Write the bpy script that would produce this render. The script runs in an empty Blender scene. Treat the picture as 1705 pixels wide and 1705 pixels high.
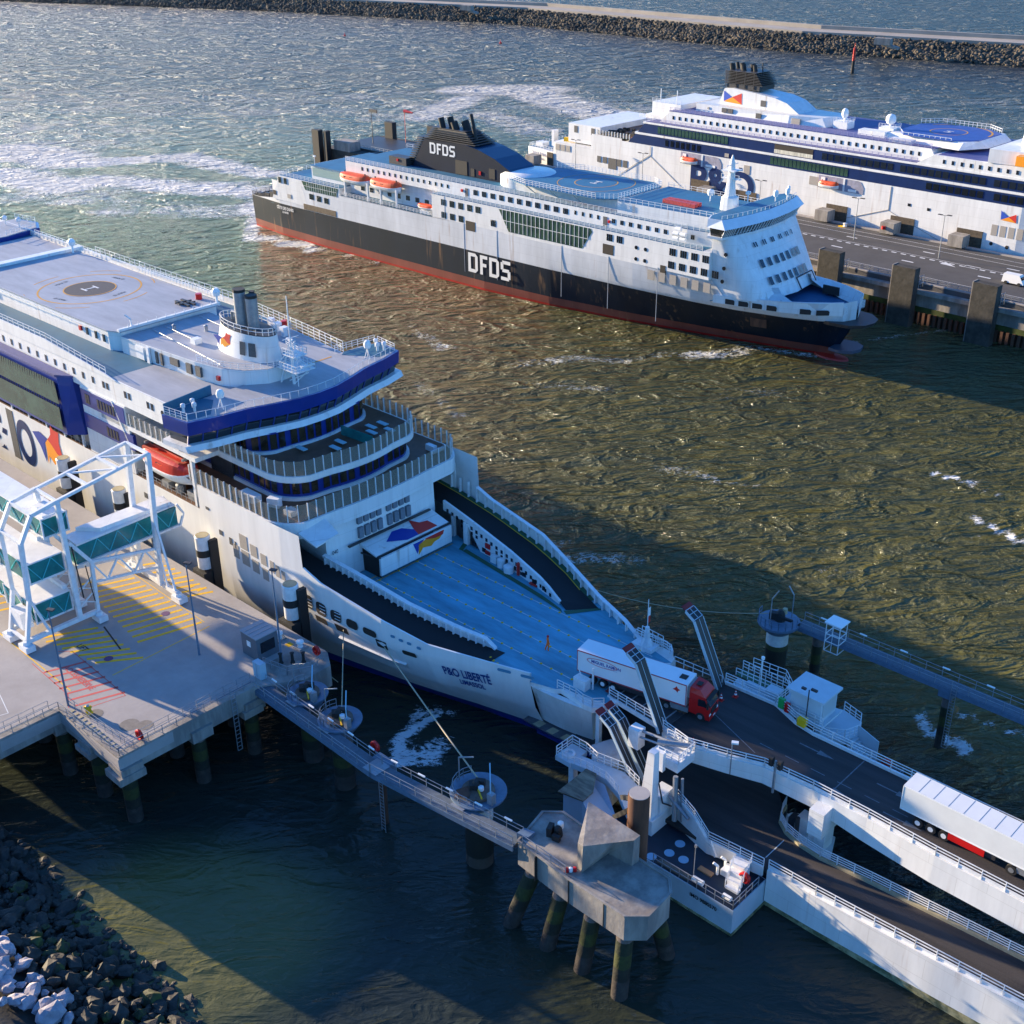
import bpy, math, random
from mathutils import Vector, Matrix
R = math.radians
rnd = random.Random(7)
scene = bpy.context.scene
col = scene.collection
# ------------------------------------------------------------------ camera
TH, ROLL, CH, FPX = R(27.25), R(-0.6), 90.0, 2050.0
cam_d = bpy.data.cameras.new("camera"); cam = bpy.data.objects.new("camera", cam_d); col.objects.link(cam)
fw = Vector((0, math.cos(TH), -math.sin(TH))); rt0 = Vector((1, 0, 0)); up0 = rt0.cross(fw)
rt = rt0*math.cos(ROLL)+up0*math.sin(ROLL); up = -rt0*math.sin(ROLL)+up0*math.cos(ROLL)
m4 = Matrix((rt, up, -fw)).transposed().to_4x4(); m4.translation = (0, 0, CH)
cam.matrix_world = m4
cam_d.sensor_width = 36; cam_d.lens = FPX/1705*36; cam_d.clip_start = 1; cam_d.clip_end = 20000
scene.camera = cam
# ------------------------------------------------------------------ light
PHI, ELEV = R(-33.5), R(11.0)          # direction the light travels, sun height
w = bpy.data.worlds.new("World"); scene.world = w; w.use_nodes = True
wn, wl = w.node_tree.nodes, w.node_tree.links
bg = wn["Background"]; sky = wn.new("ShaderNodeTexSky"); sky.sky_type = 'NISHITA'; sky.sun_disc = False
src = PHI+math.pi
sky.sun_elevation = ELEV; sky.sun_rotation = math.pi/2-src
sky.air_density = 1.0; sky.dust_density = 0.3; sky.ozone_density = 3.0
hs = wn.new("ShaderNodeHueSaturation"); hs.inputs["Saturation"].default_value = 1.1
wl.new(sky.outputs[0], hs.inputs["Color"]); tint = wn.new("ShaderNodeMix"); tint.data_type = 'RGBA'; tint.blend_type = 'MULTIPLY'; tint.inputs[0].default_value = 1; tint.inputs[7].default_value = (.52, .81, 1.19, 1)
wl.new(hs.outputs[0], tint.inputs[6]); wl.new(tint.outputs[2], bg.inputs[0]); bg.inputs[1].default_value = 0.118
sun_d = bpy.data.lights.new("sun", 'SUN'); sun_d.energy = 5.0; sun_d.angle = R(0.6); sun_d.color = (1.0, 0.79, 0.52)
sun = bpy.data.objects.new("sun", sun_d); col.objects.link(sun)
ld = Vector((math.cos(PHI)*math.cos(ELEV), math.sin(PHI)*math.cos(ELEV), -math.sin(ELEV)))
sun.rotation_euler = ld.to_track_quat('-Z', 'Y').to_euler(); sun.location = (-300, 300, 200)
scene.view_settings.view_transform = 'Standard'; scene.view_settings.look = 'None'
scene.view_settings.exposure = 1.58; scene.view_settings.gamma = 1
# ------------------------------------------------------------------ frames (berth axes)
class Fr:
    def __init__(s, x, y, deg):
        s.a = R(deg); s.o = Vector((x, y, 0)); s.u = Vector((math.cos(s.a), math.sin(s.a), 0)); s.v = Vector((-math.sin(s.a), math.cos(s.a), 0))
    def w(s, x, y, z): return s.o+s.u*x+s.v*y+Vector((0, 0, z))
FA = Fr(13.278, 114.231, -43.5)      # berth of the near ferry, its linkspan and quay
FB = Fr(-66.145, 368.778, -43.0)     # ferry under way in the middle
FC = Fr(0, 0, -45.3)                 # far quay and ferry
_q = Vector((14.77, 395.09, 0)); FC.o = _q+FC.v*15.7
FW = Fr(0, 0, 0)
# ------------------------------------------------------------------ materials
_M = {}
def mat(name, c, rough=.6, metal=0, var=0, vs=1.0, c2=None, stretch=(1,1,1), bump=0, bs=2.0, spec=.5, alpha=None, zb=None, coat=0, emis=None, wear=0):
    """procedural material; zb = [(z, colour), ...] paints the thing's own bands by height"""
    if name in _M: return _M[name]
    m = bpy.data.materials.new(name); m.use_nodes = True; N, L = m.node_tree.nodes, m.node_tree.links
    b = N["Principled BSDF"]; b.inputs["Roughness"].default_value = rough; b.inputs["Metallic"].default_value = metal
    b.inputs["Specular IOR Level"].default_value = spec; b.inputs["Coat Weight"].default_value = coat
    tc = N.new("ShaderNodeTexCoord"); src = None
    if zb:
        sp = N.new("ShaderNodeSeparateXYZ"); L.new(tc.outputs["Object"], sp.inputs[0])
        mr = N.new("ShaderNodeMapRange"); z0, z1 = zb[0][0]-1, zb[-1][0]+1
        mr.inputs[1].default_value = z0; mr.inputs[2].default_value = z1; L.new(sp.outputs[2], mr.inputs[0])
        nz = N.new("ShaderNodeTexNoise"); nz.inputs["Scale"].default_value = .5; L.new(tc.outputs["Object"], nz.inputs["Vector"])
        ad = N.new("ShaderNodeMath"); ad.operation = 'MULTIPLY_ADD'; ad.inputs[1].default_value = .25/(z1-z0); L.new(nz.outputs[0], ad.inputs[0]); L.new(mr.outputs[0], ad.inputs[2])
        cr = N.new("ShaderNodeValToRGB"); cr.color_ramp.interpolation = 'CONSTANT'; L.new(mr.outputs[0], cr.inputs[0])
        e = cr.color_ramp.elements; e[0].position = 0; e[0].color = (*zb[0][1], 1); e[1].position = (zb[1][0]-z0)/(z1-z0); e[1].color = (*zb[1][1], 1)
        for z, cc in zb[2:]:
            k = e.new((z-z0)/(z1-z0)); k.color = (*cc, 1)
        src = cr.outputs[0]
    if var or c2:
        mp = N.new("ShaderNodeMapping"); mp.inputs["Scale"].default_value = stretch; L.new(tc.outputs["Object"], mp.inputs[0])
        n = N.new("ShaderNodeTexNoise"); n.inputs["Scale"].default_value = vs; n.inputs["Detail"].default_value = 6; n.inputs["Roughness"].default_value = .65; L.new(mp.outputs[0], n.inputs["Vector"])
        r = N.new("ShaderNodeValToRGB"); L.new(n.outputs[0], r.inputs[0]); e = r.color_ramp.elements
        if c2:
            e[0].position = .40; e[0].color = (*c2, 1); e[1].position = .62; e[1].color = (*c, 1)
            if src is None: src = r.outputs[0]
        if var:
            e2 = N.new("ShaderNodeMapRange"); e2.inputs[1].default_value = .3; e2.inputs[2].default_value = .7; e2.inputs[3].default_value = 1-var; e2.inputs[4].default_value = 1+var*.5
            L.new(n.outputs[0], e2.inputs[0]); mx = N.new("ShaderNodeMix"); mx.data_type = 'RGBA'; mx.blend_type = 'MULTIPLY'; mx.inputs[0].default_value = 1
            if src is None: mx.inputs[6].default_value = (*c, 1)
            else: L.new(src, mx.inputs[6])
            cc = N.new("ShaderNodeCombineColor"); [L.new(e2.outputs[0], cc.inputs[i]) for i in range(3)]; L.new(cc.outputs[0], mx.inputs[7]); src = mx.outputs[2]
    if wear:
        def nd(t, **k):
            n = N.new(t)
            for a_, v_ in k.items(): n.inputs[a_].default_value = v_
            return n
        sx_ = N.new("ShaderNodeSeparateXYZ"); L.new(tc.outputs["Object"], sx_.inputs[0]); sm = N.new("ShaderNodeMath"); sm.operation = 'ADD'; L.new(sx_.outputs[0], sm.inputs[0]); L.new(sx_.outputs[1], sm.inputs[1])
        cb = N.new("ShaderNodeCombineXYZ"); L.new(sm.outputs[0], cb.inputs[0]); L.new(sx_.outputs[2], cb.inputs[1])
        br_ = nd("ShaderNodeTexBrick", Scale=1.0); br_.inputs["Brick Width"].default_value = 5.5; br_.inputs["Row Height"].default_value = 2.3; br_.inputs["Mortar Size"].default_value = .035; br_.inputs["Mortar Smooth"].default_value = .6; L.new(cb.outputs[0], br_.inputs["Vector"])
        br_.inputs["Color1"].default_value = (1, 1, 1, 1); br_.inputs["Color2"].default_value = (.955, .955, .955, 1); br_.inputs["Mortar"].default_value = (.80, .79, .77, 1)
        mp2 = N.new("ShaderNodeMapping"); mp2.inputs["Scale"].default_value = (1.1, 1.1, .07); L.new(tc.outputs["Object"], mp2.inputs[0]); n3 = nd("ShaderNodeTexNoise", Scale=.9, Detail=5.0); L.new(mp2.outputs[0], n3.inputs["Vector"])
        n4 = nd("ShaderNodeTexNoise", Scale=.12, Detail=3.0); L.new(tc.outputs["Object"], n4.inputs["Vector"])
        ra = N.new("ShaderNodeMapRange"); ra.inputs[1].default_value = .58; ra.inputs[2].default_value = .74; L.new(n3.outputs[0], ra.inputs[0]); rb = N.new("ShaderNodeMapRange"); rb.inputs[1].default_value = .45; rb.inputs[2].default_value = .62; L.new(n4.outputs[0], rb.inputs[0])
        mm_ = N.new("ShaderNodeMath"); mm_.operation = 'MULTIPLY'; L.new(ra.outputs[0], mm_.inputs[0]); L.new(rb.outputs[0], mm_.inputs[1]); m2 = N.new("ShaderNodeMath"); m2.operation = 'MULTIPLY'; m2.inputs[1].default_value = wear; L.new(mm_.outputs[0], m2.inputs[0])
        x1 = N.new("ShaderNodeMix"); x1.data_type = 'RGBA'; x1.blend_type = 'MULTIPLY'; x1.inputs[0].default_value = .9; L.new(br_.outputs["Color"], x1.inputs[7])
        if src is None: x1.inputs[6].default_value = (*c, 1)
        else: L.new(src, x1.inputs[6])
        x2 = N.new("ShaderNodeMix"); x2.data_type = 'RGBA'; x2.inputs[7].default_value = (.30, .17, .08, 1); L.new(m2.outputs[0], x2.inputs[0]); L.new(x1.outputs[2], x2.inputs[6]); src = x2.outputs[2]
    if src is None: b.inputs["Base Color"].default_value = (*c, 1)
    else: L.new(src, b.inputs["Base Color"])
    if bump:
        n2 = N.new("ShaderNodeTexNoise"); n2.inputs["Scale"].default_value = bs; n2.inputs["Detail"].default_value = 5; L.new(tc.outputs["Object"], n2.inputs["Vector"])
        bp = N.new("ShaderNodeBump"); bp.inputs["Strength"].default_value = bump; bp.inputs["Distance"].default_value = .1; L.new(n2.outputs[0], bp.inputs["Height"]); L.new(bp.outputs[0], b.inputs["Normal"])
    if alpha is not None: b.inputs["Alpha"].default_value = alpha
    if emis: b.inputs["Emission Color"].default_value = (*emis, 1); b.inputs["Emission Strength"].default_value = 1
    _M[name] = m; return m
WHITE = mat("white_ship_paint", (.78,.78,.76), .38, var=.13, vs=.55, stretch=(1.2,1.2,.18), bump=.12, bs=.5, wear=.6)
WHITE2 = mat("white_steel_paint", (.76,.77,.77), .45, var=.16, vs=1.5)
TRAILER = mat("white_panel", (.80,.80,.80), .3, var=.04, vs=.8)
NAVY = mat("navy_paint", (.008,.028,.11), .3, var=.2, vs=.4)
BLUE = mat("royal_blue_paint", (.012,.035,.23), .28, var=.12, vs=.5, coat=.3)
CORP = mat("dark_navy_hull", (.015,.025,.045), .4, var=.25, vs=.3, stretch=(1,1,.3))
RED = mat("red_paint", (.55,.012,.012), .3, var=.1, vs=2)
BOATO = mat("orange_lifeboat", (.78,.085,.008), .45, var=.2, vs=2)
REDB = mat("red_lifeboat", (.55,.025,.01), .35, var=.15, vs=2)
DARK = mat("dark_recess", (.03,.024,.02), .8)
BLACK = mat("black_rubber", (.015,.015,.015), .7)
GLASS = mat("dark_window_glass", (.012,.016,.022), .08, spec=.8)
GLASSG = mat("green_window_glass", (.045,.095,.065), .16, var=.5, vs=.35, spec=.7)
TEAL = mat("teal_glass", (.015,.20,.19), .08, var=.35, vs=.6, spec=.8)
TEALF = mat("teal_frame", (.05,.45,.50), .4)
FENCEG = mat("smoked_fence_glass", (.30,.28,.22), .12, spec=.6, alpha=.34)
BDECK = mat("blue_deck_paint", (.085,.34,.46), .6, var=.42, vs=.35, stretch=(.4,1.6,1), bump=.1)
BDECK2 = mat("dark_blue_deck_paint", (.015,.12,.21), .6, var=.2, vs=.3)
MIDB = mat("medium_blue_deck", (.02,.14,.26), .55, var=.2, vs=.3)
PURP = mat("violet_deck_paint", (.06,.075,.24), .6, var=.25, vs=.6, stretch=(.3,2,1))
GDECK = mat("grey_roof_deck", (.36,.37,.40), .55, var=.22, vs=.35, stretch=(.4,1.4,1), bump=.1)
BROWN = mat("brown_deck_covering", (.17,.08,.042), .6, var=.3, vs=.8)
TAR = mat("black_ramp_coating", (.006,.008,.010), .75, var=.3, vs=.5)
ASPH = mat("asphalt", (.048,.041,.040), .8, var=.55, vs=.25, stretch=(.18,2.2,1), bump=.2, bs=6)
ASPH2 = mat("quay_asphalt", (.075,.072,.072), .85, var=.25, vs=.2)
CONC = mat("quay_concrete", (.36,.33,.31), .85, var=.18, vs=.22, bump=.15, bs=3)
CONCW = mat("cast_concrete", (.34,.31,.27), .85, c2=(.20,.18,.16), vs=.5, stretch=(1,1,.25), bump=.3, bs=2)
CONCD = mat("wet_dark_concrete", (.06,.055,.045), .8, c2=(.03,.028,.022), vs=.5, bump=.4, bs=2)
STEEL = mat("galvanised_steel", (.34,.36,.38), .45, metal=.5, var=.2, vs=2)
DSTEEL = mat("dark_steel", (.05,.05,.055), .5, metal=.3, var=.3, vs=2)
GRATE = mat("grating_deck", (.10,.13,.16), .7, var=.3, vs=3)
BSTEEL = mat("blue_grey_steel", (.12,.18,.25), .5, var=.25, vs=1.5)
RUST = mat("rusty_steel", (.13,.055,.028), .8, c2=(.07,.03,.018), vs=.8, stretch=(1,1,.3))
YEL = mat("yellow_paint", (.85,.48,.005), .6, var=.15, vs=1)
YELL = mat("orange_line_paint", (.62,.30,.02), .6)
REDL = mat("faded_red_line_paint", (.60,.09,.08), .7, var=.15, vs=1)
LINE = mat("white_line_paint", (.70,.70,.68), .6, var=.15, vs=1)
ROADL = mat("faded_road_line", (.17,.18,.19), .8, var=.4, vs=2)
LINEB = mat("worn_blue_line_paint", (.52,.60,.62), .7, var=.3, vs=1)
GREEN = mat("green_deck_paint", (.02,.10,.045), .6, var=.2, vs=1)
LOUVG = mat("grey_blue_louvre", (.17,.19,.22), .6, var=.3, vs=6, stretch=(1,1,4))
LOUV = mat("louvre_grille", (.36,.33,.29), .6, var=.25, vs=6, stretch=(1,1,4))
LOUVB = mat("dark_louvre", (.09,.09,.09), .6, var=.4, vs=6)
LITE = mat("lamp_head_white", (.85,.85,.82), .3)
ROPE = mat("mooring_rope", (.42,.36,.24), .9)
HIVIS = mat("hi_vis_orange", (1.0,.17,.012), .7)
SKIN = mat("skin", (.45,.25,.18), .6)
ORANGE = mat("orange_paint", (.85,.30,.01), .4)
FLAGR = mat("flag_red", (.60,.03,.02), .5); FLAGO = mat("flag_orange", (.85,.30,.01), .5); FLAGB = mat("flag_blue", (.01,.04,.30), .5); FLAGW = mat("flag_white", (.8,.8,.8), .5)
PILE = mat("algae_pile", (.03,.03,.02), .8, bump=.6, bs=3, zb=[(-3, (.045,.035,.028)), (1.8, (.018,.018,.010)), (3.0, (.040,.048,.008)), (4.4, (.022,.028,.010)), (5.7, (.14,.115,.10)), (30, (.2,.2,.2))], var=.55, vs=1.2)
PILEW = mat("banded_white_pile", (.5,.5,.5), .7, bump=.3, bs=3, zb=[(-3, (.08,.06,.045)), (1.2, (.018,.018,.012)), (5.0, (.05,.06,.02)), (5.6, (.70,.68,.62)), (30, (.7,.68,.62))], var=.25, vs=1.2)
# ------------------------------------------------------------------ mesh builder
class M:
    def __init__(s): s.v = []; s.f = []
    def add(s, v, f):
        k = len(s.v); s.v += [tuple(p) for p in v]; s.f += [tuple(i+k for i in q) for q in f]; return s
    def box(s, x0, x1, y0, y1, z0, z1):
        return s.add([(x, y, z) for z in (z0, z1) for y in (y0, y1) for x in (x0, x1)], [(0,2,3,1),(4,5,7,6),(0,1,5,4),(2,6,7,3),(0,4,6,2),(1,3,7,5)])
    def rbox(s, c, d, yaw=0, pitch=0):
        mt = Matrix.Rotation(yaw, 3, 'Z') @ Matrix.Rotation(pitch, 3, 'Y'); c = Vector(c)
        vs = [c+mt @ Vector((x*d[0]/2, y*d[1]/2, z*d[2]/2)) for z in (-1, 1) for y in (-1, 1) for x in (-1, 1)]
        return s.add(vs, [(0,2,3,1),(4,5,7,6),(0,1,5,4),(2,6,7,3),(0,4,6,2),(1,3,7,5)])
    def prism(s, poly, z0, z1, top=None):
        n = len(poly); top = top or poly
        g = lambda z, i: z[i] if isinstance(z, (list, tuple)) else z
        v = [(p[0], p[1], g(z0, i)) for i, p in enumerate(poly)]+[(p[0], p[1], g(z1, i)) for i, p in enumerate(top)]
        ar = sum(poly[i][0]*poly[(i+1) % n][1]-poly[(i+1) % n][0]*poly[i][1] for i in range(n))
        f = [tuple(range(n-1, -1, -1)), tuple(range(n, 2*n))]+[(i, (i+1) % n, n+(i+1) % n, n+i) for i in range(n)]
        if ar < 0: f = [tuple(reversed(q)) for q in f]
        return s.add(v, f)
    def tube(s, p, q, r, n=6, r2=None):
        p, q = Vector(p), Vector(q); d = (q-p)
        if d.length < 1e-6: return s
        d.normalize(); a = d.orthogonal().normalized(); b = d.cross(a); r2 = r if r2 is None else r2
        v = [p+(a*math.cos(t)+b*math.sin(t))*r for t in [2*math.pi*i/n for i in range(n)]]+[q+(a*math.cos(t)+b*math.sin(t))*r2 for t in [2*math.pi*i/n for i in range(n)]]
        return s.add(v, [(i, (i+1) % n, n+(i+1) % n, n+i) for i in range(n)]+[tuple(range(n-1, -1, -1)), tuple(range(n, 2*n))])
    def bar(s, p, q, w, h=None):
        """square bar from p to q"""
        p, q = Vector(p), Vector(q); d = q-p; h = h or w
        if d.length < 1e-6: return s
        dn = d.normalized(); a = Vector((-dn.y, dn.x, 0)); a = a.normalized() if a.length > .05 else Vector((1, 0, 0)); b = dn.cross(a)
        v = [p+a*i*w/2+b*j*h/2+dn*(k*d.length) for k in (0, 1) for j in (-1, 1) for i in (-1, 1)]
        return s.add(v, [(0,2,3,1),(4,5,7,6),(0,1,5,4),(2,6,7,3),(0,4,6,2),(1,3,7,5)])
    def lathe(s, cx, cy, prof, n=20, yaw=0):
        v = []; k = len(prof)
        for r, z in prof: v += [(cx+r*math.cos(yaw+2*math.pi*i/n), cy+r*math.sin(yaw+2*math.pi*i/n), z) for i in range(n)]
        f = [(j*n+i, j*n+(i+1) % n, (j+1)*n+(i+1) % n, (j+1)*n+i) for j in range(k-1) for i in range(n)]
        f += [tuple(range(n-1, -1, -1)), tuple((k-1)*n+i for i in range(n))]
        return s.add(v, f)
    def poly(s, pts): return s.add(pts, [tuple(range(len(pts)))])
    def strip(s, a, b):
        n = len(a); return s.add(list(a)+list(b), [(i, i+1, n+i+1, n+i) for i in range(n-1)])
    def wall(s, path, z0, z1, t=.2, closed=False):
        """upright wall of thickness t along a 2D path (z0, z1 may be lists)"""
        n = len(path); P = [Vector((p[0], p[1])) for p in path]; g = lambda z, i: z[i] if isinstance(z, (list, tuple)) else z
        nr = []
        for i in range(n):
            a = P[(i-1) % n] if (closed or i > 0) else P[i]; b = P[(i+1) % n] if (closed or i < n-1) else P[i]
            d = (b-a); d.normalize(); nr.append(Vector((-d.y, d.x))*t/2)
        v = []
        for i in range(n):
            for sg, z in ((1, z0), (-1, z0), (-1, z1), (1, z1)):
                q = P[i]+nr[i]*sg; v.append((q.x, q.y, g(z, i)))
        f = []
        for i in range(n if closed else n-1):
            j = (i+1) % n
            for k in range(4): f.append((i*4+k, i*4+(k+1) % 4, j*4+(k+1) % 4, j*4+k))
        if not closed: f += [(0,3,2,1), tuple(4*(n-1)+k for k in range(4))]
        return s.add(v, f)
    def rail(s, path, h=1.05, step=2.0, bars=(1, .66, .33), r=.035, pr=None):
        r = r*.8; path = [Vector(p) for p in path]; pr = pr or r*1.2
        for a, b in zip(path, path[1:]):
            L = (b-a).length; k = max(1, round(L/step))
            for q in bars: s.bar(a+Vector((0, 0, h*q)), b+Vector((0, 0, h*q)), r*2)
            for i in range(k+1):
                p = a.lerp(b, i/k); s.bar(p, p+Vector((0, 0, h)), pr*2)
        return s
EACH = {"wing_roof_deck", "cap_slab", "aft_ramp_edge", "wall_openings", "side_louvres", "cross_beams", "house_windows", "patch_windows", "house_louvres", "roof_boxes", "recess_columns", "balcony_columns", "hull_seams", "liferaft_rack", "white_canisters", "side_door", "deck_vents", "violet_covers", "oil_patch", "terrace_benches", "shell_recess", "side_opening_group", "bow_pillar", "mooring_winch", "deck_fittings", "recess_machinery", "bow_ports", "life_raft", "vent_hooks", "control_block", "funnel_louvres", "funnel_door", "red_stand", "tunnel_side", "mooring_gear", "window_mullions", "joint_lines", "door_numbers_x", "dome_legs_x"}
def pieces(mm):
    n = len(mm.v); par = list(range(n))
    def fd(i):
        while par[i] != i: par[i] = par[par[i]]; i = par[i]
        return i
    for q in mm.f:
        for k in q[1:]: par[fd(k)] = fd(q[0])
    g = {}
    for q in mm.f: g.setdefault(fd(q[0]), []).append(q)
    out = []
    for fs in g.values():
        ids = sorted({i for q in fs for i in q}); mp = {i: k for k, i in enumerate(ids)}; o = M(); o.v = [mm.v[i] for i in ids]; o.f = [tuple(mp[i] for i in q) for q in fs]; out.append(o)
    return out
ONE = {"wall_openings": "wall_opening", "side_louvres": "side_louvre", "cap_slab": "cap_slab", "cross_beams": "cross_beam", "house_windows": "house_window", "patch_windows": "patch_window", "house_louvres": "house_louvre", "roof_boxes": "roof_box", "recess_columns": "recess_column", "balcony_columns": "balcony_column", "hull_seams": "hull_seam", "white_canisters": "white_canister", "deck_vents": "deck_vent", "violet_covers": "violet_cover", "terrace_benches": "terrace_bench", "deck_fittings": "deck_fitting", "recess_machinery": "recess_machine", "bow_ports": "bow_port", "vent_hooks": "vent_hook", "funnel_louvres": "funnel_louvre", "window_mullions": "window_mullion", "joint_lines": "joint_line"}
def mk(mesh_m, name, m, org=(0, 0, 0), smooth=False, flip=True):
    me = bpy.data.meshes.new(name); o = Vector(org)
    me.from_pydata([Vector(p)-o for p in mesh_m.v], [], mesh_m.f)
    if m: me.materials.append(m)
    import bmesh
    b = bmesh.new(); b.from_mesh(me)
    if flip: bmesh.ops.recalc_face_normals(b, faces=b.faces)
    b.to_mesh(me); b.free()
    if smooth: me.shade_smooth(); me.set_sharp_from_angle(angle=R(35))
    ob = bpy.data.objects.new(name, me); col.objects.link(ob); return ob
def tag(o, label=None, cat=None, group=None, kind=None):
    if label: o["label"] = label
    if cat: o["category"] = cat
    if group: o["group"] = group
    if kind: o["kind"] = kind
    return o
class T:
    """a thing: an Empty at its base; parts are given in frame coordinates"""
    def __init__(s, name, label, cat, F=FA, org=(0, 0, 0), group=None, yaw=0):
        s.F = F; s.org = Vector(org); s.e = bpy.data.objects.new(name, None); col.objects.link(s.e); s.e.empty_display_size = 1
        s.e.location = F.w(*org); s.e.rotation_euler = (0, 0, F.a+yaw); tag(s.e, label, cat, group)
    def p(s, name, mm, m, parent=None, label=None, smooth=False, kind=None):
        if name in EACH:
            o = None
            for q in pieces(mm): o = s.p0(ONE.get(name, name), q, m, parent, label, smooth, kind)
            return o
        return s.p0(name, mm, m, parent, label, smooth, kind)
    def p0(s, name, mm, m, parent=None, label=None, smooth=False, kind=None):
        o = mk(mm, name, m, s.org, smooth); o.parent = parent or s.e; tag(o, label, None, None, kind); return o
    def dup(s, src, d, parent=None):
        """copy of a part shifted by d (and its own children)"""
        c = src.copy(); col.objects.link(c); c.parent = parent or src.parent; c.location = src.location+Vector(d)
        for ch in list(src.children):
            k = ch.copy(); col.objects.link(k); k.parent = c
        return c
def one(name, mm, m, label, cat, F=FA, org=(0, 0, 0), group=None, smooth=False, kind=None):
    o = mk(mm, name, m, org, smooth); o.location = F.w(*org); o.rotation_euler = (0, 0, F.a); return tag(o, label, cat, group, kind)
def copy_tree(o, parent=None):
    c = o.copy(); col.objects.link(c)
    if parent is not None: c.parent = parent
    for ch in list(o.children): copy_tree(ch, c)
    return c
def put(o, F, x, y, z, yaw=0, label=None, group=None):
    o.location = F.w(x, y, z); o.rotation_euler = (0, 0, F.a+yaw)
    if label: o["label"] = label
    if group: o["group"] = group
    return o
def text_m(s, size, depth=.02, bold=0.0, sx=1.0):
    """letters as a mesh builder: x right, y up, z out"""
    cu = bpy.data.curves.new("t", 'FONT'); cu.body = s; cu.size = size; cu.extrude = depth; cu.offset = bold; cu.align_x = 'CENTER'; cu.align_y = 'CENTER'
    ob = bpy.data.objects.new("t", cu); col.objects.link(ob); dg = bpy.context.evaluated_depsgraph_get()
    me = bpy.data.meshes.new_from_object(ob.evaluated_get(dg)); mm = M(); mm.add([(v.co.x*sx, v.co.y, v.co.z) for v in me.vertices], [tuple(q.vertices) for q in me.polygons])
    bpy.data.objects.remove(ob); bpy.data.curves.remove(cu); bpy.data.meshes.remove(me); return mm
def fitw(mm, wd):
    a = min(v[0] for v in mm.v); b = max(v[0] for v in mm.v); k = wd/(b-a); mm.v = [((v[0]-(a+b)/2)*k, v[1], v[2]) for v in mm.v]; return mm
def mapm(mm, fn):
    mm.v = [tuple(fn(*p)) for p in mm.v]; return mm
def lerp_tab(t, x):
    if x <= t[0][0]: return t[0][1]
    for (a, p), (b, q) in zip(t, t[1:]):
        if x <= b: return p+(q-p)*(x-a)/(b-a)
    return t[-1][1]
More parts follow.
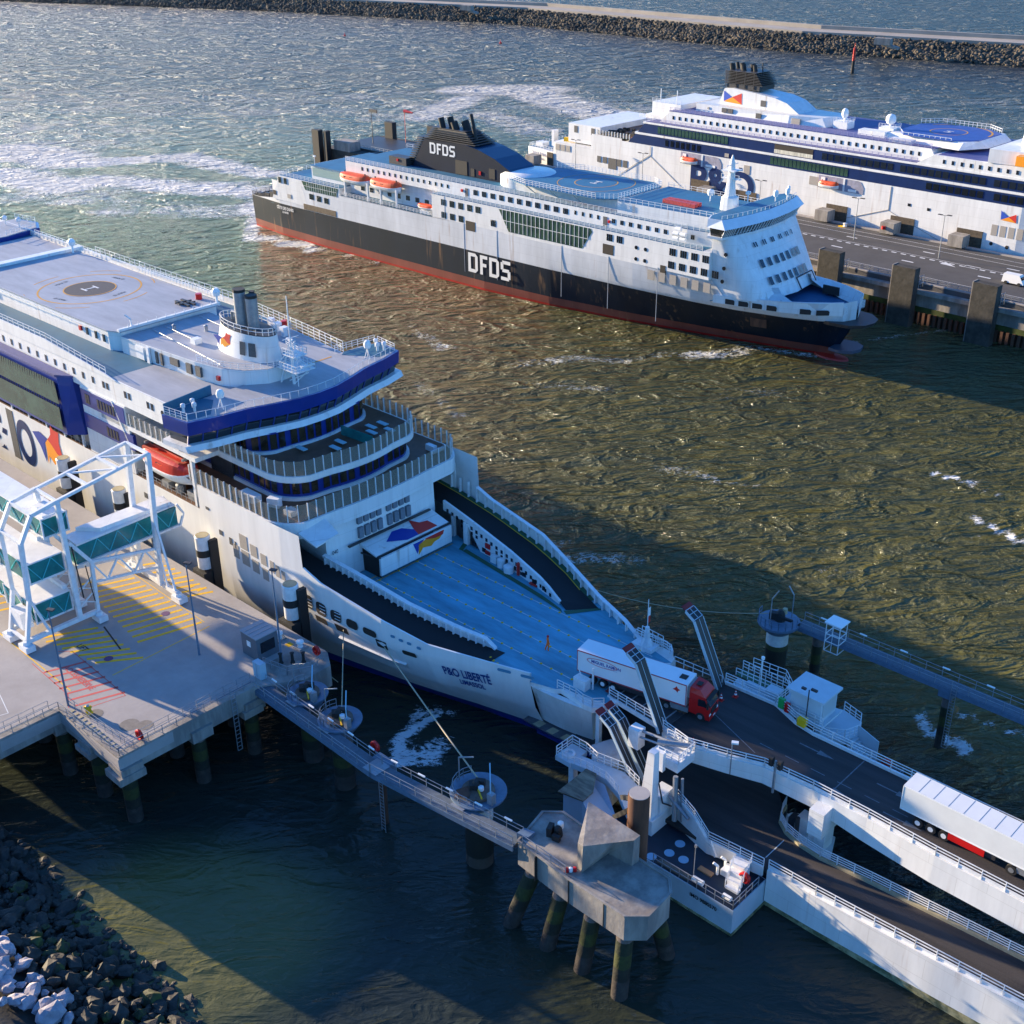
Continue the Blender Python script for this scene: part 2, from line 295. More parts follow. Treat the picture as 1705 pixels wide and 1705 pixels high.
# ================================================================== water
def water_mat():
    m = bpy.data.materials.new("harbour_water"); m.use_nodes = True; N, L = m.node_tree.nodes, m.node_tree.links
    b = N["Principled BSDF"]; geo = N.new("ShaderNodeNewGeometry"); P = geo.outputs["Position"]
    def nz(sc, det, st=(1, 1, 1), rot=0, dist=0, vec=None, rough=.55):
        mp = N.new("ShaderNodeMapping"); mp.inputs["Scale"].default_value = st; mp.inputs["Rotation"].default_value = (0, 0, rot); L.new(vec or P, mp.inputs[0])
        n = N.new("ShaderNodeTexNoise"); n.inputs["Scale"].default_value = sc; n.inputs["Detail"].default_value = det; n.inputs["Distortion"].default_value = dist; n.inputs["Roughness"].default_value = rough
        L.new(mp.outputs[0], n.inputs["Vector"]); return n.outputs[0]
    def ma(op, a, b_=None, c=None):
        n = N.new("ShaderNodeMath"); n.operation = op
        for i, q in enumerate((a, b_, c)):
            if q is None: continue
            if isinstance(q, (int, float)): n.inputs[i].default_value = q
            else: L.new(q, n.inputs[i])
        return n.outputs[0]
    def at(nm):
        a = N.new("ShaderNodeAttribute"); a.attribute_name = nm; return a.outputs["Fac"]
    foam, silt_sun, chop = at("foam"), at("silt_sun"), at("chop")
    # waves: a ridged swell plus two finer chops
    w1 = nz(.075, 5, (1, 1.9, 1), R(28), 1.3); w2 = nz(.21, 6, (1, 2.1, 1), R(-18), 1.1); w3 = nz(1.0, 4, (1, 1.9, 1), R(-8), .6)
    rid = ma('SUBTRACT', 1.0, ma('ABSOLUTE', ma('MULTIPLY_ADD', w2, 2.0, -1.0)))
    rid = ma('POWER', rid, 2.5)
    h = ma('ADD', ma('MULTIPLY', w1, 4.0), ma('ADD', ma('MULTIPLY', rid, .6), ma('ADD', ma('MULTIPLY', w2, 1.5), ma('MULTIPLY', w3, .62))))
    rid2 = ma('POWER', ma('SUBTRACT', 1.0, ma('ABSOLUTE', ma('MULTIPLY_ADD', nz(.085, 3, (1, 2.3, 1), R(-12), .8), 2.0, -1.0))), 3.0)
    h = ma('ADD', h, ma('MULTIPLY', rid2, 1.9)); rid3 = ma('POWER', ma('SUBTRACT', 1.0, ma('ABSOLUTE', ma('MULTIPLY_ADD', nz(.036, 4, (1, 2.6, 1), R(-10), .7), 2.0, -1.0))), 2.5); h = ma('ADD', h, ma('MULTIPLY', rid3, ma('MULTIPLY', ma('MAXIMUM', ma('SUBTRACT', chop, 1.0), 0.0), 9.0))); h = ma('MULTIPLY', h, chop)
    # foam
    fn = nz(.22, 9, (1, 1.5, 1), R(20), 2.2, rough=.72); fr = ma('SUBTRACT', 1.0, ma('MULTIPLY', ma('ABSOLUTE', ma('SUBTRACT', fn, .5)), 7.0))
    big = nz(.05, 3, (1, 1.6, 1), R(20), .8)
    f2 = nz(.75, 8, (1, 1.8, 1), R(-14), 1.6, rough=.75); f = ma('MULTIPLY_ADD', foam, 1.45, -.98); f = ma('ADD', f, ma('MULTIPLY', fr, .60)); f = ma('ADD', f, ma('MULTIPLY', ma('SUBTRACT', big, .5), 1.0)); f = ma('ADD', f, ma('MULTIPLY', ma('SUBTRACT', f2, .5), 1.7))
    mr = N.new("ShaderNodeMapRange"); L.new(f, mr.inputs[0]); mr.inputs[1].default_value = .04; mr.inputs[2].default_value = .34; ff = mr.outputs[0]
    # small caps
    c1 = nz(.5, 6, (1, 3.0, 1), R(12), 1.0, rough=.7); mc = N.new("ShaderNodeMapRange"); mc.inputs[1].default_value = .735; mc.inputs[2].default_value = .79
    L.new(c1, mc.inputs[0]); caps = ma('MULTIPLY', mc.outputs[0], ma('MULTIPLY', chop, .5)); ff = ma('MINIMUM', ma('ADD', ff, caps), 1.0)
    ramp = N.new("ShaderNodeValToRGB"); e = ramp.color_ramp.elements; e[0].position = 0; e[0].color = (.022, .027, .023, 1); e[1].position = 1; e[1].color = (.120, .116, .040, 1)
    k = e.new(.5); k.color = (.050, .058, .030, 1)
    vn = nz(.03, 4, (1, 1.5, 1), R(30), .8); sl = ma('ADD', silt_sun, ma('MULTIPLY', ma('SUBTRACT', vn, .5), .55)); L.new(sl, ramp.inputs[0])
    mix = N.new("ShaderNodeMix"); mix.data_type = 'RGBA'; L.new(ff, mix.inputs[0]); L.new(ramp.outputs[0], mix.inputs[6]); mix.inputs[7].default_value = (.72, .74, .74, 1)
    L.new(mix.outputs[2], b.inputs["Base Color"])
    rr = ma('ADD', ma('MULTIPLY_ADD', ff, .6, .09), ma('MULTIPLY', ma('MAXIMUM', ma('SUBTRACT', chop, 1.0), 0.0), .30)); L.new(rr, b.inputs["Roughness"]); b.inputs["IOR"].default_value = 1.33; b.inputs["Specular IOR Level"].default_value = .5
    bp = N.new("ShaderNodeBump"); bp.inputs["Strength"].default_value = 1.0; bp.inputs["Distance"].default_value = 1.0; L.new(h, bp.inputs["Height"]); L.new(bp.outputs[0], b.inputs["Normal"])
    return m
FOAM = [(-193,479,-167,464,13.7,.95),(-177,436,-148,415,12.5,.8),(-163,450,-120,462,8.8,.75),(-120,462,-84,431,8.6,.7),(-142,424,-81,404,10.1,.75),(-164,399,-124,397,11.7,.45),(-120,381,-77,379,11.2,.45),(-71,347,-54,335,3.2,.95),(-80,395,-73,344,2.5,.7),(-54,335,-33,318,1.6,.5),(-37,542,-18,589,10.6,.75),(-19,616,16,613,17.2,.8),(15,595,40,545,16,.72),(-57,536,-32,549,10.3,.4),(-12,548,13,504,12.4,.5),(1,242,14,245,2.8,.42),(14,245,24,243,2.3,.48),(24,244,34,247,2.5,.38),(38,246,49,248,3.2,.5),(49,252,61,246,1.8,.4),(62,246,69,243,1,.6),(4,230,19,230,4.8,.28),(34,217,53,226,5.8,.22),(-12,122,-8,122,1.4,.62),(-11,120,-14,116,1,.85),(-14,116,-14,112,.9,.8),(-13,113,-9,113,1.3,.6),(-12,114,-8,116,1.4,.5),(50,117,52,114,.9,.9),(52,114,53,113,.7,.7),(49,120,49,117,.5,.6),(53,121,57,118,.8,.5),(57,118,60,116,.8,.6),(71,187,77,184,.7,.75),(74,185,79,179,.5,.5),(72,172,77,163,.9,.7),(69,166,72,164,.6,.35),(8,159,18,159,2.5,.4),(25,190,40,183,2.5,.33),(-22,266,-14,252,2.4,.4),(-18,231,-10,215,2.3,.35),(2,161,9,165,1.8,.35),(73,253,101,262,1,.4),(42,159,49,153,2.6,.25),(-26,92,-13,93,.7,.25),(-39,90,-30,83,.4,.3),(-420,560,-190,500,60,.42),(-240,600,60,560,50,.38),(-120,700,220,520,60,.30)]
def foam_at(x, y):
    s = 0
    for a, b, c, d, r, k in FOAM:
        dx, dy = c-a, d-b; t = max(0, min(1, ((x-a)*dx+(y-b)*dy)/max(1e-6, dx*dx+dy*dy))); q = math.hypot(x-a-t*dx, y-b-t*dy)/r
        if q < 1.9: s = max(s, k*(1 if q < .45 else math.exp(-((q-.45)/.65)**2)))
    return s
def build_water():
    xs, ys = [], []
    def grid(x0, x1, st0, k0, k1):
        o = []; x = x0
        while x < x1: o.append(x); x += st0 if k0 <= x < k1 else st0*4
        return o+[x1]
    mm = M(); xs = [-6000, -2500, -1200]+grid(-700, 700, 1.6, -80, 110)+[1200, 2500, 6000]; ys = [-600, -100]+grid(40, 1200, 1.6, 60, 300)+[2000, 4000, 9000]
    nx = len(xs)
    mm.v = [(x, y, 0) for y in ys for x in xs]; mm.f = [(j*nx+i, j*nx+i+1, (j+1)*nx+i+1, (j+1)*nx+i) for j in range(len(ys)-1) for i in range(nx-1)]
    me = bpy.data.meshes.new("water"); me.from_pydata(mm.v, [], mm.f); o = bpy.data.objects.new("water", me); col.objects.link(o); me.materials.append(water_mat())
    for nm, fn in (("foam", foam_at), ("silt_sun", silt_sun_at), ("chop", chop_at)):
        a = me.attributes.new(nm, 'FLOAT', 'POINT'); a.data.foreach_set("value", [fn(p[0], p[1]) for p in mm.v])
    tag(o, "grey green harbour water with white wakes and muddy swirls", None, None, "structure")
def sst(a, b, x): t = max(0, min(1, (x-a)/(b-a))); return t*t*(3-2*t)
def loc(F, x, y): d = Vector((x, y, 0))-F.o; return d.dot(F.u), d.dot(F.v)
def silt_sun_at(x, y):
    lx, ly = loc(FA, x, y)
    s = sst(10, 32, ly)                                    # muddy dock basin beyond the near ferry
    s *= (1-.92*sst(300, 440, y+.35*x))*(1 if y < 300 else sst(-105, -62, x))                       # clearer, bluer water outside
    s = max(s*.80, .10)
    d = math.hypot(x+28, y-66)                              # sun patch by the rocks painted in as a paler water colour
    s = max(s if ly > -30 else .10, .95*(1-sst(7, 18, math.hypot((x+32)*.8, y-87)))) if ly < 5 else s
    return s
def chop_at(x, y):
    lx, ly = loc(FA, x, y); return .09+.91*sst(-14, 20, ly) if ly < 20 else 1.0+.9*sst(300, 700, y)
build_water()
# ================================================================== breakwater
BW = [(-760, 1235), (-435, 1142), (-193, 1030), (0, 913), (157, 750), (269, 674), (520, 500)]
def off(path, d):
    o = []
    for i, p in enumerate(path):
        a = Vector(path[max(0, i-1)]); b = Vector(path[min(len(path)-1, i+1)]); t = (b-a).normalized(); n = Vector((-t.y, t.x)); n = n if n.y > 0 else -n
        o.append((p[0]+n.x*d, p[1]+n.y*d))
    return o
t = T("breakwater", "long low rubble breakwater with a pale concrete top across the harbour mouth", "breakwater", FW)
mm = M(); rows = [off(BW, d) for d in (0, 12, 22, 52, 75)]
for a, za, b, zb_ in ((rows[0], -1, rows[1], 4), (rows[1], 4, rows[2], 7), (rows[2], 7, rows[3], 7), (rows[3], 7, rows[4], -1)):
    mm.strip([(*p, za) for p in a], [(*p, zb_) for p in b])
t.p("core", mm, CONCD)
mm = M(); mm.strip([(*p, 8.2) for p in off(BW, 24)], [(*p, 8.2) for p in off(BW, 47)]); mm.wall(off(BW, 24), 6, 8.9, 1.2); mm.wall(off(BW, 47), 6, 10.2, 2.5)
t.p("concrete_top", mm, mat("pale_breakwater_concrete", (.36,.32,.27), .9, var=.25, vs=.06))
def rock_m(mm, c, r, rg, flat=.75):
    import itertools
    t_ = (1+5**.5)/2; base = [(-1,t_,0),(1,t_,0),(-1,-t_,0),(1,-t_,0),(0,-1,t_),(0,1,t_),(0,-1,-t_),(0,1,-t_),(t_,0,-1),(t_,0,1),(-t_,0,-1),(-t_,0,1)]
    fc = [(0,11,5),(0,5,1),(0,1,7),(0,7,10),(0,10,11),(1,5,9),(5,11,4),(11,10,2),(10,7,6),(7,1,8),(3,9,4),(3,4,2),(3,2,6),(3,6,8),(3,8,9),(4,9,5),(2,4,11),(6,2,10),(8,6,7),(9,8,1)]
    q = Matrix.Rotation(rg.random()*6.28, 3, 'Z') @ Matrix.Rotation(rg.random()*1.2, 3, 'X'); sx, sy, sz = rg.uniform(.8, 1.35), rg.uniform(.7, 1.1), rg.uniform(.55, .9)*flat/.75
    mm.add([Vector(c)+(q @ Vector((p[0]*sx, p[1]*sy, p[2]*sz)))*(r/1.9*rg.uniform(.78, 1.2)) for p in base], fc)
mm = M(); rg = random.Random(3); fr_ = off(BW, 0)
for i in range(len(BW)-1):
    a0, a1 = Vector(BW[i]), Vector(BW[i+1]); b0, b1 = Vector(rows[2][i]), Vector(rows[2][i+1]); L = (a1-a0).length; k = int(L*15)
    if i == 0: k = int(k*.3)
    for j in range(k):
        u, v = rg.random(), rg.random()**.9; p = a0.lerp(a1, u).lerp(b0.lerp(b1, u), v); rock_m(mm, (p.x, p.y, -.6+v*8.0+rg.uniform(-.3, .5)), rg.uniform(.7, 1.45), rg)
ROCKD = mat("breakwater_stone", (.15,.115,.075), .9, c2=(.03,.027,.02), vs=.12)
o = one("rock_armour", mm, ROCKD, "dark tumbled armour rocks piled along the foot of the breakwater", None, FW, kind="stuff")
for x, y, lb in ((-28+0, 938, "pale concrete access ramp on the breakwater, left of the red beacon"), (206, 716, "pale concrete access ramp on the breakwater near the right edge")):
    mm = M(); mm.rbox((x, y, 8.6), (9, 4, 3.4), R(-35)); mm.rbox((x+4, y-2, 6.2), (9, 3, 1.2), R(-35), R(12)); one("access_ramp", mm, CONCW, lb, "ramp", FW, (x, y, 0)).location = (x, y, 0)
t = T("channel_beacon", "slim red topped beacon pole standing in the water before the breakwater", "beacon", FW, (175.4, 658.3, 0))
t.p("pole", M().tube((175.4, 658.3, -2), (175.4, 658.3, 6), .9, 10, .7), DARK); t.p("top_section", M().tube((175.4, 658.3, 6), (175.4, 658.3, 12.2), .75, 10, .6).tube((175.4, 658.3, 12.2), (175.4, 658.3, 14.5), .15), RED)
for px, py, lb in ((-4, 800, "small red buoy floating right of the far rubble wall's middle"), (-105, 850, "tiny red buoy floating far out on the left water")):
    one("buoy", M().lathe(px, py, [(.3, -.5), (.8, -.2), (.8, .6), (.3, .9), (.15, 1.9), (.05, 2.0)], 10), RED, lb, "buoy", FW, (px, py, 0), "small channel buoys")
# ================================================================== shore rocks, lower left
# slope rises from the waterline towards the lower left corner
def shore_z(x, y):
    lx, ly = loc(FA, x, y); return max(-1.2, (-56.2-ly)*.55-.5)
mm = M(); n = 24; sh = []
for j in range(n+1):
    for i in range(n+1):
        lx, ly = -75+i*95/n, -57-j*40/n*.9+2; sh.append((lx, ly, max(-1.4, (-56.2-ly)*.50-1.3)))
mm.add(sh, [(j*(n+1)+i, j*(n+1)+i+1, (j+1)*(n+1)+i+1, (j+1)*(n+1)+i) for j in range(n) for i in range(n)])
one("shore_bank", mm, CONCD, "dark stony shore bank sloping into the dock water", None, FA, kind="structure")
ROCKM = mat("dark_weedy_rock", (.055,.045,.035), .75, c2=(.02,.02,.015), vs=.9, bump=.7, bs=2)
ROCKG = mat("green_weedy_rock", (.07,.085,.012), .75, c2=(.025,.025,.015), vs=.8, bump=.7, bs=2)
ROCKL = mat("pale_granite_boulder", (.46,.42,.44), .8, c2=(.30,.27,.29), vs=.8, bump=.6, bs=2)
rg = random.Random(11); protos = {}
import bmesh as _bm
for key, mt_, k in (("d", ROCKM, 5), ("g", ROCKG, 3), ("l", ROCKL, 5)):
    protos[key] = []
    for i in range(k):
        mm = M(); rock_m(mm, (0, 0, 0), 1, rg); me = bpy.data.meshes.new("shore_rock"); me.from_pydata(mm.v, [], mm.f); me.materials.append(mt_)
        b = _bm.new(); b.from_mesh(me); _bm.ops.subdivide_edges(b, edges=b.edges, cuts=1, use_grid_fill=True, smooth=0)
        for v in b.verts: v.co *= rg.uniform(.84, 1.14)
        _bm.ops.recalc_face_normals(b, faces=b.faces); b.to_mesh(me); b.free(); protos[key].append(me)
cnt = 0; placed = []
cells = [(-66+i*1.38+rg.uniform(-.55, .55), -55.2-j*1.2+rg.uniform(-.5, .5)) for i in range(62) for j in range(15)]
for lx, ly in cells:
    if cnt >= 299: break
    wpt = FA.w(lx, ly, 0)
    dv = Vector((wpt.x, wpt.y, 1-CH)); ppx, ppy = 852+FPX*dv.dot(rt)/dv.dot(fw), 852-FPX*dv.dot(up)/dv.dot(fw)
    if not (-45 < ppx < 345 and 1365 < ppy < 1745): continue
    edge = -56.0+math.sin(lx*.35)*.9+math.sin(lx*.13+1)*.8
    if ly > edge and rg.random() > .07: continue
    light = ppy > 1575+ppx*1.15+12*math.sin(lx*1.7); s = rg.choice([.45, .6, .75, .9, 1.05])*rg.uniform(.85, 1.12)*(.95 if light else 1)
    
    placed.append((lx, ly, s))
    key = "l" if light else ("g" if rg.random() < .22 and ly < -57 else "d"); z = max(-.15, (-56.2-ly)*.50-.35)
    if ly > edge: z = -.1; s *= .85
    nm = {"l": "pale_boulder", "g": "weedy_rock", "d": "dark_rock"}[key]
    o = bpy.data.objects.new(nm, rg.choice(protos[key])); col.objects.link(o); o.location = FA.w(lx, ly, z); o.scale = (s, s, s*rg.uniform(.8, 1.1)); o.rotation_euler = (0, 0, rg.random()*6.28)
    tag(o, {"l": "pale lilac grey boulder of the dry heap above the dark shore rocks", "g": "yellow green weed covered rock among the dark wet shore rocks", "d": "dark wet rock on the shore bank below the concrete quay"}[key], "rock",
        {"l": "pale dry boulders", "g": "green weedy shore rocks", "d": "dark shore rocks"}[key]); cnt += 1

mm = M(); rg2 = random.Random(5)
for i in range(2600):
    lx, ly = rg2.uniform(-64, 6), rg2.uniform(-72, -55.4); wpt = FA.w(lx, ly, 0); dv = Vector((wpt.x, wpt.y, 1-CH)); ppx, ppy = 852+FPX*dv.dot(rt)/dv.dot(fw), 852-FPX*dv.dot(up)/dv.dot(fw)
    if -60 < ppx < 350 and 1365 < ppy < 1760 and not ppy > 1590+ppx*1.15: rock_m(mm, (lx, ly, max(-.25, (-56.2-ly)*.50-.75)+rg2.uniform(0, .35)), rg2.uniform(.22, .5), rg2)
o = one("shore_rubble", mm, ROCKM, "small dark stones and weed filling the gaps between the shore rocks", None, FA, kind="stuff")
# ================================================================== near ferry
SA = T("car_ferry", "large white and royal blue ferry moored at the near linkspan with open bow deck", "ferry", FA, (-110, 0, 0))
WLA = [(-230, 9), (-215, 13.5), (-190, 15.2), (-70, 15.3), (-55, 14.2), (-39, 11.2), (-26, 8.0), (-18, 5.9), (-11, 4.5), (-5, 4.1), (0, 3.9)]
RIMA = [(-230, 13), (-215, 15), (-200, 15.4), (-43, 15.4), (-35, 15.1), (-26, 14.3), (-20, 12.8), (-13, 10.0), (-7, 7.9), (-4, 7.0), (0, 6.6)]
RZA = [(-60.4, 16.5), (-60.3, 20), (-42, 20.0), (-39.2, 20), (-39.0, 15.7), (-36, 14.7), (-31, 14.0), (-26, 13.3), (-20, 11.9), (-13, 11.3), (-7, 11.1), (-4, 10.2)]
def hbA(x, z):
    a = lerp_tab(WLA, x); b = lerp_tab(RIMA, x); s = max(0, min(1, z/10.0)); s = (s*10/6*.76 if s < .6 else .76+(s-.6)*.6) if x > -60 else s**.6
    return a+(b-a)*s
HULLA = mat("near_ferry_hull", (.78,.78,.76), .35, zb=[(-3, (.35,.02,.02)), (-.6, (.008,.035,.25)), (1.7, (.78,.78,.76))], var=.10, vs=.45, stretch=(1.2,1.2,.15), bump=.1, bs=.4)
xsA = list(range(-230, -60, 10))+[-60.4, -60.3, -55, -50, -46, -43, -41, -39.2, -39.0]+[-38+i for i in range(0, 31)]
mm = M(); ringsS = []
for sg in (-1, 1):
    rows_ = []
    for x in xsA:
        zr = lerp_tab(RZA, x) if x > -60.4 else 16.5
        zs = [-1.5, 0, 1.7, 3.5, 5.0, 6.0, 8.0, 10.0]+[10+(zr-10)*k/3 for k in (1, 2, 3)]
        rows_.append([(x, sg*hbA(x, max(z, 0)), z) for z in zs])
    for a, b in zip(rows_, rows_[1:]): mm.strip(a, b)
    # inner skin of the bulwark forward of the tower
    inn = [[(x, sg*(hbA(x, 12)-.22), z) for z in (9.5, lerp_tab(RZA, x))] for x in xsA if x >= -39.0]
    for a, b in zip(inn, inn[1:]): mm.strip(a, b)
    for x0, x1 in zip([x for x in xsA if x >= -39.0], [x for x in xsA if x >= -39.0][1:]):
        z0, z1 = lerp_tab(RZA, x0), lerp_tab(RZA, x1); mm.add([(x0, sg*hbA(x0, 12), z0), (x1, sg*hbA(x1, 12), z1), (x1, sg*(hbA(x1, 12)-.22), z1), (x0, sg*(hbA(x0, 12)-.22), z0)], [(0, 1, 2, 3)])
    rows_ = rows_[0]
    ringsS.append(rows_)
mm.add(ringsS[0]+ringsS[1], [tuple(range(11))+tuple(range(21, 10, -1))])
hull = SA.p("hull", mm, HULLA, smooth=True)
# lower bow with its checkered shelf, opened clam doors and upper bow plate
mm = M(); P = [(-10, 4.7, 7.3), (-6, 4.4, 7.3), (-3, 4.0, 7.0), (-.8, 3.6, 6.3), (-.2, 1.8, 3.0)]
for sg in (-1, 1):
    for a, b in zip(P, P[1:]): mm.add([(a[0], sg*a[1], -1.5), (b[0], sg*b[1], -1.5), (b[0], sg*(b[1]+.2), .5), (a[0], sg*(a[1]+.2), .5), (a[0], sg*a[2], 3.3), (b[0], sg*b[2], 3.3)], [(0, 1, 2, 3), (3, 2, 5, 4)])
mm.add([(-.2, -1.8, -1.5), (-.2, 1.8, -1.5), (-.2, 3.0, 3.3), (-.2, -3.0, 3.3)], [(0, 1, 2, 3)])
SA.p("lower_bow", mm, BLUE)
mm = M(); mm.poly([(a[0], -a[2], 3.3) for a in P]+[(a[0], a[2], 3.3) for a in reversed(P)]); SA.p("bow_shelf", mm, mat("bow_shelf_grey", (.10,.10,.11), .7, var=.3, vs=1))
mm = M(); CREAM = mat("worn_cream_paint", (.42,.36,.22), .7, var=.25, vs=1)
for k in range(4):
    x = -8.6+k*2.0; e = lambda x: lerp_tab([(a[0], a[2]) for a in P], x)
    mm.poly([(x, -e(x)+.15, 3.31), (x+1, -e(x+1)+.15, 3.31), (x+1.15, -e(x+1)+1.25, 3.31), (x+.15, -e(x)+1.25, 3.31)])
SA.p("shelf_checkers", mm, CREAM)
for sg in (-1, 1):
    mm = M(); n = 7
    lo = [(-8.3+7.0*i/n, sg*(5.9-.9*(i/n)**2), 3.5) for i in range(n+1)]; hi = [(-7.9+8.0*i/n, sg*(8.1-.9*(i/n)**2), 9.4) for i in range(n+1)]
    lo2 = [(p[0], p[1]-sg*.7, p[2]) for p in lo]; hi2 = [(p[0], p[1]-sg*.7, p[2]) for p in hi]
    mm.strip(lo, hi).strip(lo2, hi2).strip(lo, lo2).strip(hi, hi2); mm.poly([lo[-1], lo2[-1], hi2[-1], hi[-1]]); mm.poly([lo[0], lo2[0], hi2[0], hi[0]])
    SA.p("bow_door", mm, WHITE, smooth=True)
mm = M().box(-9, -8.4, -6, 6, 3.3, 9.4).prism([(-30, -9), (-9, -5.5), (-9, 5.5), (-30, 9)], 3.0, 3.2); SA.p("car_deck_interior", mm, DARK)
nose = [(-8.5, -8.2), (-5, -7.4), (-4.6, -6.9), (-2.4, -7.1), (-1.1, -7.4), (.2, -7.3), (1.1, -6.4), (1.7, -4.6), (.2, -4.3), (.2, 4.3), (1.7, 4.6), (1.1, 6.4), (.2, 7.3), (-1.1, 7.4), (-2.4, 7.1), (-4.6, 6.9), (-5, 7.4), (-8.5, 8.2)]
SA.p("bow_plate", M().prism(nose, 9.35, 9.98), WHITE)
SA.p("bow_pillar", M().box(.5, 1.0, -6.9, -6.4, 3.3, 9.35).box(.5, 1.0, 6.4, 6.9, 3.3, 9.35), WHITE)
for sg in (-1, 1): SA.p("nose_railing", M().rail([(-5, sg*7.0, 10), (-2.4, sg*6.9, 10), (-1.1, sg*7.2, 10), (.1, sg*7.1, 10), (1.0, sg*6.2, 10)], 1.1, .9, r=.045), WHITE2)
# decks of the bow
CIN = [(-42.5, 10.6), (-36, 9.9), (-27, 8.9), (-20, 7.5), (-14, 5.9)]
RZ = [(-56, 15.4), (-42, 13.9), (-35, 13.0), (-27, 11.7), (-20, 10.7), (-14, 10.03)]
dk = [(-40.8, -11), (-36, -10), (-27, -9.2), (-20, -12.4), (-13, -9.8), (-5, -7.3), (-4.6, -6.8), (1.4, -5.5), (.2, -4.3), (.2, 4.3), (1.4, 5.5), (-4.6, 6.8), (-5, 7.3), (-13, 9.8), (-20, 12.4), (-27, 9.2), (-36, 10), (-40.8, 11)]
SA.p("bow_deck", M().poly([(x, y, 10.0) for x, y in dk]), BDECK)
xs = [-56, -50, -46, -42.5, -40, -36, -33, -30, -27, -24, -20, -17, -14]
for sg in (-1, 1):
    mm = M(); a = [(x, sg*lerp_tab(CIN, x), lerp_tab(RZ, x)) for x in xs]; b = [(x, sg*(hbA(x, 12)-(.25 if sg < 0 else 1.0)), lerp_tab(RZ, x)) for x in xs]
    if sg > 0: a[-1] = (-15.0, 5.9, 10.03); b[-1] = (-12.2, 8.9, 10.03)
    mm.strip(a, b); SA.p("side_ramp", mm, TAR)
    if sg > 0:
        g1 = [(x, hbA(x, 12)-1.0, lerp_tab(RZ, x)+.012) for x in xs]; g2 = [(x, hbA(x, 12)-.25, lerp_tab(RZ, x)+.012) for x in xs]
        mm = M().strip(g1, g2); mm.poly([(-12.2, 9.3, 10.05), (-12.2, 8.9, 10.05), (-15.4, 5.4, 10.05), (-14.6, 5.2, 10.05)] if 0 else [(-11.6, 9.1, 10.05), (-12.3, 8.9, 10.05), (-15.1, 5.6, 10.05), (-14.3, 5.2, 10.05)])
        mm.poly([(-14.9, 5.2, 10.05), (-15.6, 5.7, 10.05), (-19.6, 6.6, 10.05), (-19.3, 5.9, 10.05)]); mm.poly([(-19.2, 5.9, 10.05), (-19.6, 6.6, 10.05), (-35.0, 8.6, 10.05), (-35, 7.9, 10.05)]); mm.poly([(-35, 7.9, 10.05), (-35.7, 7.9, 10.05), (-37.2, 11, 10.05), (-36.4, 11, 10.05)])
        SA.p("green_line", mm, GREEN)
        y1 = [(x, hbA(x, 12)-1.12, lerp_tab(RZ, x)+.02) for x in xs]; y2 = [(x, hbA(x, 12)-1.0, lerp_tab(RZ, x)+.02) for x in xs]; SA.p("yellow_edge_line", M().strip(y1, y2), YEL)
    # inner wall between ramp and deck
    wx = [-41, -39, -36, -33, -30, -27, -24, -21, -19, -17.5, -16.5]
    top = [lerp_tab(RZ, x)+(.9 if x < -20 else .9*max(.15, (-16.0-x)/4)) for x in wx]
    if sg > 0:
        mm = M(); 
        # arched openings near the tower: wall above 13 only there
        pa = [(x, lerp_tab(CIN, x)) for x in wx]; za = [13.2 if x < -35.5 else 9.9 for x in wx]
        mm.wall(pa, za, top, .35); mm.box(-39.2, -38.8, 10.0, 10.5, 10, 13.4).box(-36.4, -35.6, 9.5, 10.0, 10, 13.2)
        w_ = SA.p("inner_wall", mm, WHITE)
        k = 0; mm = M()
        for i in range(22):
            x = -40+i*1.03; y = lerp_tab(CIN, x)-.20; z = lerp_tab(RZ, x)-.15; mm.box(x-.2, x+.2, y-.03, y+.02, z-.25, z+.25)
            if i in (3, 4, 5, 6, 10, 11, 12, 15): mm.box(x-.2, x+.2, y-.03, y+.02, z-.95, z-.5)
        for i in range(8):
            x = -34.4+i*2.1; y = lerp_tab(CIN, x)-.2
            if i != 2: mm.box(x-.35, x+.35, y-.05, y+.02, 10.3, 10.9)
        SA.p("wall_openings", mm, GLASS)
        mm = M().box(-31.9, -31.0, 9.05, 9.3, 11.2, 11.9).box(-31.9, -31.0, 9.05, 9.3, 10.3, 10.8); SA.p("red_locker", mm, RED)
        mm = M().box(-25.2, -24.9, 8.0, 8.4, 10.1, 11.9).box(-22.5, -21.2, 7.4, 7.9, 10.1, 10.3); SA.p("red_stand", mm, FLAGR)
        mm = M().lathe(-28.3, 8.4, [(.55, 10), (.55, 11.1), (.2, 11.2)], 10).lathe(-26.6, 8.0, [(.7, 10), (.7, 10.9), (.2, 11)], 10).box(-30.2, -29.2, 8.3, 9, 10, 11); SA.p("mooring_winch", mm, WHITE2)
    else:
        mm = M(); wx2 = wx+[-15.2]; t2 = [lerp_tab(RZ, x)+1.05 for x in wx2]; t2[-1] = 10.3
        mm.wall([(x, -lerp_tab(CIN, x)) for x in wx2], 9.9, [t-.25 for t in t2], .25); w_ = SA.p("inner_wall", mm, WHITE)
        mm = M().wall([(x, -lerp_tab(CIN, x)) for x in wx2], [t-.25 for t in t2], t2, .6)
        for i in range(25):
            x = -40.5+i; y = -lerp_tab(CIN, x); z = lerp_tab(RZ, x); mm.box(x-.07, x+.07, y-.45, y-.1, z, z+.85)
        SA.p("inner_rail", mm, WHITE2, w_)
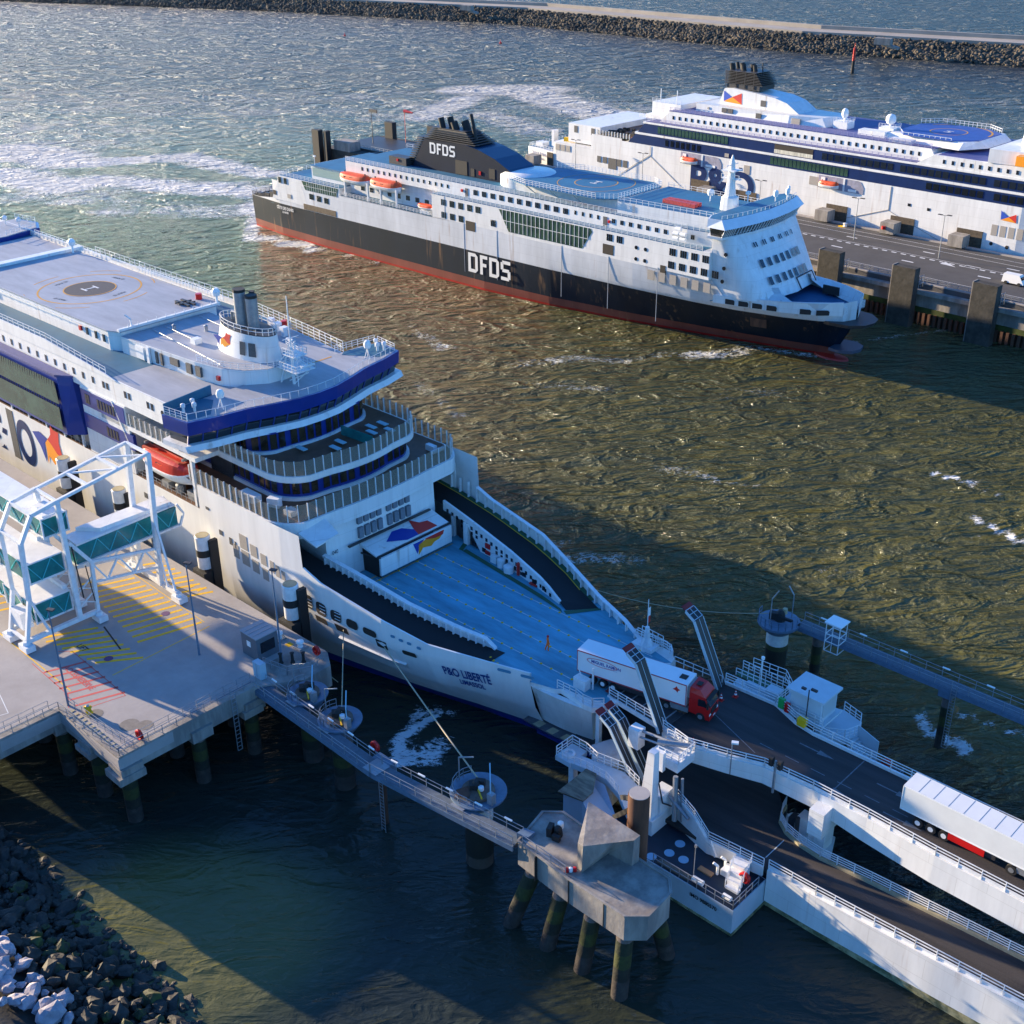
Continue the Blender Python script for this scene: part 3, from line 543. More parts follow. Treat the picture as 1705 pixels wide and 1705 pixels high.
# bulwark stiffeners on the port side
mm = M()
for i in range(24):
    x = -44+i*1.7; zr = lerp_tab(RZA, x) if x > -39 else 16.0; y = hbA(x, 12)-.25; mm.box(x-.08, x+.08, y-.45, y, lerp_tab(RZ, min(x, -14)), zr)
mm.wall([(x, hbA(x, 12)-.35) for x in [-39, -36, -31, -26, -20, -13, -7, -4.2]], [lerp_tab(RZA, x)-.05 for x in [-38.9, -36, -31, -26, -20, -13, -7, -4.2]], [lerp_tab(RZA, x)+.12 for x in [-38.9, -36, -31, -26, -20, -13, -7, -4.2]], .5)
SA.p("bulwark_frames", mm, WHITE2)
# lane lines with studs
mm = M(); ms = M()
for y, x0, x1 in ((5.0, -37.5, -1), (1.9, -38, -1), (-1.4, -38, -1), (-4.7, -38, -2)):
    mm.box(x0, x1, y-.06, y+.06, 10.006, 10.012)
    k = int((x1-x0)/1.55)
    for i in range(k): ms.lathe(x0+i*1.55+.6, y, [(.17, 10.01), (.13, 10.07)], 8)
mm2 = M().box(-38.6, -38.45, -8.5, 8.5, 10.006, 10.014).box(-37.6, -37.45, -8.5, 8.5, 10.006, 10.014)
SA.p("lane_lines", mm, LINEB); SA.p("lashing_points", ms, YEL, kind="stuff"); SA.p("orange_lines", mm2, YELL)
mm = M()
for i in range(34): mm.box(-37+i*.72, -36.8+i*.72, -8.0-.25*math.sin(i), -7.75-.25*math.sin(i), 10.01, 10.12)
SA.p("lashing_gear", mm, YEL, kind="stuff")
# ------------------------------------------------ front tower
def arc(cx, cy, rx, ry, a0, a1, n=8): return [(cx+rx*math.cos(R(a0+(a1-a0)*i/n)), cy+ry*math.sin(R(a0+(a1-a0)*i/n))) for i in range(n+1)]
def outline(xf, yh, r, xb, bow=.9, n=8):
    """plan of a tier: slightly bowed front at xf, half width yh, corner radius r, open back at xb"""
    c = arc(xf-r-bow, -(yh-r), r*1.1, r, -90, -18, n); fr = [(xf-bow*(abs(y)/(yh-r))**2, y) for y in [-(yh-r)*.75+(yh-r)*1.5*i/8 for i in range(9)]]
    return [(xb, -yh)]+c+fr+[(x, -y) for x, y in reversed(c)]+[(xb, yh)]
tow = SA.p("front_tower", M().prism([(-60, -9.4), (-41.6, -9.4), (-40.9, -4), (-40.9, 4), (-41.6, 9.4), (-60, 9.4)], 9.9, 18.2, [(-60, -9.4), (-41.9, -9.4), (-41.3, -4), (-41.3, 4), (-41.9, 9.4), (-60, 9.4)]).prism(outline(-40.6, 15.36, 4.2, -60.3), 17.9, 20.0), WHITE)
SA.p("tunnel_side", M().box(-56, -43.5, -15.3, -15.0, 13.5, 18).box(-56, -43.5, 15.0, 15.3, 13.5, 18), WHITE)
SA.p("ramp_tunnel", M().box(-56.2, -55.8, -15, -9.3, 13, 18).box(-56.2, -55.8, 9.3, 15, 13, 18), DARK)
mm = M().prism([(-41.5, -13.6), (-38.4, -13.4), (-38.3, -9.9), (-41.5, -9.6)], [18.6, 17.9, 18.4, 19.4], [18.9, 18.1, 18.6, 19.7]); SA.p("tunnel_visor", mm, WHITE)
# ventilation louvres
l0 = None
for r_ in range(2):
    for i in range(8):
        y = -4.3+i*1.08+(.62 if i > 3 else 0); z = 15.55+r_*2.0
        if l0 is None: l0 = SA.p("louvre", M().box(-41.2, -40.78, y-.36, y+.36, z-.75, z+.75), LOUVG, tow); b0 = (y, z)
        else: SA.dup(l0, (-.14 if r_ else 0, y-b0[0], z-b0[1]))
# stern-door style garage box
gar = SA.p("garage_door", M().box(-37.6, -37.3, -4.4, 8.2, 10.5, 13.0), WHITE)
SA.p("canopy", M().prism([(-41.2, -4.6), (-37.9, -4.6), (-37.9, 8.2), (-41.2, 8.2)], [13.7, 13.1, 13.1, 13.7], [14.1, 13.3, 13.3, 14.1]), WHITE, gar)
SA.p("garage_interior", M().box(-41.2, -37.7, -4.2, -4.0, 10.0, 13.1).box(-41, -40.7, -4, 8, 10, 13.4), DARK, gar)
SA.p("hinge_bars", M().bar((-41, -4.5, 12.6), (-37.3, -4.4, 13.15), .16).bar((-37.7, -4.6, 13.2), (-37.7, 8.4, 13.2), .14).box(-41.0, -40.6, -6.6, 7.6, 14.3, 14.5), DSTEEL, gar)
# wavy flag emblem on the garage door
def flagA(T_, fn, s=1.0, parent=None):
    """emblem of three wavy pieces: navy upper left, red upper right, orange lower"""
    bl = [(-3.6, 1.0), (-2.0, 1.25), (-.5, 1.9), (.1, .5), (.5, -.2), (-.5, .2), (-1.8, .1), (-.9, -.9), (-.2, -3.0), (-1.6, -1.2)]
    A_ = [[(-3.6, .2), (-1.6, .6), (.5, .2), (-.6, -.5), (-.9, -2.6), (-1.9, -1.0)], FLAGB], [[(.5, .2), (1.6, .9), (2.0, 2.1), (2.6, 1.6), (4.0, 1.6), (3.6, .4), (4.0, -1.1), (2.6, -.9), (1.4, -.2)], FLAGR], [[(.5, .2), (1.4, -.2), (2.6, -.9), (4.0, -1.1), (2.6, -1.6), (1.4, -2.3), (.6, -1.9), (.2, -1.6), (-.5, -2.6), (-.3, -1.2), (-.3, -.2)], FLAGO]
    for k, (pts, mt_) in enumerate(A_):
        mm = M(); mm.poly([fn(x*s, y*s, .0) for x, y in pts]); o = T_.p("emblem", mm, mt_, parent)
def can(y, s_): return (-37.9-3.3*s_, y, 13.33+.82*s_)      # on the sloping canopy, s_ 0 front .. 1 back
for pts_, m_ in (([(-1.6, .42), (.4, .78), (2.0, .72), (3.2, .40), (3.0, .06), (1.0, .06), (-.4, .25)], FLAGB), ([(3.0, .06), (3.2, .40), (3.9, .95), (4.8, .60), (6.0, .52), (6.4, .06)], FLAGR)): SA.p("emblem", M().poly([can(a, b) for a, b in pts_]), m_, gar)
for pts_, m_ in (([(1.2, 12.9), (3.2, 12.9), (2.4, 12.2), (1.9, 11.2)], FLAGB), ([(3.2, 12.9), (6.8, 12.9), (6.6, 12.3), (5.0, 12.2), (4.0, 12.5)], FLAGR), ([(2.2, 12.5), (3.4, 12.75), (5.2, 12.3), (6.4, 12.3), (5.9, 11.9), (5.0, 11.8), (4.4, 11.4), (3.6, 11.6), (2.9, 11.7), (2.1, 10.9)], FLAGO)): SA.p("emblem", M().poly([(-37.27, a, b) for a, b in pts_]), m_, gar)
# tier decks, glass fences, window bands
def fence(name, pts, z, h, mt_g, parent=None, stp=1.3, bold=.07):
    mm = M(); P = [Vector((*p, z)) for p in pts]; seg = list(zip(P, P[1:])); mm.wall(pts, z+.05, z+h-.05, .03); g = SA.p(name, mm, mt_g, parent)
    mm = M(); acc = 0; last = 0
    for a, b in seg:
        L = (b-a).length; t_ = (stp-acc) if acc else 0
        while t_ <= L:
            q = a.lerp(b, t_/L); d = (b-a).normalized(); mm.rbox((q.x, q.y, z+h/2), (.09, .20, h), math.atan2(d.y, d.x)); t_ += stp
        acc = L-(t_-stp)
    SA.p("fence_posts", mm, WHITE2, g); return g
o1 = outline(-40.9, 15.2, 4.2, -62.0)
SA.p("promenade_deck", M().prism([(x-.05, y*.995) for x, y in outline(-40.9, 15.2, 4.2, -76)], 20.0, 20.06), BROWN)
fence("glass_fence", o1, 20.06, 2.3, FENCEG)
t2o = outline(-44.3, 11.4, 4.5, -72, 1.2)
t2 = SA.p("lounge_band", M().prism(outline(-45.0, 10.9, 4.5, -76, 1.2), 20.06, 22.9), BLUE)
SA.p("band_skirt", M().prism(outline(-44.7, 11.2, 4.5, -76, 1.2), 20.06, 20.5), WHITE, t2)
def band_windows(xf, yh, r, xb, bow, z0, z1, parent, w_=.95, gap=.28, every=4, off_=.04, mt_=GLASS, lim=90):
    path = [Vector(p) for p in outline(xf+off_, yh+off_, r, xb, bow, 14)]; d = 0; k = 0; first = None; mm = None
    segs = [(a, b, (b-a).length) for a, b in zip(path, path[1:])]; tot = sum(s[2] for s in segs)
    def at_(s_):
        for a, b, L in segs:
            if s_ <= L: return a.lerp(b, s_/L), (b-a).normalized()
            s_ -= L
        return b, (b-a).normalized()
    s_ = .8
    while s_+w_ < tot and k < lim:
        a, ta = at_(s_); b, _ = at_(s_+w_); c, _ = at_(s_+w_/2)
        n_ = Vector((ta.y, -ta.x))*.03; mm = M().add([(a.x, a.y, z0), (c.x, c.y, z0), (b.x, b.y, z0), (b.x, b.y, z1), (c.x, c.y, z1), (a.x, a.y, z1)], [(0, 1, 4, 5), (1, 2, 3, 4)])
        mm.v = [(v[0]+n_.x, v[1]+n_.y, v[2]) for v in mm.v]
        SA.p("lounge_window", mm, mt_, parent); k += 1; s_ += w_+(gap if k % every else gap*3)
GLAMB = mat("amber_reflecting_glass", (.055,.035,.018), .12, var=.9, vs=.5, spec=.8)
band_windows(-45.0, 10.9, 4.5, -60, 1.2, 20.9, 22.6, t2, mt_=GLAMB, lim=36)
rim2 = SA.p("upper_terrace_rim", M().prism(outline(-44.0, 11.7, 4.8, -62, 1.3), 22.9, 23.75), WHITE)
SA.p("terrace_deck", M().prism(outline(-44.2, 11.4, 4.8, -62, 1.3), 23.75, 23.8), BROWN)
fence("glass_fence", outline(-44.1, 11.6, 4.8, -60, 1.3), 23.75, 2.1, FENCEG)
t3 = SA.p("upper_lounge_band", M().prism(outline(-53.0, 9.8, 4, -76, 1.0), 23.8, 26.6), BLUE)
SA.p("band_skirt", M().prism(outline(-52.7, 10.1, 4, -76, 1.0), 23.8, 24.15), WHITE, t3)
band_windows(-53.0, 9.8, 4, -62, 1.0, 24.3, 26.4, t3, mt_=GLAMB, lim=26)
mm = M().wall([(-52, 2.4), (-46, 2.8)], 23.8, 25.2, .06); SA.p("glass_screen", mm, TEAL)
mm = M()
for x, y in ((-48.5, -1.5), (-49.5, 0.2), (-48.8, 5.0), (-50.3, 6.2), (-51.6, -4.6), (-47.6, 7.2), (-50.0, 8.0)): mm.box(x-.9, x+.9, y-.35, y+.35, 24.2, 24.32)
SA.p("terrace_benches", mm, mat("pale_teal_bench", (.35,.55,.58), .5)); 
SA.p("mooring_gear", M().box(-53, -50, -14, -12.6, 20.1, 21).box(-45, -43.5, -13, -11.8, 20.1, 20.8).tube((-44.0, 11.2, 20.5), (-44.0, 13.6, 20.5), .3).box(-46.2, -44.6, 12.2, 12.9, 20.06, 20.9).rbox((-47.3, -12.6, 20.9), (1.6, 1.0, 1.2), .4), WHITE2)
# ------------------------------------------------ navigation bridge across the whole beam
fr = [(-57.0, -17.6), (-55.9, -14), (-55.2, -10), (-54.0, -6.5), (-53.0, -3), (-52.8, 0), (-53.0, 3), (-54.0, 6.5), (-55.2, 10), (-55.9, 14), (-57.0, 17.6)]
bk = [(-61.6, 18.2), (-62.4, 15), (-62.4, -15), (-61.6, -18.2)]
def bridge(dx, z0, z1, dz=None, grow=0, shrink=0):
    f0 = [(x+dx, y*(1+grow)) for x, y in fr]; return f0
br = SA.p("navigation_bridge", M().prism([(x, y) for x, y in fr]+bk, 28.6, 30.4, [(x+.15, y) for x, y in fr]+bk), BLUE, smooth=False)
SA.p("bridge_windows", M().prism([(x-.8, y*.985) for x, y in fr]+[(x+.4, y*.97) for x, y in bk], 27.2, 28.6, [(x-.2, y*.99) for x, y in fr]+[(x+.4, y*.97) for x, y in bk]), GLASS, br)
mm = M()
for i in range(len(fr)-1):
    for u in (0, .5):
        x = fr[i][0]+(fr[i+1][0]-fr[i][0])*u; y = fr[i][1]+(fr[i+1][1]-fr[i][1])*u; mm.bar((x-.78, y*.985, 27.2), (x-.16, y*.992, 28.62), .16)
SA.p("window_mullions", mm, BLUE, br)
SA.p("bridge_walkway", M().prism([(x+.25, y*1.03) for x, y in fr]+[(x, y*1.02) for x, y in bk], 26.5, 27.2, [(x-.2, y*1.03) for x, y in fr]+[(x, y*1.02) for x, y in bk]), WHITE, br)
SA.p("bridge_roof", M().prism([(x-.25, y*.985) for x, y in fr]+[(x+.05, y*.985) for x, y in bk], 30.3, 30.43), GDECK, br)
SA.p("wing_roof_deck", M().prism([(-61.5, -17.9), (-57.4, -17.2), (-57, -14), (-60.8, -11.0), (-62.3, -11.6)], 30.42, 30.46).prism([(-61.5, 17.9), (-57.4, 17.2), (-57, 14), (-61.5, 11.0), (-62.3, 12)], 30.42, 30.46), BDECK2, br)
SA.p("roof_railing", M().rail([(x-.35, y*.98, 30.45) for x, y in fr], .9, 1.2, (1,), .03).rail([(-61.6, -17.8, 30.45), (-57.3, -17.2, 30.45)], 1, 1, r=.03).rail([(-61.6, 17.8, 30.45), (-57.3, 17.2, 30.45)], 1, 1, r=.03).rail([(-62.3, 17.8, 30.45), (-63, 11, 30.45)], 1, 1, r=.03), WHITE2, br)
for i, (x, y) in enumerate(((-57.5, -12), (-57.7, 12.6))):
    d_ = SA.p("radar_dome", M().lathe(x, y, [(.05, 31.9), (.45, 32.0), (.55, 32.5), (.35, 33.0), (.05, 33.1)], 12), LITE, br, smooth=True)
    SA.p("dome_legs", M().tube((x+.4, y, 30.4), (x, y, 32), .05).tube((x-.4, y+.3, 30.4), (x, y, 32), .05).tube((x-.3, y-.4, 30.4), (x, y, 32), .05), WHITE2, d_)
mm = M()
for x, y in ((-60, -16), (-59.3, -14.8), (-60.6, -14.2), (-59, 15.5), (-60.5, 16.5), (-58.6, 16.4)): mm.lathe(x, y, [(.18, 30.45), (.18, 31.1), (.3, 31.2), (.3, 31.6), (.1, 31.7)], 8)
SA.p("deck_fittings", mm, WHITE2)
# wing wall behind starboard wing
SA.p("wing_screen", M().wall([(-63.0, -9.8), (-61.9, -17.6)], 30, 31.6, .15), BDECK2)
# ------------------------------------------------ upper superstructure
roofo = [(-230, -15.2), (-62.4, -15.2), (-62.4, 12.5), (-72, 13.6), (-88, 15.2), (-230, 15.2)]
up_ = SA.p("upper_house", M().prism(roofo, 26.6, 29.95), WHITE)
SA.p("upper_roof", M().prism([(-79, -15.0), (-62.4, -15.0), (-62.4, 12.3), (-72, 13.4), (-79, 14.2)], 29.95, 30.0), GDECK, up_)
SA.p("sun_deck", M().prism([(-175, -15.0), (-79, -15.0), (-79, 14.2), (-88, 15.0), (-175, 15.0)], 29.95, 30.0), BDECK2, up_)
SA.p("house_core", M().prism([(-230, -11), (-76, -11), (-76, 11), (-230, 11)], 16.0, 26.6), WHITE)
SA.p("main_deck_edge", M().prism([(-230, -15.3), (-60.3, -15.3), (-60.3, 15.3), (-230, 15.3)], 16.3, 16.5), BROWN)
# parapet of the starboard side: solid aft, rising
mm = M().wall([(-230, -15.3), (-96, -15.3), (-80, -15.3), (-77.5, -15.3)], 29.9, [31.6, 31.6, 30.4, 30.05], .15); mm.wall([(-230, 15.3), (-90, 15.3)], 29.9, 30.9, .15)
SA.p("parapet", mm, WHITE, up_)
SA.p("deck_railing", M().rail([(-135, -15.2, 31.6), (-96, -15.2, 31.6), (-80, -15.2, 30.4)], .9, 1.6, (1, .5), .035).rail([(-88, 15.0, 30), (-72, 13.4, 30), (-62.6, 12.2, 30)], 1.9, 1.6, (1, .75, .5, .25), .035).rail([(-135, 15.2, 30.9), (-88, 15.2, 30.9)], 1.1, 1.6, (1, .5), .035), WHITE2)
w0 = None
for i, x in enumerate([-81.2, -80.2]+[-84.0-2.62*k for k in range(22)]+[-74.6, -75.6, -69.0, -70.0, -64.9]):
    if w0 is None: w0 = SA.p("cabin_window", M().box(x-.26, x+.26, -15.26, -15.1, 28.0, 28.95), GLASS, up_); bx = x
    else: SA.dup(w0, (x-bx, 0, 0))
SA.p("round_ports", M().tube((-66.6, -15.1, 28.3), (-66.6, -15.26, 28.3), .35, 12), GLASS, up_)
# starboard side below the roof
SA.p("blue_side_patch", M().box(-87.8, -76.5, -15.45, -15.0, 23.9, 26.3).box(-88, -75, -15.45, -15.0, 20.3, 22.6), BLUE)
SA.p("side_wall", M().box(-88, -76.2, -15.35, -11, 16.5, 26.6), WHITE)
mm = M()
for x in (-86.4, -85.8, -83.2, -82.4, -81.6, -80.8, -80.0, -79.2): mm.box(x-.25, x+.25, -15.52, -15.4, 24.4, 25.8)
for x in (-81.6, -80.8, -80, -79.2): mm.box(x-.25, x+.25, -15.52, -15.4, 20.7, 22.1)
SA.p("patch_windows", mm, GLASS)
# green glazed block hanging out over the boat deck
gb = SA.p("glazed_block", M().prism([(-230, -17.2), (-90.6, -17.2), (-88.6, -15.4), (-88.6, -11), (-230, -11)], 18.8, 27.4, [(-230, -16.6), (-92.0, -16.6), (-90, -15.4), (-90, -11), (-230, -11)]), BLUE)
SA.p("block_roof", M().prism([(-230, -16.9), (-92.0, -16.9), (-89.6, -15.3), (-230, -15.3)], 27.35, 27.6), PURP, gb)
SA.p("upper_glazing", M().prism([(-230, -17.3), (-91.3, -17.3), (-230, -17.1)], 23.4, 26.6, [(-230, -17.0), (-92.2, -17.0), (-230, -16.8)]), GLASSG, gb)
SA.p("lower_glazing", M().prism([(-230, -17.55), (-91.0, -17.55), (-230, -17.35)], 19.5, 22.9, [(-230, -17.35), (-91.4, -17.35), (-230, -17.15)]), GLASSG, gb)
mm = M()
for i in range(60):
    x = -92.3-i*.72
    if x < -135: break
    mm.bar((x, -17.4, 19.5), (x, -17.02, 26.6), .06)
SA.p("glazing_bars", mm, DSTEEL, gb)
# long recess with rescue boat gear, columns
mm = M()
for x in (-112, -106.5, -101, -95.5, -90): mm.box(x-.2, x+.2, -15.4, -15.1, 16.5, 19.5)
SA.p("recess_columns", mm, WHITE2); SA.p("recess_back", M().box(-230, -88.2, -12.5, -12.2, 16.5, 19), WHITE2)
SA.p("recess_machinery", M().box(-100, -98, -14.6, -13, 16.5, 17.9).tube((-97, -14, 17.2), (-94.5, -14, 17.2), .7, 10).box(-94, -92.5, -14.8, -13, 16.5, 18.3).box(-91.5, -89.4, -14.6, -13, 16.5, 18.4).rail([(-111, -15.2, 16.5), (-89, -15.2, 16.5)], 1, 1.2, (1, .5), .03), STEEL)
# promenade beside the forward boat
SA.p("balcony_deck", M().box(-83, -60, -15.35, -10.0, 23.2, 23.8), WHITE)
fence("glass_fence", [(-82.0, -15.2), (-63.0, -15.2)], 23.8, 1.9, FENCEG)
SA.p("deck_under_balcony", M().box(-76.2, -60.3, -15.3, -9, 16.5, 16.56), BROWN)
SA.p("balcony_columns", M().box(-76.4, -75.9, -15.35, -15.0, 16.5, 23.2).box(-61.4, -60.9, -15.35, -14.9, 16.5, 23.2).bar((-79.5, -15.3, 26.5), (-76.0, -15.3, 20.5), .3).box(-78.5, -76.5, -15.4, -15.1, 18, 20.5), WHITE)
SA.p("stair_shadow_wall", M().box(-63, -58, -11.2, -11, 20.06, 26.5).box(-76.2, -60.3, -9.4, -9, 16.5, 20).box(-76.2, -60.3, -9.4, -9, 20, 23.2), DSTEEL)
fence("glass_fence", [(-82.6, -15.25), (-76.6, -15.25)], 18.5, 1.6, FENCEG)
# hull side louvres near the bow curve and window row
for i, (x, z, w_, h_) in enumerate(((-51.0, 14.9, .8, 1.5), (-50.9, 12.6, .8, 1.5), (-48.9, 14.4, .7, 1.2), (-48.8, 12.2, .7, 1.3), (-46.9, 13.9, .6, 1.1), (-46.8, 11.8, .6, 1.2), (-45.2, 13.5, .4, 1.2), (-44.1, 13.3, .4, 1.2), (-43.0, 13.1, .35, .9), (-52.9, 12.9, .6, 1.4))):
    SA.p("side_louvre", M().box(x-w_, x+w_, -hbA(x, z)-.05, -hbA(x, z)+.3, z-h_*.7, z+h_*.7), LOUV)
for x, z, w_, h_ in ((-56.0, 14.5, .35, .35), (-53.9, 14.0, .3, .5), (-52.9, 13.8, .12, .5), (-58.5, 17.2, .35, .2), (-74, 13.9, .4, .4)):
    SA.p("side_port", M().box(x-w_, x+w_, -15.46, -15.2, z-h_, z+h_), LOUVB)
# mooring openings in the bow shoulder
def onhull(x, z, o=.10): return (x, -hbA(x, z)-o, z)
def hullpatch(cx, cz, w_, h_, rad, n=5):
    pts = []
    for qx, qz, a0 in ((1, 1, 0), (-1, 1, 90), (-1, -1, 180), (1, -1, 270)):
        for i in range(n+1):
            a = R(a0+90*i/n); pts.append((cx+qx*(w_/2-rad)+rad*math.cos(a), cz+qz*(h_/2-rad)+rad*math.sin(a)))
    return M().poly([onhull(x, z) for x, z in pts])
for x, z, w_, h_, r_ in ((-38.5, 11.2, 1.7, 1.9, .5), (-36.1, 11.0, 1.8, 1.8, .5), (-33.5, 11.0, 1.8, 1.5, .5), (-30.8, 10.9, 1.9, 1.2, .5), (-27.9, 10.9, 2.2, .9, .4), (-39.6, 9.2, .9, .9, .44), (-36.5, 9.2, 2.0, 1.0, .05), (-32.9, 9.3, 2.1, 1.1, .05), (-26.2, 9.8, 1.6, 1.2, .05), (-22.3, 9.8, 1.9, .7, .25)):
    SA.p("mooring_opening", hullpatch(x, z, w_, h_, r_), DARK)
mm = M()
for x in (-38.5, -36.1, -33.5):
    for dz in (-.45, 0, .45): mm.bar((x-.2, -hbA(x, 11)-.12, 11.1+dz), (x+.8, -hbA(x+.8, 11)-.12, 11.1+dz), .07)
SA.p("opening_bars", mm, WHITE2)
for x, z, w_ in ((-10.9, 10.7, 1.6), (-8.2, 10.65, 1.6), (-24.4, 11.6, .6), (-23.3, 11.4, .6), (-22.2, 11.3, .6), (-20.9, 11.1, .6)):
    SA.p("fairlead_slot", hullpatch(x, z, w_, .38, .18), mat("slot_blue", (.08,.25,.38), .6))
# ledge under the mooring openings
mm = M(); a = [(x, -hbA(x, 7.6)-.02, 7.7) for x in (-34, -32, -29, -26, -23.5)]; b = [(x, -hbA(x, 6.6)-.6, 7.5) for x in (-34, -32, -29, -26, -23.5)]; c_ = [(x, -hbA(x, 5.4), 5.6) for x in (-34, -32, -29, -26, -23.5)]
mm.strip(a, b).strip(b, c_); SA.p("rubbing_ledge", mm, WHITE, smooth=True)
# names
NT = mat("name_blue", (.01,.05,.22), .5)
SA.p("ship_name", mapm(fitw(text_m("P&O LIBERTÉ", 1.9, .0, .05), 5.6), lambda x, y, z: onhull(-15.6+x, 8.5+y, .12)), NT)
SA.p("port_name", mapm(fitw(text_m("LIMASSOL", 1.05, .0, .03), 3.0), lambda x, y, z: onhull(-15.3+x, 7.1+y, .12)), NT)
SA.p("hull_lettering", mapm(fitw(text_m("O", 10.2, 0, .30), 5.6), lambda x, y, z: (-109.2+x, -15.46, 11.0+y)), NAVY)
flagA(SA, lambda x, y, o: (-102.0+x*1.15, -15.47, 14.0+y*1.6), 1.0)
SA.p("hull_lettering", mapm(fitw(text_m("&", 10.2, 0, .25), 6.0), lambda x, y, z: (-118.2+x, -15.46, 11.2+y)), NAVY); SA.p("hull_lettering", mapm(fitw(text_m("P", 10.2, 0, .25), 5.6), lambda x, y, z: (-125.6+x, -15.46, 11.2+y)), NAVY)
# side door beside the letters
SA.p("shell_door", M().box(-114.3, -112.2, -15.47, -15.3, 7.5, 16.0), LOUVB)
# ------------------------------------------------ houses on the roof
hs1 = SA.p("helideck_house", M().prism([(-131, -9.2), (-89, -9.2), (-87.2, -8.2), (-87.2, 8.0), (-89, 9), (-131, 9.2)], 30, 32.9), WHITE)
SA.p("helideck", M().prism([(-132, -9.6), (-89, -9.4), (-86.8, -8.4), (-86.8, 8.2), (-89, 9.4), (-132, 9.8)], 32.9, 33.02), GDECK, hs1)
cx, cy = -109.2, -.4
mm = M()
def ring(mm, cx, cy, r0, r1, z, n=64, a0=0, a1=360, dash=0):
    for i in range(n):
        if dash and (i//dash) % 2: continue
        t0, t1 = R(a0+(a1-a0)*i/n), R(a0+(a1-a0)*(i+1)/n); mm.add([(cx+r*math.cos(t), cy+r*math.sin(t), z) for r, t in ((r0, t0), (r1, t0), (r1, t1), (r0, t1))], [(0, 1, 2, 3)])
mm = M(); ring(mm, cx, cy, 7.7, 8.0, 33.03); ring(mm, cx, cy, 9.8, 10.0, 33.03, 60, 0, 360, 5); mm.v = [(x, max(-9.2, min(9.2, y)), z) for x, y, z in mm.v]
SA.p("landing_circle", mm, YELL, hs1)
SA.p("touchdown_spot", M().lathe(cx, cy, [(3.9, 33.025), (3.9, 33.045)], 40), mat("dark_spot_paint", (.06,.055,.06), .7, var=.3, vs=2), hs1)
mm = M(); ring(mm, cx, cy, 3.9, 4.1, 33.05, 40); SA.p("spot_outline", mm, YELL, hs1)
mm = M().box(cx-.9, cx+.9, cy-1.15, cy-.85, 33.05, 33.07).box(cx-.9, cx+.9, cy+.85, cy+1.15, 33.05, 33.07).box(cx-.15, cx+.15, cy-.85, cy+.85, 33.05, 33.07); SA.p("letter_h", mm, LINE, hs1)
mm = M()
for a in (15, 105, 195, 285):
    t_ = text_m("MAX D", 1.0); x, y = cx+6.2*math.cos(R(a)), cy+6.2*math.sin(R(a)); q = Matrix.Rotation(R(a-90), 3, 'Z'); mapm(t_, lambda u, v, z: tuple(Vector((x, y, 33.04))+q @ Vector((u*.8, v*.8, 0)))); mm.add(t_.v, t_.f)
SA.p("deck_lettering", mm, LINEB, hs1)
SA.p("safety_net", M().rail([(-131, -10.6, 33), (-89, -10.4, 33)], .2, 2.6, (1,), .05).rail([(-131, 10.8, 33), (-100, 10.8, 33)], .3, 2.0, (1, .2), .05).rail([(-131, 9.9, 33), (-88, 9.5, 33)], .2, 2.0, (1,), .04), WHITE2, hs1)
SA.p("net_frames", M().rail([(-112, 10.2, 33), (-96, 10.4, 33), (-88, 9.9, 33)], .9, .9, (1, .6, .3), .05), WHITE2, hs1)
mm = M()
for x, c_ in ((-95, 0), (-92.5, 0), (-90.3, 0)): mm.box(x-.24, x+.24, -9.35, -9.1, 31.0, 32.1)
SA.p("house_windows", mm, GLASS, hs1); SA.p("red_box", M().box(-97.0, -96.4, -9.5, -9.2, 31.3, 32.0), RED, hs1)
SA.p("aft_ramp_edge", M().box(-133.2, -131.5, -11, 11, 32.6, 33.5).box(-87.4, -86.9, -8.6, 8.6, 32.9, 33.35), WHITE, hs1)
SA.p("vent_posts", M().rail([(-86.9, -7, 33), (-86.9, 7, 33)], .8, 1.6, (), .04, .04).tube((-87.5, -6.2, 33), (-87.5, -6.2, 34.2), .12).tube((-87.5, -6.2, 34.2), (-88.2, -6.6, 34.8), .12), WHITE2, hs1)
SA.p("roof_hatch_frames", M().box(-93, -89.4, 4.6, 5.0, 33.05, 33.3).box(-93, -89.4, 5.6, 6.0, 33.05, 33.3).bar((-92, 4, 33.2), (-91.5, 6.6, 33.2), .2).bar((-91, 4, 33.2), (-90.5, 6.6, 33.2), .2), DSTEEL, hs1)
SA.p("winch_post", M().tube((-91.6, 8, 33), (-91.6, 8, 33.9), .5, 10), RED, hs1)
for x, y in ((-130.5, 8.6), (-87.4, 8.4)): SA.p("searchlight", M().lathe(x, y, [(.2, 33), (.2, 34.2), (.6, 34.4), (.7, 35.0), (.3, 35.5)], 10), LITE, hs1, smooth=True)
nose2 = [(-86.6, -8.6), (-70, -7.4), (-65, -6.6), (-62, -5), (-60.2, -2.6), (-59.8, 0), (-60.2, 2.0), (-62, 4.2), (-66, 5.2), (-86.6, 6.4)]
hs2 = SA.p("funnel_house", M().prism(nose2, 30, 32.4), WHITE)
SA.p("house_roof", M().prism([(x, y*.985) for x, y in nose2], 32.4, 32.45), GDECK, hs2)
SA.p("roof_rail", M().rail([(x, y*.95, 32.45) for x, y in nose2[1:-1]], .9, 1.0, (1, .6, .3), .03), WHITE2, hs2)
mm = M()
for x in (-78.4, -77.2): mm.box(x-.25, x+.25, -8.2, -8.0, 30.3, 32.0)
mm.box(-69.8, -68.6, -7.6, -7.3, 30.5, 31.9).box(-71.8, -70.6, -7.75, -7.4, 30.5, 31.9).box(-75.4, -73.4, -7.95, -7.6, 30.9, 31.9); SA.p("house_louvres", mm, LOUVB, hs2)
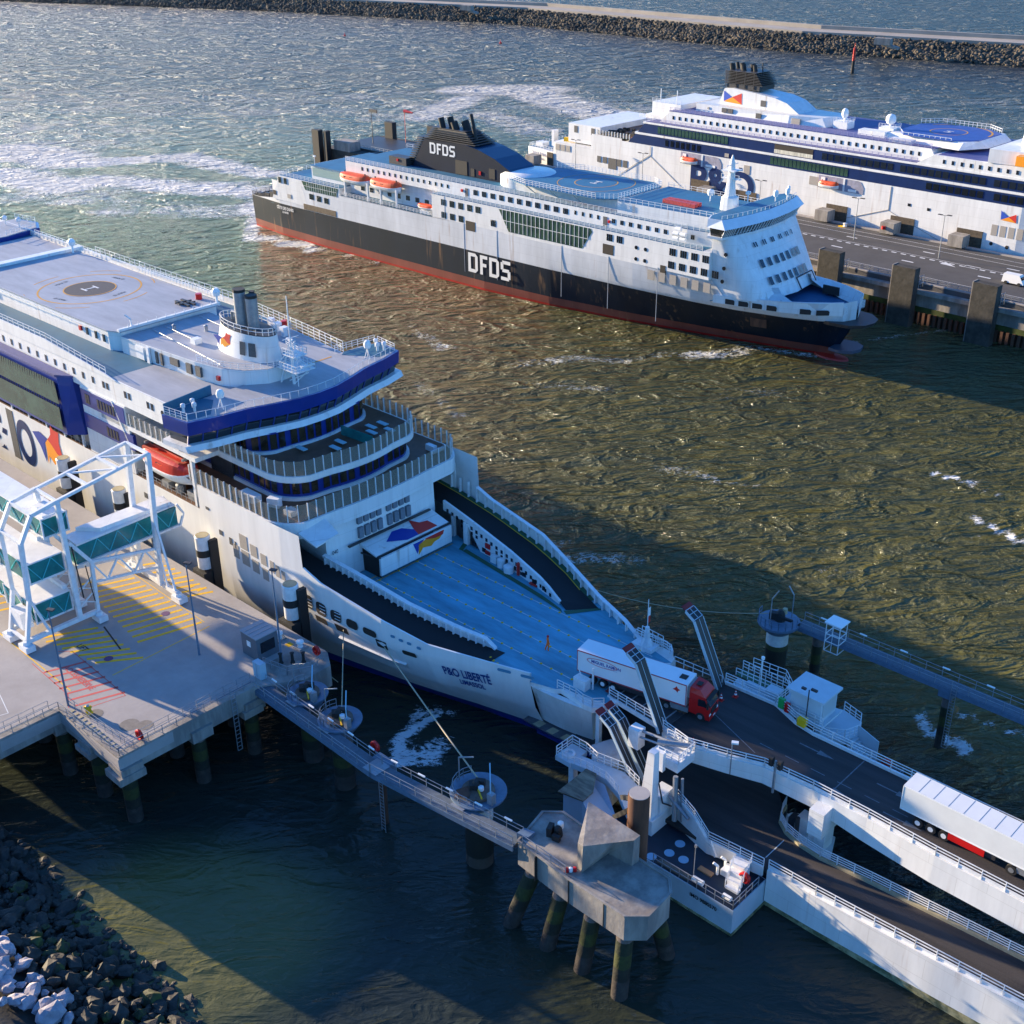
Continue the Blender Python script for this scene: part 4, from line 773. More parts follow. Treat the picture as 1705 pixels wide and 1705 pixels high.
SA.p("red_box", M().box(-65.9, -65.3, -7.0, -6.6, 30.7, 31.3), RED, hs2); SA.p("wall_ladder", M().box(-80.5, -79.8, -8.5, -8.2, 30, 32.3).box(-83, -81, -8.6, -8.25, 30.2, 32), WHITE2, hs2)
SA.p("roof_box", M().box(-76.6, -75.5, -3.6, -2.4, 32.45, 33.2), WHITE2, hs2)
SA.p("roof_pipes", M().tube((-86, -4, 32.6), (-66, -6, 32.6), .06).tube((-86, 4, 32.6), (-72, 3, 32.6), .06).tube((-85.5, -2, 32.6), (-78, -2.6, 32.6), .06).lathe(-83, -2, [(.25, 32.4), (.25, 33.2), (.35, 33.3), (.05, 33.5)], 8).lathe(-79.5, 1, [(.25, 32.4), (.25, 33.0), (.35, 33.2), (.05, 33.4)], 8), STEEL, hs2)
# funnel
fo = [(-67.8+6.3*math.cos(R(a)), 0+2.9*math.sin(R(a))) for a in range(0, 360, 15)]; fi = [(-67.4+5.6*math.cos(R(a)), 0+2.3*math.sin(R(a))) for a in range(0, 360, 15)]
fun = SA.p("funnel", M().prism(fo, 32.4, 36.0, fi), WHITE, smooth=True)
SA.p("soot_top", M().prism([(x, y) for x, y in fi], 36.0, 36.15), DSTEEL, fun); mm = M()
mm.rail([(x, y, 36.1) for x, y in fi+[fi[0]]], 1.0, 1.2, (1, .5), .04); SA.p("funnel_railing", mm, WHITE2, fun)
for x, y, r_, h_ in ((-68.3, -.3, .85, 41.2), (-66.2, .1, .8, 40.7), (-67.2, 1.0, .4, 40.8), (-69.6, .9, .3, 37.4)):
    e_ = SA.p("exhaust_pipe", M().tube((x, y, 36), (x, y, h_), r_, 14), STEEL, fun, smooth=True); SA.p("pipe_rim", M().tube((x, y, h_-.35), (x, y, h_+.05), r_*1.02, 14), BLACK, e_)
SA.p("pipe_loop", M().tube((-71.6, .4, 36), (-71.6, .4, 37.2), .2).tube((-71.6, .4, 37.2), (-70.3, .6, 37.2), .2).tube((-70.3, .6, 37.2), (-70.3, .6, 36), .2), STEEL, fun)
SA.p("funnel_louvre", M().box(-66.2, -65.4, -2.92, -2.4, 33.0, 34.8).box(-64.7, -63.9, -2.5, -2.0, 33.0, 34.8).box(-68.0, -67.5, -3.0, -2.6, 33.2, 34.6) if 0 else M().add([(-65.9, -2.85, 33.2), (-64.9, -2.67, 33.2), (-65.0, -2.42, 35.0), (-66.0, -2.6, 35.0)], [(0, 1, 2, 3)]).add([(-64.3, -2.55, 33.2), (-63.2, -2.1, 33.2), (-63.5, -1.9, 35.0), (-64.5, -2.3, 35.0)], [(0, 1, 2, 3)]), LOUVB, fun)
flagA(SA, lambda x, y, o: (-70.2+x*.5, -2.98+abs(x*.5+2.2)*.05+(y*.42+1.8)*.13, 34.5+y*.5), 1.0, fun)
# mast
mst = SA.p("radar_mast", M().tube((-57.6, -.4, 30.4), (-57.6, -.4, 35.5), .22, 8).tube((-57.6, -.4, 35), (-57.6, -.4, 42.5), .11, 8, .06), WHITE2)
mm = M()
for a, b in (((-59.4, -1.2, 30.4), (-57.9, -.4, 36)), ((-59.4, 1.6, 30.4), (-57.6, .2, 36)), ((-56.0, 1.4, 32.6), (-57.6, -.4, 30.4)), ((-59.4, 1.6, 30.4), (-59.4, -1.2, 33.2)), ((-59.4, -1.2, 30.4), (-59.4, 1.6, 33.2)), ((-59.4, -1.2, 33.2), (-57.6, .4, 36.2)), ((-56.2, -.6, 33), (-58, .4, 36)), ((-56.0, 1.4, 32.6), (-59.6, 1.6, 33.2))): mm.bar(a, b, .13)
mm.box(-59.8, -55.6, -1.4, 1.8, 32.5, 32.6).box(-58.8, -56.4, -1.0, 1.2, 34.4, 34.5).rail([(-59.8, -1.4, 32.6), (-55.6, -1.4, 32.6), (-55.6, 1.8, 32.6), (-59.8, 1.8, 32.6), (-59.8, -1.4, 32.6)], .9, .8, (1, .5), .03).rail([(-58.8, -1, 34.5), (-56.4, -1, 34.5), (-56.4, 1.2, 34.5), (-58.8, 1.2, 34.5)], .9, .8, (1, .5), .03)
mm.box(-58.8, -57.6, -.2, .1, 36.3, 36.5).bar((-55.2, -.8, 33.4), (-55.2, 1.4, 33.4), .2).bar((-57.6, -1.6, 36.8), (-57.6, 1.0, 36.8), .08).bar((-57.8, -.9, 31), (-54.8, 0, 32.6), .12).bar((-56.4, -.6, 30.4), (-56.4, -.6, 32.6), .1)
SA.p("mast_platforms", mm, WHITE2, mst)
mm = M()
for x, y in ((-80.0, 12.6), (-77.6, 12.0), (-75.2, 11.4)): mm.lathe(x, y, [(.5, 30), (.5, 30.9), (.7, 31), (.7, 31.4)], 4, R(45))
SA.p("deck_vents", mm, WHITE2); SA.p("lifebuoy", M().lathe(-77.8, 13.4, [(.45, 30.6), (.45, 31.3)], 12), RED)
SA.p("yellow_roof_line", M().prism([(-63.2, -12.2), (-63.0, -12.0), (-62.7, -5.0), (-62.9, -5.0)], 30.02, 30.03).box(-62.2, -61.9, 5.5, 9.6, 30.44, 30.45), YELL)
# after bridge
ab = SA.p("after_bridge", M().prism([(-164, -19), (-160, -18.5), (-158, -10), (-158, 10), (-160, 17.5), (-164, 19.4), (-170, 18), (-170, -18)], 28.8, 30.8), BLUE)
SA.p("after_bridge_roof", M().prism([(-164, -18.6), (-160.3, -18), (-158.3, -10), (-158.3, 10), (-160.3, 17), (-164, 18.8), (-169.8, 17.6), (-169.8, -17.6)], 30.8, 30.88), GDECK, ab)
SA.p("after_bridge_windows", M().prism([(-163, -17), (-160, -16), (-160, 16), (-163, 18.0), (-169, 17), (-169, -17)], 27.3, 28.8), GLASSG, ab)
SA.p("after_bridge_rail", M().rail([(-169.8, 17.6, 30.9), (-164, 18.8, 30.9), (-160.3, 17, 30.9), (-158.3, 10, 30.9)], 1, 1.2, (1, .5), .04).lathe(-163, 15, [(.1, 30.9), (.1, 31.8), (.5, 32), (.5, 32.5), (.1, 32.8)], 8).lathe(-166.5, 14, [(.1, 30.9), (.1, 31.8), (.5, 32), (.5, 32.5), (.1, 32.8)], 8), WHITE2, ab)
SA.p("after_roof", M().box(-157, -133.5, -12, 14.6, 30, 30.25), GDECK)
SA.p("after_rail", M().rail([(-157, 15, 30.3), (-133, 15, 30.3)], 1.1, 1.5, (1, .5), .04), WHITE2)
# tower side lettering and small things
SA.p("door_numbers", mapm(text_m("040", .8), lambda x, y, z: (-41.55, -8.2+x*.8, 14.0+y)), LOUVB)
SA.p("bow_locker", M().box(-3.9, -2.2, -5.6, -4.6, 10, 11.3).tube((-3.0, -5.1, 11.3), (-3.6, -5.1, 12.3), .06).tube((-1.9, -4.6, 10), (-1.9, -4.6, 12.8), .12), WHITE2)
jack = SA.p("jackstaff_base", M().lathe(-2.6, 6.0, [(1.0, 10), (.8, 10.6), (.35, 11.4), (.25, 12.9)], 8).tube((-2.6, 6.0, 12.9), (-2.6, 6.0, 16.6), .05).box(-4.2, -1.4, 5.2, 6.9, 10, 10.5), WHITE2)
SA.p("signal_flag", M().box(-2.62, -2.58, 6.05, 6.45, 13.4, 14.3), FLAGR, jack); SA.p("signal_flag", M().box(-2.62, -2.58, 6.05, 6.45, 14.3, 15.4), FLAGW, jack)
SA.p("bow_end_rail", M().rail([(-5.0, 7.4, 10), (-3.2, 7.4, 10), (-.6, 7.3, 10), (.8, 6.4, 10)], 1.1, .8, r=.04).rail([(-4.2, 7.2, 10), (-1, 7.0, 10)], 1.8, .8, r=.04), WHITE2)
# ------------------------------------------------ lifeboats and people
def lifeboat(name, L, Wd, H, m_top, label, cat, F, org, yaw=0, group=None, closed=True):
    t = T(name, label, cat, F, org, group, yaw); k = 14; st = []
    for i in range(k+1):
        u = i/k*2-1; hw = Wd/2*(1-abs(u)**3.2)**.5 if abs(u) < 1 else 0.02; st.append((org[0]+u*L/2, max(hw, .04), org[2]+.35*abs(u)**3*H*.5))
    lo = M(); 
    def ringp(x, hw, z, a): return [(x, org[1]+hw*math.cos(R(q)), z+a*math.sin(R(q))) for q in range(180, 361, 20)]
    for a, b in zip(st, st[1:]): lo.strip(ringp(a[0], a[1], org[2]+H*.45+(a[2]-org[2]), H*.45), ringp(b[0], b[1], org[2]+H*.45+(b[2]-org[2]), H*.45))
    t.p("hull", lo, WHITE, smooth=True)
    up_ = M()
    def rt_(x, hw, z, u): 
        h = H*.55*(1-abs(u)**4)**.5 if abs(u) < 1 else .02; return [(x, org[1]+hw*f, z+h*g) for f, g in ((1, 0), (.98, .35), (.86, .75), (.55, .97), (0, 1), (-.55, .97), (-.86, .75), (-.98, .35), (-1, 0))]
    for i in range(k): 
        a, b = st[i], st[i+1]; up_.strip(rt_(a[0], a[1], org[2]+H*.45+(a[2]-org[2]), i/k*2-1), rt_(b[0], b[1], org[2]+H*.45+(b[2]-org[2]), (i+1)/k*2-1))
    c = t.p("cover", up_, m_top, smooth=True)
    z = org[2]
    t.p("cover_windows", M().box(org[0]+L*.30, org[0]+L*.36, org[1]-Wd*.30, org[1]+Wd*.30, z+H*.72, z+H*.88).box(org[0]-L*.05, org[0]+L*.05, org[1]-Wd*.475, org[1]-Wd*.40, z+H*.6, z+H*.74).box(org[0]-L*.25, org[0]-L*.18, org[1]-Wd*.475, org[1]-Wd*.40, z+H*.6, z+H*.74), GLASS, c)
    t.p("rubbing_strake", M().wall([(q[0], org[1]-q[1]*1.0) for q in st], [q[2]+H*.42 for q in st], [q[2]+H*.48 for q in st], .12), FLAGW)
    t.p("lifting_hook", M().box(org[0]-L*.36, org[0]-L*.33, org[1]-.1, org[1]+.1, z+H*.8, z+H*1.12).box(org[0]+L*.33, org[0]+L*.36, org[1]-.1, org[1]+.1, z+H*.8, z+H*1.12), DSTEEL)
    return t
lb = lifeboat("lifeboat", 11.5, 3.9, 3.6, REDB, "large red covered lifeboat hanging in the side opening of the near white ferry", "lifeboat", FA, (-68.3, -14.2, 18.2))
lb.p("cover_roof", M().prism([(-73.2, -15.3), (-64.4, -15.3), (-63.8, -14.8), (-63.8, -13.4), (-64.4, -13.0), (-73.2, -13.0)], 20.7, 21.75), mat("dull_red_roof", (.42,.06,.03), .5, var=.2, vs=1)); lb.p("side_hatches", M().box(-71.5, -70.3, -16.02, -15.7, 20.1, 20.8).box(-68.6, -67.4, -16.06, -15.7, 20.1, 20.8), BOATO)
lb.p("cover_ribs", M().box(-73, -64.4, -14.3, -14.1, 21.75, 21.95).box(-73, -64.4, -15.2, -15.0, 21.76, 21.82), mat("dull_pink_rib", (.55,.12,.07), .5))
SA.p("boat_davits", M().bar((-72.5, -11.5, 22.6), (-72.5, -15.2, 22.4), .3).bar((-63.5, -11.5, 22.6), (-63.5, -15.2, 22.4), .3).tube((-72.5, -14.2, 22.4), (-72.5, -14.2, 21.6), .08).tube((-64.3, -14.2, 22.4), (-64.3, -14.2, 21.6), .08).lathe(-66.5, -14.2, [(.7, 16.5), (.7, 17.6), (.3, 17.8)], 10).box(-70, -68.4, -14.9, -13.4, 16.5, 17.5).box(-64, -62.2, -14.8, -13.4, 16.5, 17.8).rail([(-75.6, -15.2, 16.5), (-61.4, -15.2, 16.5)], 1, 1.2, (1, .5), .03), STEEL)
lifeboat("rescue_boat", 5.0, 1.9, 1.7, BOATO, "small orange rescue boat tucked in the recess under the green glazing of the near ferry", "rescue boat", FA, (-105.5, -14.3, 17.0))
# ================================================================== middle ferry, under way
SB = T("car_ferry", "white ferry with black funnel and navy lower hull steaming in the middle basin", "ferry", FB, (90, 0, 0))
WLB = [(0, 11.5), (15, 13.3), (35, 14), (95, 14), (115, 12.5), (135, 9.6), (155, 5.6), (170, 2.6), (181, .5), (183, .1)]
RMB = [(0, 12.2), (15, 13.8), (30, 14), (140, 14), (155, 13.6), (165, 12.6), (175, 10.2), (182, 7.2), (186, 4.0), (187.2, .4)]
def hbB(x, z):
    a = lerp_tab(WLB, x); b = lerp_tab(RMB, x); s = max(0, min(1, z/11.0)); return a+(b-a)*s**(.8 if x < 120 else 1.15)
HULLB = mat("middle_ferry_hull", (.7,.7,.7), .45, zb=[(-3, (.40,.015,.01)), (.45, (.24,.07,.05)), (2.3, (.006,.015,.030)), (9.15, (.66,.68,.70))], var=.22, vs=.16, stretch=(1,1,.25), bump=.1, bs=.4, spec=.2, wear=.6)
def topz(x): return lerp_tab([(0, 9.3), (4.4, 9.3), (4.5, 9.3), (12, 10.3), (12.1, 15.4), (160, 15.4), (163, 12.3), (175, 12.9), (187, 13.3)], x)
xsB = [0, 2, 4.4, 8, 12, 12.1, 15, 20]+list(range(25, 130, 7))+[130+3*i for i in range(17)]+[180, 181.5, 183, 184.5, 186, 187.2]
xsB = sorted(set(xsB+[k[0] for k in WLB]+[k[0] for k in RMB])); mm = M(); ends = []
for sg in (-1, 1):
    rows_ = []
    for x in xsB:
        zt = topz(x); zs = [-2, .0, .5, 1.4, 2.3, 4, 6, 8, 9.15, 10.2, zt] if zt > 10.2 else [-2, 0, .5, 1.4, 2.3, 4, 6, 8, 8.6, 9.15, zt]
        rows_.append([(x-max(0, (x-150)/37.2)**2*max(0, (9.15-z))/9.15*4.6, sg*hbB(x, max(0, z)), z) for z in zs])
    for a, b in zip(rows_, rows_[1:]): mm.strip(a, b)
    ends.append(rows_[0])
mm.add(ends[0]+ends[1], [tuple(range(11))+tuple(range(21, 10, -1))])
SB.p("hull", mm, HULLB, smooth=True)
mm = M()
for i in range(11):
    pass
mm.lathe(182.5, 0, [(.1, -2.2), (1.6, -1.6), (2.1, -.6), (1.8, .35), (.9, .7), (.1, .8)], 14); mm.v = [(182.5+(v[0]-182.5)*2.1, v[1], v[2]) for v in mm.v]; SB.p("bulbous_bow", mm, mat("anti_fouling_red", (.42,.02,.012), .5, var=.2, vs=.5), smooth=True)
mm = M().prism([(181, -4.9), (184, -5.3), (188, -4.8), (190.3, -2.6), (190.9, 0), (190.3, 2.6), (188, 4.8), (184, 5.3), (181, 4.9)], 8.6, 9.3, [(181, -4.9), (184, -5.5), (188, -5.0), (190.6, -2.7), (191.2, 0), (190.6, 2.7), (188, 5), (184, 5.5), (181, 4.9)]); SB.p("bow_rubbing_platform", mm, DSTEEL)
mm = M().prism([(183.4, -3.4), (186, -3.6), (188.2, -2.4), (188.9, 0), (188.2, 2.4), (186, 3.6), (183.4, 3.4)], 2.6, 3.2); SB.p("lower_bow_platform", mm, mat("wet_grey_plate", (.06,.07,.10), .5))
SB.p("stern_deck", M().prism([(.2, -12), (12, -13.4), (12, 13.4), (.2, 12)], 8.6, 8.7), BDECK2)
SB.p("stern_gear", M().box(2, 4, -12, -10.5, 8.7, 10).box(6, 8, -12, -11, 8.7, 10.6).rail([(.2, 12, 9.3), (.2, -12, 9.3), (9, -12.8, 9.3)], 1, 1.5, r=.05).box(9.5, 11, -12.8, -11, 8.7, 11.6), DSTEEL)
# after house, raked stern face
SB.p("after_house", M().prism([(12.1, -13.9), (42, -14), (42, 14), (12.1, 13.9)], 10.2, 17.0, [(15.8, -13.9), (42, -14), (42, 14), (15.8, 13.9)]), WHITE)
SB.p("after_deck", M().prism([(16, -13.6), (41.5, -13.7), (41.5, 13.7), (16, 13.6)], 17.0, 17.08), MIDB)
SB.p("after_deck_rail", M().rail([(41.5, -13.7, 17.1), (16, -13.6, 17.1), (16, 13.6, 17.1)], 1.1, 1.6, (1, .66, .33), .04), WHITE2)
sh_ = SB.p("glazed_shelter", M().box(26.5, 40.5, -10.5, 10.5, 17.1, 20.6), WHITE); SB.p("shelter_roof", M().box(26.2, 41, -10.9, 10.9, 20.6, 20.8), MIDB, sh_); SB.p("shelter_glass", M().box(27, 40, -10.6, -10.45, 18.0, 20.2), mat("pale_green_glass", (.32,.42,.38), .2), sh_)
SB.p("corner_lamp", M().tube((27.5, -10, 20.8), (27.5, -10, 23.2), .08).box(27.1, 27.9, -10.2, -9.8, 23.0, 23.3), WHITE2)
g_ = SB.p("stern_glazing", M().prism([(27.4, -14.06), (41.2, -14.06), (41.2, -13.9), (26, -13.9)], 14.7, 17.0) if 0 else M().add([(27.6, -14.07, 14.7), (40.8, -14.07, 14.7), (41.6, -14.07, 17.0), (26.2, -14.07, 17.0)], [(0, 1, 2, 3)]), GLASSG)
mm = M()
for i in range(14): mm.box(28.4+i*.95, 28.47+i*.95, -14.12, -14.06, 14.75, 16.95)
mm.box(27, 41, -14.12, -14.06, 15.8, 15.87); SB.p("glazing_bars", mm, WHITE2, g_)
def win3(x, z, w_=1.5, h_=1.25, y=-14.0, n=3, par=None, name="window", m_=GLASS):
    mm = M(); pw = w_/n
    for i in range(n): mm.box(x-w_/2+i*pw+.06, x-w_/2+(i+1)*pw-.06, y-.08, y+.05, z-h_/2, z+h_/2)
    return SB.p(name, mm, m_, par)
f0 = win3(0, 0)
bpy.data.objects.remove(f0)
w0 = win3(30, 13.2, 1.9, 1.5)
for x, z in ((33.2, 13.1), (36.3, 13.0)): SB.dup(w0, (x-30, 0, z-13.2))
for x in (16.4, 18.8): win3(x, 15.9, 1.2, 1.6, n=2)
SB.p("mooring_recess", M().box(26.3, 40, -14.1, -13.9, 9.3, 10.8), mat("recess_brown", (.12,.09,.06), .8, var=.4, vs=1)); SB.p("small_grille", M().box(19.3, 20.9, -14.05, -13.9, 11.3, 12.4), LOUV)
SB.p("side_port", M().box(12.8, 14.2, -14.0, -13.7, 11.4, 12.6), DARK)
# middle body
body = SB.p("accommodation_block", M().prism([(77.5, -14), (160, -14), (160, 14), (77.5, 14)], 15.2, 21.0), WHITE)
SB.p("boat_deck", M().box(42, 77.5, -14, 14, 15.2, 15.4), BDECK2)
SB.p("inner_block", M().box(42, 77.5, -10, 10, 15.4, 23.9), WHITE)
up2 = SB.p("upper_block", M().prism([(42, -11.2), (152, -11.2), (158, -10.5), (158, 10.5), (152, 11.2), (42, 11.2)], 21.0, 24.0), WHITE)
SB.p("promenade_deck", M().prism([(77.5, -13.9), (158, -13.9), (158, 13.9), (77.5, 13.9)], 21.0, 21.06), MIDB, body)
SB.p("promenade_rail", M().rail([(78, -13.9, 21.06), (158, -13.9, 21.06)], 1.1, 1.5, (1, .75, .5, .25), .04), WHITE2, body)
SB.p("top_deck", M().prism([(42, -11.1), (152, -11.1), (157.8, -10.4), (157.8, 11), (42, 11)], 24.0, 24.06), MIDB, up2)
SB.p("top_rail", M().rail([(42, -11.1, 24.06), (152, -11.1, 24.06), (157.8, -10.4, 24.06)], 1.1, 1.6, (1, .75, .5, .25), .04).rail([(42, 11, 24.06), (152, 11, 24.06)], 1.1, 2.4, (1, .5), .04), WHITE2, up2)
SB.p("slanted_house_end", M().prism([(79.5, -14.06), (82, -14.06), (82, -11), (77.7, -11)], 15.5, 21.0), WHITE, body)
s0 = None
for k in range(16):
    x = 48.6+k*2.12
    if s0 is None: s0 = SB.p("cabin_window", M().box(x-.27, x+.27, -11.27, -11.15, 22.3, 23.2), GLASS, up2); bx = x
    else: SB.dup(s0, (x-bx, 0, 0))
t0 = None
for k in range(11):
    x = 90.0+k*2.85
    if t0 is None: t0 = win3(x, 22.6, 1.55, 1.25, -11.2, 3, up2, "triple_window"); bx = x
    else: SB.dup(t0, (x-bx, 0, 0))
for k, x in enumerate((121.4, 123.6, 125.8, 128.0)): SB.dup(s0, (x-48.6, 0, 0))
d0 = None
for k in range(10):
    x = 132.4+k*2.35
    if d0 is None: d0 = win3(x, 22.6, 1.0, .95, -11.2, 2, up2, "double_window"); bx = x
    else: SB.dup(d0, (x-bx, 0, 0))
SB.p("side_door", M().box(86.5, 87.4, -11.3, -11.1, 21.1, 23.2).box(129.5, 130.6, -11.3, -11.1, 21.1, 23.2), LOUVB, up2); SB.p("red_box", M().box(85.2, 85.8, -11.5, -11.2, 22.2, 22.8).box(131.0, 131.5, -11.5, -11.2, 22.0, 22.6), RED, up2)
q0 = None
for x, z in [(81.6, 19.5), (84.6, 19.5), (87.6, 19.5), (90.6, 19.5), (93.4, 19.5), (81.6, 16.4), (84.6, 16.4), (87.6, 16.4), (98.4, 17.1), (133.6, 19.7), (136.4, 19.7), (150.6, 19.5), (153.4, 19.5), (156.2, 19.5), (159.0, 19.5), (150.4, 16.7), (153.2, 16.7), (156.0, 16.7), (158.8, 16.7), (161.6, 16.7)]:
    if q0 is None: q0 = win3(x, z, 1.7, 1.5, -14, 3, body, "triple_window"); b_ = (x, z)
    else: SB.dup(q0, (x-b_[0], 0, z-b_[1]))
p0 = None
for k in range(8):
    x = 47+k*3.5
    if 0: pass
    if p0 is None: p0 = win3(x, 17.3, 1.5, 1.2, -10, 3, None, "triple_window"); bx = x
    else: SB.dup(p0, (x-bx, 0, 0))
r0 = None
for x, z in ((141.0, 18.8), (143.5, 18.8), (141.0, 16.3), (143.4, 16.3), (163.6, 21.2), (163.4, 18.3), (163.2, 15.5)):
    if r0 is None: r0 = SB.p("round_port", M().tube((x, -13.9, z), (x, -14.08, z), .42, 12), GLASS); b_ = (x, z)
    else: SB.dup(r0, (x-b_[0], .3 if x > 163 else 0, z-b_[1]))
gl = SB.p("glazed_atrium", M().add([(100.3, -14.06, 20.8), (128.2, -14.06, 20.8), (128.7, -14.06, 20.1), (125.8, -14.06, 15.9), (103.4, -14.06, 15.9)], [(0, 1, 2, 3, 4)]), GLASSG)
mm = M()
for i in range(21):
    x = 101.5+i*1.3; z0 = 16 if 103.4 < x < 125.8 else (20.8-(x-100.3)*1.6 if x <= 103.4 else 16+(x-125.8)*1.45); mm.box(x-.05, x+.05, -14.14, -14.05, z0, 20.8)
mm.box(101.4, 127.6, -14.14, -14.05, 18.3, 18.4); SB.p("glazing_bars", mm, WHITE2, gl)
SB.p("shell_recess", M().box(89.2, 92.3, -14.06, -13.9, 14.0, 16.3).box(131.8, 134.8, -14.06, -13.9, 15.9, 18.1).box(147.6, 149, -14.06, -13.9, 14.2, 16.2), DARK)
mm = M()
for i in range(6):
    x = 145.2+i*2.9; mm.box(x-.85, x+.85, -14.07, -13.95, 12.5, 14.6)
SB.p("side_louvres", mm, LOUV)
mm = M()
for x in (88.5, 99.5, 119.8, 133.5, 147): mm.box(x-.05, x+.05, -14.06, -13.95, 3.5, 15.5)
SB.p("hull_seams", mm, mat("seam_grey_blue", (.35,.38,.42), .5));  # thin grey-blue lines along the hull seams
TXT = mat("white_lettering", (.72,.72,.70), .5)
def dfds(scale, fn, par=None):
    """blocky company letters built from strokes, with the stencil cut of the second D"""
    B_ = []
    def r(x0, x1, y0, y1): B_.append([(x0, y0), (x1, y0), (x1, y1), (x0, y1)])
    def poly(p): B_.append(p)
    s = .26
    for ox in (0, 2.08):           # D
        r(ox, ox+s, 0, 1.5); poly([(ox+s, 1.24), (ox+.62, 1.24), (ox+.95, 1.5-.22), (ox+.72, 1.5), (ox+s, 1.5)]); poly([(ox+s, 0), (ox+.72, 0), (ox+.95, .22), (ox+.62, .26), (ox+s, .26)]); r(ox+.69, ox+.95, .22, 1.28)
    r(1.18, 1.18+s, 0, 1.5); r(1.18+s, 1.9, 1.24, 1.5); r(1.18+s, 1.8, .62, .88)
    ox = 3.2; r(ox+.15, ox+.92, 1.24, 1.5); r(ox, ox+s, .80, 1.36); r(ox+.15, ox+.80, .62, .88); r(ox+.66, ox+.92, .14, .74); r(ox+.02, ox+.78, 0, .26)
    mm = M()
    for p in B_: mm.poly([fn(x*scale, y*scale) for x, y in p])
    return SB.p("company_name", mm, TXT, par)
dfds(3.42, lambda x, y: (89.8+x, -14.12, 3.9+y*.93))
SB.p("ship_name", mapm(fitw(text_m("CÔTE DES DUNES", 1.35, 0, .04), 8.6), lambda x, y, z: (173.0+x-max(0, (173.0+x-150)/37.2)**2*max(0, 9.15-8)/9.15*4.6, -hbB(173.0+x, 8.0+y)-.14, 8.3+y)), TXT)
SB.p("ship_name", mapm(text_m("CÔTE DES DUNES", 1.2, 0, .03, .8), lambda x, y, z: (17.5+x, -hbB(17.5+x, 8.0+y)-.2, 8.0+y)), TXT)
SB.p("port_name", mapm(text_m("LE HAVRE", .8, 0, .02, .8), lambda x, y, z: (17.5+x, -hbB(17.5+x, 7+y)-.2, 6.9+y)), TXT)
# boats
SB.p("boat_davits", M().box(44, 44.4, -13.9, -13.4, 15.4, 20).box(53, 53.4, -13.9, -13.4, 15.4, 20).box(64, 64.4, -13.9, -13.4, 15.4, 20).box(58, 58.4, -13.9, -13.4, 15.4, 20).rail([(42.4, -13.9, 15.4), (77, -13.9, 15.4)], 1, 1.3, (1, .66, .33), .04).box(72.5, 76, -13.6, -12.0, 15.4, 16.2), WHITE2)
for i, (x, lb_) in enumerate(((47.2, "orange covered lifeboat nearest the stern of the black funnelled ferry"), (59.2, "orange covered lifeboat amidships on the black funnelled ferry, second from its stern"))):
    lifeboat("lifeboat", 11.6, 3.2, 3.0, BOATO, lb_, "lifeboat", FB, (x, -12.6, 18.6), group="lifeboats of the middle ferry")
lifeboat("rescue_boat", 5.6, 1.8, 1.5, BOATO, "small orange rescue boat low on the boat deck of the black funnelled ferry", "rescue boat", FB, (74.3, -13.0, 16.3))
# raked bow tower and bridge
def towp(xf, yh, r_): return [(160, -yh)]+arc(xf-r_, -(yh-r_), r_, r_, -90, -25, 6)+[(xf, -(yh-r_)*.5), (xf+.5, 0), (xf, (yh-r_)*.5)]+[(x, -y) for x, y in reversed(arc(xf-r_, -(yh-r_), r_, r_, -90, -25, 6))]+[(160, yh)]
lo_, hi_ = towp(172.6, 12.6, 5.5), towp(164.4, 13.6, 3.2)
tw = SB.p("bow_tower", M().prism(lo_, 12.2, 24.6, hi_), WHITE, smooth=True)
def onfront(y, z): t_ = (z-12.2)/12.4; return (172.7+(164.5-172.7)*t_+.5*(1-(abs(y)/8)**2)-.0+.10, y, z)
for z, ys, hh, ww in ((22.4, [-7.2+1.05*0, -6.5, -4.2, -3.5, -1.2, -.5, 1.8, 2.5, 4.6, 5.3, 7.2], .9, .45), (18.9, [-7.2, -4.7, -2.2, 0, 2.2, 4.6, 6.4], 1.5, 1.1), (15.6, [-6.8, -4.4, -2.0, .2, 2.3, 4.6, 6.4], 1.5, 1.1)):
    for y in ys:
        c_ = onfront(y, z); SB.p("front_window", M().add([(onfront(y-ww/2, z-hh/2)), (onfront(y+ww/2, z-hh/2)), (onfront(y+ww/2, z+hh/2)), (onfront(y-ww/2, z+hh/2))], [(0, 1, 2, 3)]), GLASS if y < 4 or z > 20 else LOUV, tw)
SB.p("front_hatch_frame", M().bar(onfront(1.5, 14.6), onfront(8.5, 14.6), .2).bar(onfront(1.5, 14.6), onfront(1.5, 12.4), .2).bar(onfront(8.5, 14.6), onfront(8.5, 12.6), .16), DSTEEL, tw)
bfr = [(163.6, -14.9), (164.4, -12), (165.4, -6), (165.8, 0), (165.4, 6), (164.4, 12), (163.6, 14.9)]; bbk = [(159.6, 14.9), (158.5, 12.5), (158.5, -12.5), (159.6, -14.9)]
bb = SB.p("navigation_bridge", M().prism([(x+.35, y*1.02) for x, y in bfr]+[(x, y*1.02) for x, y in bbk], 26.5, 28.2, [(x-1.0, y*.97) for x, y in bfr]+bbk), mat("bridge_white", (.72,.76,.8), .4, var=.1, vs=.5))
SB.p("bridge_windows", M().prism([(x-1.0, y*.95) for x, y in bfr]+[(x+.4, y*.95) for x, y in bbk], 24.5, 26.5, [(x+.1, y*.985) for x, y in bfr]+[(x+.2, y*.97) for x, y in bbk]), GLASS, bb)
mm = M()
for i in range(len(bfr)-1):
    for u in (0, .17, .33, .5, .67, .83):
        x = bfr[i][0]+(bfr[i+1][0]-bfr[i][0])*u; y = bfr[i][1]+(bfr[i+1][1]-bfr[i][1])*u; mm.bar((x-.95, y*.955, 24.5), (x+.15, y*.99, 26.5), .14)
